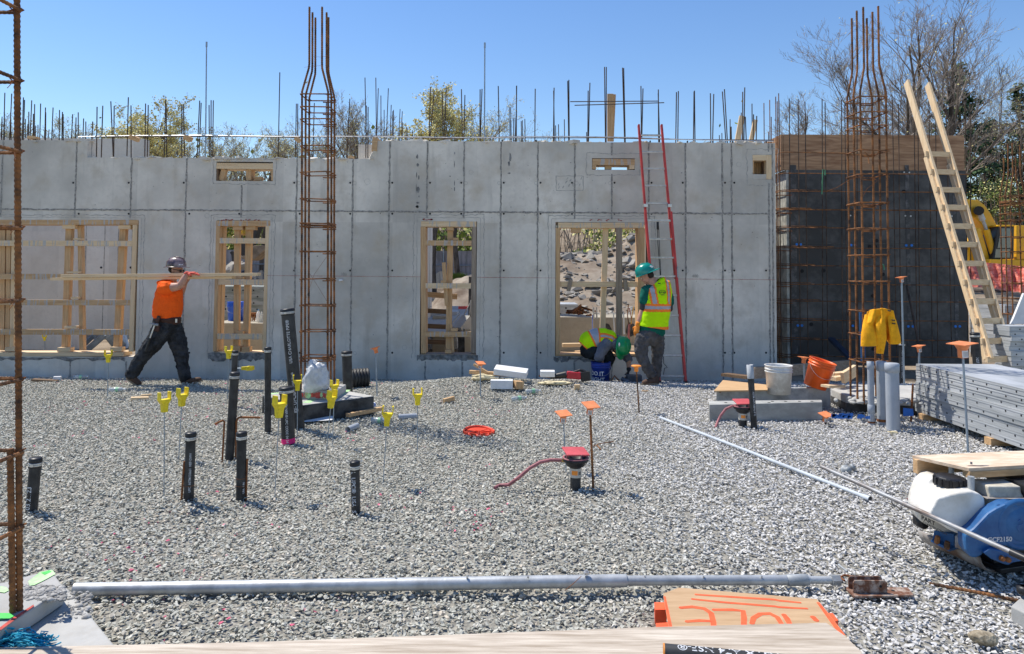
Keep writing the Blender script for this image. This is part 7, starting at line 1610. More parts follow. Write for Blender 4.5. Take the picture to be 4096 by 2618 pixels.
# orange jacket hung on the right cage
def jacket():
    root=thing('jacket','orange yellow work jacket hung over a stirrup of the right column cage','jacket',PT(1,3,900,770,8.15))
    out=[(808,765),(860,752),(905,745),(960,755),(985,755),(992,830),(1008,880),(1028,950),(1015,975),(985,992),(958,968),(925,1000),(915,1052),(880,1042),(868,1005),(800,995),(776,985),(790,900),(805,830)]
    # height-field cloth: columns across, rows down, folds in depth
    left=[(808,765),(806,830),(790,900),(776,985),(790,997)]; 
    def top(u): return 765-20*math.sin(math.pi*u)+(-5 if u>.5 else 0)
    def bot(u): 
        return 985+ (14 if u<.35 else 0)+ (60*math.exp(-((u-.50)/.06)**2)) - (30*math.exp(-((u-.66)/.08)**2)) - (0 if u<.75 else (u-.75)*60)
    nu,nv=70,40; vs=[]; back=[]
    for i in range(nu+1):
        u=i/nu
        for j in range(nv+1):
            v=j/nv; xl=808+(776-808)*v**.9; xr=985+(1030-985)*v; x=xl+(xr-xl)*u+7*math.sin(v*7+u*5)*v; y=top(u)+(bot(u)-top(u))*v
            fold=.052*math.sin(u*17+v*2.2+1.5*math.sin(v*3))*(0.15+v)+.02*math.sin(u*5-v*8)+.02*math.sin(u*41+v*4)*v+.010*noise.noise((u*9,v*7,1)); Y=8.12-.05*math.sin(math.pi*u)+fold
            vs.append(PT(1,3,x,y,Y)); back.append(PT(1,3,x,y,Y+.03))
    n=nv+1; fs=[(i*n+j,i*n+j+1,(i+1)*n+j+1,(i+1)*n+j) for i in range(nu) for j in range(nv)]
    mb=MB(); mb.smooth=True; mb.add(vs,fs); ob=mb.build('body',mat('jacket_cloth',(.95,.40,.005),.85,var=.12,scale=14,bump=.5,bscale=60),root); sd=ob.modifiers.new('thickness','SOLIDIFY'); sd.thickness=.012
    # a sleeve hanging in front
    mb=MB(); mb.tube([PT(1,3,822,790,8.12),PT(1,3,822,850,8.09),PT(1,3,818,930,8.03),PT(1,3,822,1000,8.03)],[.05,.07,.085,.095],16,asp=.45,side=(1,0,0)); mb.build('sleeve',MATS['jacket_cloth'],root)
    mb=MB(); mb.tube([PT(1,3,905,780,8.1),PT(1,3,900,860,8.03),PT(1,3,905,950,8.02),PT(1,3,895,1052,8.03)],[.03,.06,.06,.042],14,asp=.4,side=(1,0,0)); mb.build('sleeve',MATS['jacket_cloth'],root)
    mb=MB(); mb.tube([PT(1,3,960,775,8.12),PT(1,3,985,860,8.04),PT(1,3,1000,940,8.02),PT(1,3,1000,985,8.03)],[.03,.055,.06,.065],14,asp=.4,side=(1,0,0)); mb.build('flap',MATS['jacket_cloth'],root)
    mb=MB()
    for (x,y) in ((995,825),(998,848),(968,760)): q=PT(1,3,x,y,7.98); mb.cyl(q,q+Vector((0,.05,0)),.008,n=8)
    mb.build('snap',M_BLK,root)
jacket()
# ================================================================= people
def mod_soft(o,vox,sm=4,disp=0.0,dscale=.09,seed=0):
    r=o.modifiers.new('remesh','REMESH'); r.mode='VOXEL'; r.voxel_size=vox; r.use_smooth_shade=True
    if sm: s=o.modifiers.new('smooth','SMOOTH'); s.factor=.5; s.iterations=sm
    if disp:
        tx=bpy.data.textures.new('folds','CLOUDS'); tx.noise_scale=dscale; tx.noise_depth=2
        d=o.modifiers.new('folds','DISPLACE'); d.texture=tx; d.strength=disp; d.mid_level=.5; d.texture_coords='LOCAL'
def limb(mb,pts,rad,n=14,asp=1.0,side=None):
    """tapered limb through smooth joints, rounded ends"""
    P_=[Vector(p) for p in pts]; out=[];rr=[]; k=len(P_)
    for i in range(k-1):
        p0=P_[max(i-1,0)];p1=P_[i];p2=P_[i+1];p3=P_[min(i+2,k-1)]
        for j in range(6):
            t_=j/6; a=t_*t_; b=a*t_
            q=0.5*((2*p1)+(-p0+p2)*t_+(2*p0-5*p1+4*p2-p3)*a+(-p0+3*p1-3*p2+p3)*b); out.append(q); rr.append(rad[i]+(rad[i+1]-rad[i])*(t_*t_*(3-2*t_)))
    out.append(P_[-1]); rr.append(rad[-1])
    d0=(out[0]-out[1]).normalized(); d1=(out[-1]-out[-2]).normalized()
    out=[out[0]+d0*rr[0]*.5]+out+[out[-1]+d1*rr[-1]*.5]; rr=[rr[0]*.55]+rr+[rr[-1]*.55]
    mb.tube(out,rr,n,True,side=side,asp=asp); return mb
def hand(mb,w,d,nrm,s=1.0,curl=.6,thumb_side=1):
    """palm, four fingers and a thumb; w wrist, d direction, nrm palm normal (fingers curl towards it)"""
    w=Vector(w); d=Vector(d).normalized(); nrm=Vector(nrm); nrm=(nrm-d*nrm.dot(d)).normalized(); sd=d.cross(nrm)*thumb_side
    limb(mb,[w-d*.01,w+d*.045*s,w+d*.09*s],[.026*s,.036*s,.037*s],12,asp=.48,side=sd)
    for i,(o,L) in enumerate(((.028,.072),(.010,.08),(-.009,.075),(-.027,.06))):
        p=w+d*.085*s+sd*o*s; pts=[p]; a=0.12+.04*i
        for k,l in enumerate((.45,.32,.23)):
            a+=curl*(.5 if k==0 else .8); dd=d*math.cos(a)+nrm*math.sin(a); pts.append(pts[-1]+dd*L*l*s)
        mb.tube(pts,[.0098*s,.0092*s,.0085*s,.0068*s],8)
    p=w+d*.03*s+sd*.03*s; mb.tube([p,p+(sd*.8+d*.55+nrm*.25).normalized()*.035*s,p+(sd*.8+d*.55+nrm*.25).normalized()*.035*s+(d*.8+nrm*.5+sd*.1).normalized()*.032*s],[.013*s,.011*s,.008*s],8)
def headm(mb,c,fwd,up,s=1.0):
    """head with brow, nose, lips, chin and ears; c = centre of skull"""
    f=Vector(fwd).normalized(); u=Vector(up); u=(u-f*u.dot(f)).normalized(); l=u.cross(f); M=Matrix((f,l,u)).transposed()
    q=lambda x,y,z: c+(f*x+l*y+u*z)*s
    mb.ellip(q(-.005,0,.02),(.098*s,.078*s,.095*s),18,12,M); mb.ellip(q(.022,0,-.045),(.068*s,.060*s,.075*s),16,10,M)
    mb.ellip(q(.062,0,-.098),(.026*s,.028*s,.022*s),10,8,M); mb.ellip(q(.078,0,.018),(.016*s,.05*s,.012*s),10,6,M)
    mb.tube([q(.088,0,.01),q(.108,0,-.025),q(.092,0,-.038)],[.010*s,.014*s,.012*s],8); mb.ellip(q(.080,0,-.064),(.016*s,.026*s,.008*s),10,6,M); mb.ellip(q(.077,0,-.077),(.014*s,.022*s,.008*s),10,6,M)
    for y in(-1,1):
        mb.ellip(q(-.01,.080*y,-.012),(.018*s,.010*s,.032*s),10,8,M); mb.ellip(q(.060,.040*y,-.035),(.022*s,.02*s,.024*s),8,6,M)
    return q,M,f,l,u
def eyes(root,q,M,s=1.0):
    mb=MB()
    for y in(-1,1): mb.ellip(q(.084,.031*y,-.002),(.009*s,.013*s,.007*s),10,8,M)
    mb.build('eyes',M_WHT,root)
def hardhat(root,c,up,fwd,m,s=1.0,full=True,visor=1.0):
    u=Vector(up).normalized(); f=Vector(fwd); f=(f-u*f.dot(u)).normalized(); l=u.cross(f); mb=MB(); n=32; vs=[];fs=[]
    rings=[(1.0,0),(1.0,.02),(.97,.05),(.88,.085),(.72,.112),(.5,.130),(.25,.139),(0.01,.142)]
    def pt(r,h,th): return c+f*(math.cos(th)*.132*r*s*1.08)+l*(math.sin(th)*.112*r*s)+u*h*s
    for r,h in rings:
        for j in range(n): vs.append(pt(r,h,2*math.pi*j/n))
    for i in range(len(rings)-1):
        for j in range(n): fs.append((i*n+j,i*n+(j+1)%n,(i+1)*n+(j+1)%n,(i+1)*n+j))
    mb.smooth=True; mb.add(vs,fs)
    vs=[];fs=[]
    for k,(a,h) in enumerate(((0,0.004),(1,-.006),(1,-.012),(0,-.004))):
        for j in range(n):
            th=2*math.pi*j/n; ext=(.030 if full else .008)+(.045 if full else .055)*max(0,math.cos(th))**1.5*visor
            e_=1+ext*a/.12; vs.append(pt(e_,h,th))
    for i in range(3):
        for j in range(n): fs.append((i*n+j,i*n+(j+1)%n,(i+1)*n+(j+1)%n,(i+1)*n+j))
    mb.add(vs,fs)
    for k in(-1,0,1):                                        # ridges on the crown
        mb.tube([pt(.93,.07,math.pi)+l*.022*k,pt(.6,.125,math.pi)+l*.022*k,c+u*.146*s+l*.022*k,pt(.6,.125,0)+l*.022*k,pt(.93,.07,0)+l*.022*k],[.003,.006,.007,.006,.003],6)
    o=mb.build('hard_hat',m,root); return pt,f,l,u
def boot(root,heel,toe,m,sole,h=.12,w=.05,ank=None,name='boot'):
    heel=Vector(heel);toe=Vector(toe); d=(toe-heel); L=d.length; d.normalize(); up=Vector((0,0,1)); up=(up-d*up.dot(d)).normalized(); sd=d.cross(up)
    mb=MB(); limb(mb,[heel+d*.03+up*.045,heel+d*L*.45+up*.045,heel+d*L*.8+up*.035,toe-d*.03+up*.03],[.045,.046,.044,.034],14,asp=.95,side=sd)
    a=ank if ank is not None else heel+d*.06+up*.14
    limb(mb,[heel+d*.05+up*.05,a],[.05,.052],14); o=mb.build(name,m,root); mod_soft(o,.009,3)
    mb=MB(); n=20; vs=[]
    for hh in (0,.022):
        for j in range(n):
            th=6.2832*j/n; x=math.cos(th); r=.046*(1 if x>-.2 else .9); vs.append(heel+d*(L/2+x*L/2)+sd*math.sin(th)*r+up*hh)
    mb.add(vs,[tuple(range(n-1,-1,-1)),tuple(range(n,2*n))]+[(j,(j+1)%n,n+(j+1)%n,n+j) for j in range(n)]); mb.build('sole',sole,o); return o
M_SKIN=mat('skin',(.50,.27,.19),.55,var=.12,scale=20,spec=.4); M_SKIN.node_tree.nodes['Principled BSDF'].inputs['Subsurface Weight'].default_value=.05
def cloth(name,c,var=.15,b=.35): return mat(name,c,.9,var=var,scale=9,bump=b,bscale=38,spec=.15)
M_OT=cloth('orange_shirt',(.98,.13,.015),.05); M_JN=cloth('dark_work_trousers',(.035,.037,.042),.45); M_JN2=cloth('grey_work_trousers',(.085,.082,.085),.25); M_JN3=cloth('charcoal_trousers',(.02,.024,.028),.3)
M_GRT=cloth('green_shirt',(.008,.115,.085),.15); M_HOOD=cloth('grey_hoodie',(.14,.15,.185),.15); M_VEST=mat('hi_vis_vest',(.52,.88,.0),.75,var=.05,spec=.2,bump=.2,bscale=25); M_VO=mat('vest_orange',(.98,.22,.02),.75,var=.05); M_VS=mat('vest_silver',(.38,.39,.43),.45,var=.08,metal=.1)
M_BOOT=mat('brown_boot',(.10,.055,.035),.8,var=.25,scale=18); M_SOLE=mat('boot_sole',(.22,.17,.12),.9,var=.2); M_LEATH=mat('dark_leather',(.05,.018,.012),.6,var=.3); M_HAIR=mat('dark_hair',(.02,.013,.01),.8,var=.3,scale=80)
M_HATB=mat('brown_hat',(.13,.06,.055),.3,var=.5,scale=6,col2=(.30,.22,.22),coat=.5,lo=.45,hi=.6); M_HATG=mat('teal_hat',(.0,.25,.20),.3,coat=.4,var=.05); M_HATG2=mat('green_hat',(.0,.28,.085),.3,coat=.4,var=.05)
M_GLV=mat('red_glove',(.62,.09,.06),.8,var=.15,scale=20); M_GLVO=mat('orange_glove',(.75,.25,.03),.8,var=.2,scale=20); M_GLVB=mat('black_glove',(.025,.025,.03),.8)
# ---- A: walking man with planks
def zp(x,y,Y=10.4): return P(450+.39*x,1000+.39*y,Y)
pa=thing('person','man in orange shirt and brown hard hat striding right with long planks on his shoulder','person',zp(560,1400))
# body: one continuous surface
mb=MB(); qa,Ma,fa,la,ua=headm(mb,zp(652,205),(1,-.05,-.12),(.12,0,1),.97)
limb(mb,[zp(600,330),zp(632,260)],[.065,.058]); limb(mb,[zp(560,760),zp(570,600),zp(575,450),zp(590,350)],[.13,.14,.15,.10],16,asp=1.1)
shR=zp(545,375,10.20); elR=zp(692,372,10.12); wrR=zp(765,240,10.16)
limb(mb,[shR,zp(610,385,10.14),elR],[.065,.064,.052]); limb(mb,[elR,zp(722,320,10.13),wrR],[.050,.048,.031])
hand(mb,wrR,(1,.1,.02),(0,.2,-1),1.0,.22,-1)
shL=zp(600,380,10.6); limb(mb,[shL,zp(690,450,10.62),zp(740,330,10.55)],[.062,.05,.045]); limb(mb,[zp(740,330,10.55),zp(800,262,10.42)],[.045,.03]); hand(mb,zp(800,262,10.42),(1,-.3,.1),(0,-.4,1),.95,.4,1)
for pts,Yh in (([(520,800),(350,1060),(190,1310)],10.30),([(600,800),(705,1080),(740,1330)],10.5)):
    limb(mb,[zp(x,y,Yh) for x,y in pts],[.09,.06,.045])
o=mb.build('body',M_SKIN,pa); mod_soft(o,.0085,2); eyes(pa,qa,Ma)
mb=MB(); S=(1,0,0)
limb(mb,[zp(558,690),zp(562,640),zp(570,560),zp(580,450),zp(575,370)],[.185,.200,.200,.185,.14],22,asp=[1.05]*27,side=S)
mb.ellip(zp(560,340),(.13,.17,.055),16,8); limb(mb,[shR,zp(530,395,10.18),zp(585,388,10.13)],[.105,.098,.090]); limb(mb,[shL,zp(650,420,10.62)],[.09,.085]); limb(mb,[zp(585,345),zp(600,318)],[.09,.085])
o=mb.build('shirt',M_OT,pa); mod_soft(o,.010,3,.034,.085)
mb=MB(); 
limb(mb,[zp(555,712),zp(552,770),zp(550,850)],[.172,.185,.16],20,asp=1.0,side=S)
limb(mb,[zp(520,800,10.33),zp(440,930,10.31),zp(325,1075,10.30),zp(255,1180,10.29),zp(190,1295,10.28)],[.150,.128,.098,.090,.082]); limb(mb,[zp(610,800,10.46),zp(665,930,10.48),zp(705,1085,10.5),zp(722,1200,10.5),zp(748,1325,10.5)],[.145,.128,.100,.088,.080])
o=mb.build('trousers',M_JN,pa); mod_soft(o,.010,2,.042,.06)
mb=MB(); c0=zp(560,715); n=32
mb.tube([zp(560,735),zp(562,728),zp(563,700),zp(563,690)],[.178,.188,.188,.178],n,asp=1.02,side=S); o=mb.build('belt',M_LEATH,pa)
mb=MB(); mb.box(zp(655,728,10.24),(.02,.02,.055)); mb.build('buckle',M_ALU,o)
for x in (480,505,535): pass
mb=MB(); mb.box(zp(455,800,10.17),(.075,.03,.10),Euler((0,.15,0))); mb.box(zp(465,720,10.17),(.05,.03,.12),Euler((0,.3,0))); mb.build('tool_pouch',M_LEATH,o,bevel=.008)
boot(pa,zp(138,1320,10.28),zp(285,1412,10.28),M_BOOT,M_SOLE,ank=zp(195,1300,10.28)); boot(pa,zp(712,1408,10.5),zp(925,1345,10.5),M_BOOT,M_SOLE,ank=zp(752,1325,10.5))
pt,f,l,u=hardhat(pa,qa(-.005,0,.045),(-.0,0,1),(1,0,-.05),M_HATB,1.0,True,.35)
mb=MB(); q=pt(.93,.075,-1.45)+Vector((0,-.004,0)); text_plane(mb,'S',q,(1,0,0),(0,.25,1),.05,.01); mb.cur=1
for k in range(3): mb.ellip(pt(1.0,.03,-.9+.16*k)+Vector((0,-.004,0)),(.010,.004,.009),8,6)
mb.build('stickers',[mat('blue_sticker',(.03,.05,.15),.5),M_WHT],pa)
mb=MB(); mb.tube([qa(.0,-.084,.005),qa(.05,-.082,.004),qa(.088,-.062,.002)],.005,6); mb.tube([qa(-.10,.02,.02),qa(-.09,-.05,.015),qa(0,-.084,.008)],.006,6); mb.ellip(qa(.095,-.036,-.004),(.010,.030,.019),12,8,Ma); mb.ellip(qa(.095,.036,-.004),(.010,.030,.019),12,8,Ma); mb.build('safety_glasses',M_BLK,pa)
mb=MB(); mb.ellip(qa(-.045,0,.0),(.065,.078,.06),14,10,Ma); mb.build('hair',M_HAIR,pa)
mb=MB(); limb(mb,[wrR-Vector((.02,0,.02)),wrR+Vector((.012,0,.0))],[.038,.036]); hand(mb,wrR,(1,.1,.02),(0,.2,-1),1.12,.22,-1); o=mb.build('glove',M_GLV,pa); mod_soft(o,.006,2)
hm=thing('hammer','long claw hammer with a steel shank hanging from the walking man\'s belt','hammer',zp(400,850,10.14)); mb=MB(); mb.cyl(zp(432,775,10.13),zp(385,905,10.13),.010,n=10); mb.build('shank',M_ALU,hm); mb=MB(); mb.tube([zp(385,905,10.13),zp(375,940,10.13),zp(340,1040,10.13)],[.013,.018,.017],10); mb.build('grip',M_BLK,hm)
mb=MB(); mb.cyl(zp(430,768,10.13),zp(468,770,10.13),.018,n=12); mb.tube([zp(430,768,10.13),zp(405,755,10.13),zp(380,758,10.13)],[.014,.010,.004],8); mb.build('hammer_head',M_GALV2,hm)
for lab,a,b,hh,Y in (('upper of the two long planks on the walking man\'s shoulder',t(1,0,435,520),t(1,0,1775,510),20,10.27),('lower of the two long planks on the walking man\'s shoulder',t(1,0,362,543),t(1,0,1600,532),17,10.30)):
    A_=P(*a,Y); B_=P(*b,Y+.05); mb=MB(); mb.bar(A_,B_,hh*.5848*Y/F,.14,up=(0,1,0)); o=mb.build('plank',WP['x'],bevel=.003); tag(o,lab,'plank','planks carried by the walking man')
# ---- B: standing worker with vest, seen from behind
def z2(x,y,Y=10.5): return P(2300+.3574*x,1030+.3574*y,Y)
pb=thing('person','standing worker in teal hard hat and yellow green vest, seen from behind by the ladder','person',z2(860,1430))
mb=MB(); hq=headm(mb,z2(800,205,10.52),(-.75,.35,-.45),(-.42,.10,1),.97); qb,Mb=hq[0],hq[1]
limb(mb,[z2(880,300),z2(850,245)],[.075,.062]); limb(mb,[z2(850,880),z2(880,700),z2(920,500),z2(925,340)],[.13,.125,.15,.11],16,asp=.75,side=(1,0,0))
sL=z2(795,370,10.5); eL=z2(765,560,10.48); wL=z2(702,760,10.46); limb(mb,[sL,z2(780,460),eL],[.062,.055,.047]); limb(mb,[eL,z2(735,660,10.47),wL],[.046,.043,.029]); hand(mb,wL,(-.25,0,-1),(.5,.6,0),1,.55,-1)
sR=z2(1035,390,10.5); eR=z2(1052,560,10.50); limb(mb,[sR,eR],[.06,.045]); limb(mb,[eR,z2(990,640,10.30+.45)],[.043,.03]); hand(mb,z2(990,640,10.75),(-1,.3,.1),(0,0,-1),1,.5,1)
limb(mb,[z2(770,880),z2(755,1090),z2(865,1330)],[.085,.06,.045]); limb(mb,[z2(915,880,10.6),z2(915,1090,10.65),z2(905,1320,10.72)],[.085,.06,.045])
o=mb.build('body',M_SKIN,pb); mod_soft(o,.0085,2); eyes(pb,qb,Mb)
mb=MB(); limb(mb,[z2(862,845),z2(870,760),z2(895,600),z2(925,430)],[.195,.185,.185,.18],22,asp=.62,side=(1,0,0)); limb(mb,[sL+Vector((.02,0,.02)),z2(790,440,10.49),z2(778,515,10.48)],[.092,.088,.078]); limb(mb,[sR+Vector((-.03,0,.02)),z2(1048,460),z2(1058,525)],[.085,.078,.070]); mb.ellip(z2(915,330),(.17,.09,.05),14,8)
o=mb.build('shirt',M_GRT,pb); mod_soft(o,.012,4,.018,.09)
mb=MB(); limb(mb,[z2(772,525,10.48),z2(760,595,10.48)],[.056,.054]); limb(mb,[z2(1056,535),z2(1058,590)],[.052,.05]); o=mb.build('elbow_sleeves',M_BLK,pb); mod_soft(o,.01,2)
def loft(root,name,rings,n,mf,mats,side=(1,0,0),sub=6,th=.008,disp=.012):
    """rings: (centre, rx, ry); mf(angle, t, point) -> material index"""
    R_=[(Vector(c),a,b) for c,a,b in rings]; out=[]
    for i in range(len(R_)-1):
        for j in range(sub):
            k=j/sub; ks=k*k*(3-2*k); out.append((R_[i][0].lerp(R_[i+1][0],k),R_[i][1]+(R_[i+1][1]-R_[i][1])*ks,R_[i][2]+(R_[i+1][2]-R_[i][2])*ks,(i+k)/(len(R_)-1)))
    out.append((*R_[-1],1.0)); mb=MB(); vs=[]; N=len(out)
    for i,(c,rx,ry,t_) in enumerate(out):
        d=(out[min(i+1,N-1)][0]-out[max(i-1,0)][0]).normalized(); a=Vector(side); a=(a-d*a.dot(d)).normalized(); b=d.cross(a)
        for j in range(n):
            th_=2*math.pi*j/n; w_=1+.02*math.sin(th_*7+i*.35)*(1-t_)+.03*noise.noise((math.cos(th_)*2,math.sin(th_)*2,i*.22)); vs.append(c+a*(rx*math.cos(th_)*w_)+b*(ry*math.sin(th_)*w_))
    mb.smooth=True; mb.v=[tuple(v) for v in vs]
    for i in range(N-1):
        for j in range(n):
            th_=2*math.pi*(j+.5)/n; q=(Vector(vs[i*n+j])+Vector(vs[(i+1)*n+j]))/2; m=mf(th_,out[i][3],q)
            if m<0: continue
            mb.f.append((i*n+j,i*n+(j+1)%n,(i+1)*n+(j+1)%n,(i+1)*n+j)); mb.m.append(m); mb.sm.append(True)
    o=mb.build(name,mats,root); s=o.modifiers.new('thickness','SOLIDIFY'); s.thickness=th; s.offset=1; return o
zA=z2(0,510).z; zB=z2(0,535).z; zC=z2(0,570).z; zD=z2(0,600).z; zH=z2(0,775).z
def mfB(th,t_,p):
    x,y=math.cos(th),math.sin(th)
    if p.z<zH+.012: return 1
    if zD<p.z<zA: return 2 if zC<p.z<zB else 1
    if p.z>=zA:
        u=(p.x-z2(880,0).x); px=(p.x*F/10.4+2048-2300)/.3574
        sh=(p.z-zA)/(z2(0,290).z-zA)
        c=885-35*sh; w=px-c
        if y<0.2:
            if abs(w)<22: return 2
            if abs(w)<42: return 1
            c2=1045-12*sh
            if abs(px-c2)<10: return 2
            if abs(px-c2)<26: return 1
        if y<0 and (abs(x)>.93): return 1
    return 0
vb=loft(pb,'vest',[(z2(868,785),.222,.150),(z2(880,700),.215,.142),(z2(905,600),.205,.140),(z2(925,500),.200,.142),(z2(935,400),.196,.140),(z2(930,330),.185,.122),(z2(915,296),.145,.095),(z2(900,278),.09,.075)],96,mfB,[M_VEST,M_VO,M_VS],sub=14)
mb=MB(); q=z2(978,392,10.335); rw,rh=.050,.033
for i in range(28):
    a,b=6.2832*i/28,6.2832*(i+1)/28; mb.add([q+Vector((rw*math.cos(a),0,rh*math.sin(a))),q+Vector((rw*math.cos(b),0,rh*math.sin(b))),q+Vector((rw*.88*math.cos(b),0,rh*.82*math.sin(b))),q+Vector((rw*.88*math.cos(a),0,rh*.82*math.sin(a)))],[(0,1,2,3)])
text_plane(mb,'full light',q+Vector((.004,-.001,0)),(1,0,0),(0,0,1),.030,.03); mb.add([q+Vector((-.02,-.001,-.046)),q+Vector((.04,-.001,-.040)),q+Vector((.04,-.001,-.036)),q+Vector((-.02,-.001,-.042))],[(0,1,2,3)])
mb.build('back_print',M_BLK,pb); mb=MB(); mb.box(z2(942,292,10.40),(.04,.012,.014)); mb.build('collar_tab',M_BLK,pb)
mb=MB(); limb(mb,[z2(845,830),z2(842,880),z2(838,930)],[.175,.185,.15],20,asp=.72,side=(1,0,0)); limb(mb,[z2(765,890,10.47),z2(740,1000,10.46),z2(748,1100,10.45),z2(800,1220,10.45),z2(865,1330,10.48)],[.118,.105,.088,.078,.076]); limb(mb,[z2(915,880,10.58),z2(925,1000,10.62),z2(920,1100,10.64),z2(912,1230,10.66),z2(905,1325,10.7)],[.112,.098,.082,.074,.070])
o=mb.build('trousers',M_JN2,pb); mod_soft(o,.010,2,.045,.055)
boot(pb,z2(948,1415,10.46),z2(745,1432,10.40),M_BOOT,M_SOLE,ank=z2(880,1335,10.47)); boot(pb,z2(935,1400,10.72),z2(850,1408,10.60),M_BOOT,M_SOLE,ank=z2(905,1325,10.7))
pt,f,l,u=hardhat(pb,qb(-.005,0,.040),(-.40,.02,1),(.95,-.15,.30),M_HATG,1.03,False,1.0)
mb=MB(); q=pt(.9,.06,-.65)+Vector((0.004,-.008,0)); mb.ellip(q,(.030,.004,.018),12,6); mb.build('sticker',M_WHT,pb)
mb=MB(); mb.ellip(qb(-.055,0,-.01),(.055,.076,.07),14,10,Mb); mb.build('hair',M_HAIR,pb)
mb=MB(); limb(mb,[wL+Vector((.012,0,.035)),wL],[.042,.036]); hand(mb,wL,(-.25,0,-1),(.5,.6,0),1.15,.55,-1); o=mb.build('glove',M_GLVO,pb); mod_soft(o,.006,2)
# ---- C: crouching worker
YC=11.25
def z2c(x,y,d=0): return P(2300+.3574*x,1030+.3574*y,YC+d)
pc=thing('person','crouching worker in green hard hat, vest and grey hoodie bending down at the opening','person',z2c(260,1380))
mb=MB(); h=headm(mb,z2c(505,1000,-.12),(.55,-.25,-1),(.75,-.35,.25),.95); qc,Mc=h[0],h[1]
limb(mb,[z2c(440,960,-.05),z2c(475,985,-.1)],[.07,.06]); limb(mb,[z2c(165,1010),z2c(250,935),z2c(350,930),z2c(430,960)],[.13,.13,.14,.10],16)
aS=z2c(345,985,-.20); aE=z2c(285,1080,-.24); aW=z2c(305,1150,-.2); limb(mb,[aS,aE,aW],[.055,.046,.032]); hand(mb,aW,(.1,.1,-1),(1,0,0),.95,.5,1)
bS=z2c(470,1010,.12); bE=z2c(600,1140,.05); bW=z2c(602,1265,-.02); limb(mb,[bS,z2c(550,1080,.1),bE],[.055,.05,.045]); limb(mb,[bE,bW],[.045,.030]); hand(mb,bW,(-.3,-.1,-1),(-1,0,0),.95,.5,1)
for d in (-.10,.16): limb(mb,[z2c(180,1040,d),z2c(400,1110,d),z2c(290,1300,d)],[.08,.06,.045])
o=mb.build('body',M_SKIN,pc); mod_soft(o,.009,2)
mb=MB(); limb(mb,[z2c(150,1010),z2c(235,945),z2c(340,935),z2c(430,965)],[.145,.150,.155,.12],20); limb(mb,[z2c(350,965,-.14),z2c(320,1010,-.2),z2c(280,1085,-.24),z2c(268,1140,-.22)],[.105,.092,.078,.075]); limb(mb,[z2c(460,1000,.1),z2c(550,1080,.1),z2c(608,1150,.05)],[.095,.080,.070]); limb(mb,[z2c(430,940),z2c(490,905,-.02)],[.085,.06])
limb(mb,[z2c(425,900,-.05),z2c(440,960,-.12),z2c(450,1020,-.12)],[.05,.06,.045]); o=mb.build('hoodie',M_HOOD,pc); mod_soft(o,.010,2,.034,.06)
def mfC(th,t_,p):
    x,y=math.cos(th),math.sin(th); q=t_
    if q<.03 or q>.965: return 1
    if .26<q<.50: return 2 if .31<q<.45 else 1
    if q>=.5:
        if -.1<y-.25<.35: return 2 if .0<y-.25<.25 else 1
        if y<-.05 and x<0: return 1 if y>-.2 else -1
    return 0
vc=loft(pc,'vest',[(z2c(112,1010),.150,.135),(z2c(165,950),.178,.165),(z2c(235,918),.182,.165),(z2c(310,915),.182,.165),(z2c(375,925),.172,.150),(z2c(425,955),.14,.12)],64,mfC,[M_VEST,M_VO,M_VS],side=(0,1,0),sub=12)
mb=MB(); limb(mb,[z2c(135,1010),z2c(180,1060)],[.15,.14],18)
for d in (-.10,.16): limb(mb,[z2c(170,1055,d),z2c(290,1085,d),z2c(395,1110,d)],[.125,.11,.09]); limb(mb,[z2c(395,1110,d),z2c(340,1230,d),z2c(290,1330,d)],[.09,.085,.075])
o=mb.build('trousers',M_JN3,pc); mod_soft(o,.012,3,.022,.07)
for d in (-.10,.16): boot(pc,z2c(250,1385,d),z2c(400,1395,d),M_BOOT,M_SOLE,ank=z2c(285,1330,d))
pt,f,l,u=hardhat(pc,qc(.005,0,.025),(.62,-.62,.10),(-.15,-.25,-1),M_HATG2,1.08,False,.7)
mb=MB(); q=z2c(496,975,-.275); mb.ellip(q,(.014,.006,.030),12,6); mb.build('sticker',M_WHT,pc)
mb=MB(); mb.ellip(qc(-.06,0,-.02),(.05,.074,.07),14,10,Mc); mb.build('hair',M_HAIR,pc)
mb=MB(); hand(mb,bW,(-.3,-.1,-1),(-1,0,0),1.15,.5,1); limb(mb,[bW+Vector((0,0,.03)),bW],[.038,.034]); o=mb.build('glove',M_GLVB,pc); mod_soft(o,.006,2)
mb=MB(); mb.tube([z2c(410,1385,-.35),z2c(440,1325,-.35),z2c(500,1390,-.35)],.012,6); o=mb.build('bent_rebar',M_RUSTO); tag(o,'bent rusty bar poking up in front of the crouching worker','rebar')
mb=MB(); mb.cyl(z2c(520,1360,-.3),z2c(600,1400,-.35),.035,n=12); mb.box(z2c(660,1360,-.2),(.22,.15,.12)); o=mb.build('tool_bag',mat('grey_tool',(.10,.11,.13),.6,var=.3)); tag(o,'dark grey power tool at the crouching worker\'s hand','power tool')
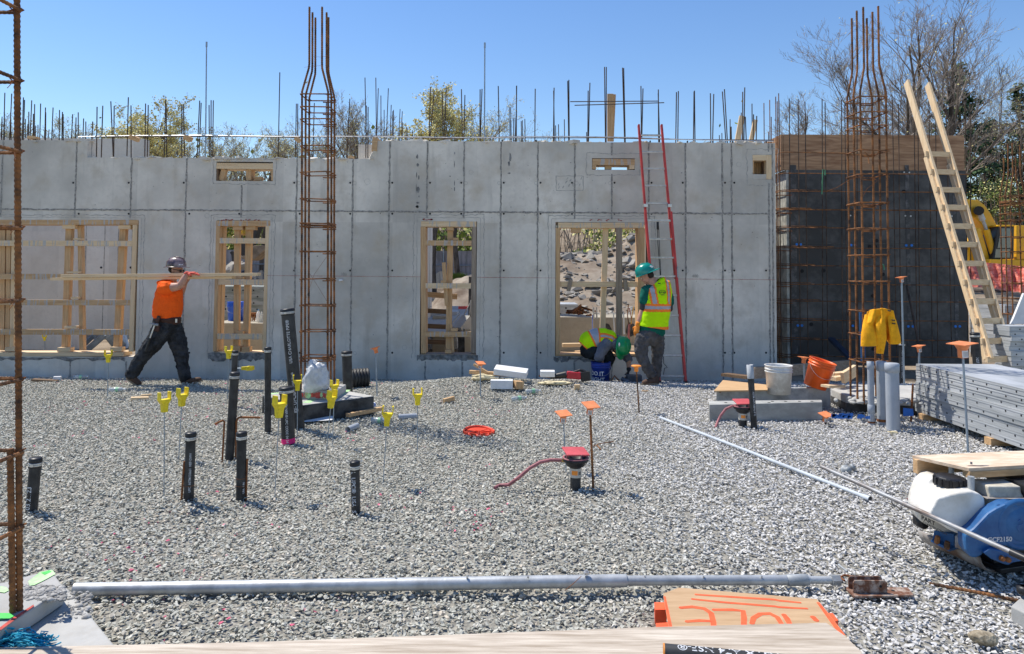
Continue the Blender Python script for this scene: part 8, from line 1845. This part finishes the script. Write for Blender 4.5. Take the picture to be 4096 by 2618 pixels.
# ================================================================= plate compactor, right foreground
def zc(x,y,Y): return P(3600+.3573*x,1780+.3573*y,Y)
def zg(x,y,z): return G(3600+.3573*x,1780+.3573*y,z)
M_CBL=mat('compactor_blue',(.008,.075,.25),.5,var=.2,scale=7,coat=.1,col2=(.04,.16,.36),lo=.35,hi=.75,bump=.05,bscale=30,world=True); M_TNK=mat('white_tank_plastic',(.58,.53,.44),.42,var=.1,scale=4,col2=(.78,.76,.71),world=True,lo=.3,hi=.6); M_PLT=mat('rusty_grey_plate',(.16,.10,.07),.7,.3,var=0,col2=(.36,.34,.32),scale=9,world=True,lo=.38,hi=.6)
cp=thing('plate_compactor','blue plate compactor with white water tank and plywood deck, cut off at the right','plate compactor',(2.8,4.15,0))
bl=zg(215,1105,.03); fl=zg(905,1440,.02); dv=(fl-bl).normalized(); rt_=Vector((-dv.y,dv.x,0)); rt_=rt_ if rt_.x>0 else -rt_
mb=MB(); prof=[(1.1,.012),(.12,.012),(.07,.018),(.035,.035),(.012,.062),(0,.10)]; n=10; vs=[]
for i in range(n+1):
    b=bl.lerp(fl,i/n); b=Vector((b.x,b.y,0))
    for (o_,z_) in prof: vs.append(b+rt_*o_+Vector((0,0,z_+.012)))
k=len(prof); fs=[(i*k+j,(i+1)*k+j,(i+1)*k+j+1,i*k+j+1) for i in range(n) for j in range(k-1)]
mb.smooth=True; mb.add(vs,fs); o=mb.build('base_plate',M_PLT,cp); s=o.modifiers.new('t','SOLIDIFY'); s.thickness=.012; s.offset=-1
b0=Vector((bl.x,bl.y,0)); 
def W(a,r_,z_): return b0+dv*a+rt_*r_+Vector((0,0,z_))
mb=MB(); mb.prism([W(.0,.1,.03),W(.46,.1,.03),W(.46,1.0,.03),W(.0,1.0,.03)],(0,0,.03)); mb.prism([W(.05,.12,.06),W(.40,.12,.06),W(.40,.24,.06),W(.05,.24,.06)],(0,0,.05)); mb.build('lower_frame',M_BLK,cp,bevel=.005)
mb=MB(); mb.prism([zc(345,1060,4.22),zc(555,1168,4.12),zc(555,1200,4.12),zc(340,1085,4.22)],(.10,.06,0)); mb.prism([zc(380,960,4.24),zc(610,1000,4.18),zc(600,1190,4.16),zc(440,1120,4.22),zc(360,1065,4.24)],(.16,.12,0)); mb.build('mounting_bracket',M_CBL,cp,bevel=.004)
for x,y,Y in ((418,1065,4.19),(527,1125,4.13)): mb=MB(); q=zc(x,y,Y); mb.lathe(q,(0,-.2,1),[(0,.022),(.014,.022),(.016,.0),(.016,-.02),(0,-.02)],6,smooth=False); mb.build('bolt',M_RUST,cp)
mb=MB(); mb.prism([zc(615,1020,4.03),zc(735,1020,4.0),zc(725,1185,4.0),zc(612,1150,4.03)],(.05,.05,0)); mb.build('side_bracket',M_PLT,cp,bevel=.004)
mb=MB(); mb.lathe(zc(235,860,4.36),(0.2,-1,0),[(0,-.02),(.035,-.02),(.035,.03),(0,.03)],16); mb.box(zc(195,820,4.38),(.03,.05,.08)); mb.build('rubber_buffer',M_BLK,cp)
# belt guard
g=[(990,770),(1080,715),(1180,668),(1250,660),(1320,675),(1420,745),(1500,800),(1700,900),(1700,1130),(1100,1140),(1010,1150),(960,1195),(915,1245),(850,1275),(790,1262),(740,1180),(730,1090),(735,1010),(830,940)]
mb=MB(); mb.prism([zc(x,y,3.93) for x,y in g],(.015,.10,0)); mb.build('belt_guard',M_CBL,cp,bevel=.014)
mb=MB(); q=zc(1375,905,3.925); mb.lathe(q+Vector((0,.01,0)),(0,-1,0),[(.140,-.01),(.130,.006),(.118,.008),(.110,-.001),(.095,-.001),(.088,.006),(0,.008)],32); mb.build('guard_boss',M_CBL,cp)
mb=MB(); mb.tube([zc(1320,860,3.912),zc(1350,835,3.912),zc(1385,850,3.912),zc(1370,890,3.912),zc(1330,900,3.912),zc(1310,930,3.912),zc(1340,980,3.912)],.003,5); mb.build('embossed_mark',mat('scuffed_blue',(.05,.14,.35),.5,var=.2),cp)
mb=MB(); text_plane(mb,'GCF2150',zc(1118,1062,3.926),Vector((1,0,.04)),(0,0,1),.034,.035); mb.build('model_lettering',M_INK,cp)
mb=MB(); mb.prism([zc(x,y,3.90) for x,y in ((930,1210),(1000,1160),(1180,1195),(1290,1255),(1370,1305),(1270,1320),(1210,1350),(1150,1335),(1020,1280))],(.02,.06,0)); mb.build('lower_arm',M_CBL,cp,bevel=.006)
for x,y in ((1205,1285),(1140,1270)): mb=MB(); q=zc(x,y,3.895); mb.lathe(q,(0,-1,0),[(.015,-.01),(.014,.012),(0,.014)],8); mb.build('bolt',M_RUSTO,cp)
# white tank: one blown plastic shape with a saddle
mb=MB()
mb.prism([zc(x,y,4.22) for x,y in ((190,690),(205,600),(255,470),(330,385),(400,365),(690,430),(720,560),(650,900),(620,1030),(540,1030),(240,870),(195,780))],(.03,.16,0))
mb.prism([zc(x,y,4.02) for x,y in ((420,600),(560,560),(690,530),(800,520),(890,545),(960,600),(965,790),(830,930),(740,1000),(660,1005),(560,960),(440,880),(330,830),(350,740))],(.02,.26,0))
mb.lathe(zc(545,470,4.2),(.02,-.05,1),[(0,-.1),(.085,-.1),(.083,-.04),(.076,.0),(0,.0)],24)
o=mb.build('water_tank',M_TNK,cp); mod_soft(o,.009,14)
mb=MB(); c=zc(552,455,4.17); ax=Vector((.05,-.02,1)).normalized(); prof=[(0.0,.056),(.062,.056),(.073,.050)]+[(.076,.045),(.078,.004),(.07,0)]; mb.lathe(c,ax,prof,24,smooth=False)
for k in range(14): a=6.2832*k/14; mb.box(c+Vector((.078*math.cos(a),.078*math.sin(a),.026)),(.010,.018,.042),Euler((0,0,a)))
mb.build('tank_cap',M_BLK,cp,bevel=.0015)
mb=MB(); 
for s,x,y,sz in (('PART',315,850,.032),('CONSTRUCTION',390,935,.017)):
    text_plane(mb,s,zc(x,y,3.995 if x>380 else 4.0),Vector((1,-.2,-.48)).normalized(),(0,0,1),sz,.03)
mb.build('tank_lettering',M_BLK,cp)
mb=MB(); mb.box(zc(1090,590,4.16),(.20,.16,.075)); mb.box(zc(1075,490,4.16),(.19,.15,.07)); o=mb.build('air_filter',mat('dirty_white_plastic',(.55,.51,.42),.6,var=.2,scale=12,world=True),cp); mod_soft(o,.008,8)
mb=MB(); mb.box(zc(1085,550,4.15),(.235,.19,.006)); mb.build('filter_seam',M_PLT,cp,bevel=.002)
mb=MB(); mb.bx(2.72,3.4,4.10,4.45,.10,.42); mb.bx(2.9,3.4,4.02,4.4,.30,.50); 
for i in range(7): mb.bx(2.93,3.2,3.99,4.02,.34+.02*i,.345+.02*i)
mb.build('engine',M_EXD,cp,bevel=.01)
mb=MB(); mb.tube([zc(980,700,4.1),zc(1100,730,4.1),zc(1300,760,4.05),zc(1500,700,4.05)],.02,8); mb.build('engine_hose',M_BLK,cp)
for x,y0,y1,Y,w in ((795,385,512,4.08,.022),(575,250,340,4.3,.02)): mb=MB(); mb.cyl(zc(x,y0-30,Y),zc(x,y1,Y),w*.8,n=12); mb.build('deck_post',M_GALV2,cp)
# plywood deck
zt=.575; N_=zg(770,262,zt); Fc=zg(135,120,zt); FR=zg(1388,70,zt); NR=zg(1388,228,zt); ex_=(NR-N_).normalized()*.45
dk=[N_,NR+ex_,FR+ex_,Fc]
deck=thing('plywood_deck','pale plywood platform with timber edges lying on top of the compactor','platform',(2.8,4.1,.55))
mb=MB(); mb.prism(dk,(0,0,-.018)); mb.build('plywood_sheet',mat('pale_plywood',(.60,.44,.30),.75,var=0,col2=(.76,.62,.47),scale=3,world=True,stretch=(2,9,9)),deck)
mb=MB(); d=(NR-N_).normalized(); s=Vector((-d.y,d.x,0)); a=N_+s*.02+Vector((0,0,-.0185-.019)); mb.bar(a-d*.0,a+d*1.0,.089*.6,.038); mb.build('edge_timber',WL['x'],deck,bevel=.003)
mb=MB(); d=(FR-Fc).normalized(); s=Vector((-d.y,d.x,0)); a=Fc-s*.025+Vector((0,0,-.0185-.04)); mb.bar(a,a+d*1.0,.04,.085); mb.build('edge_timber',WL['x'],deck,bevel=.003)
mb=MB(); mb.cyl(zc(798,218,4.02)-Vector((0,0,.0)),zc(798,212,4.02)+Vector((0,0,.01)),.006,n=8); q=zg(880,232,zt+.001); mb.add([q+Vector((x,y,.001)) for x,y in((-.08,-.01),(.0,-.018),(.06,-.006),(.05,.008),(-.03,.006))],[tuple(range(5))]); mb.build('nail_and_smear',M_PLT,deck)
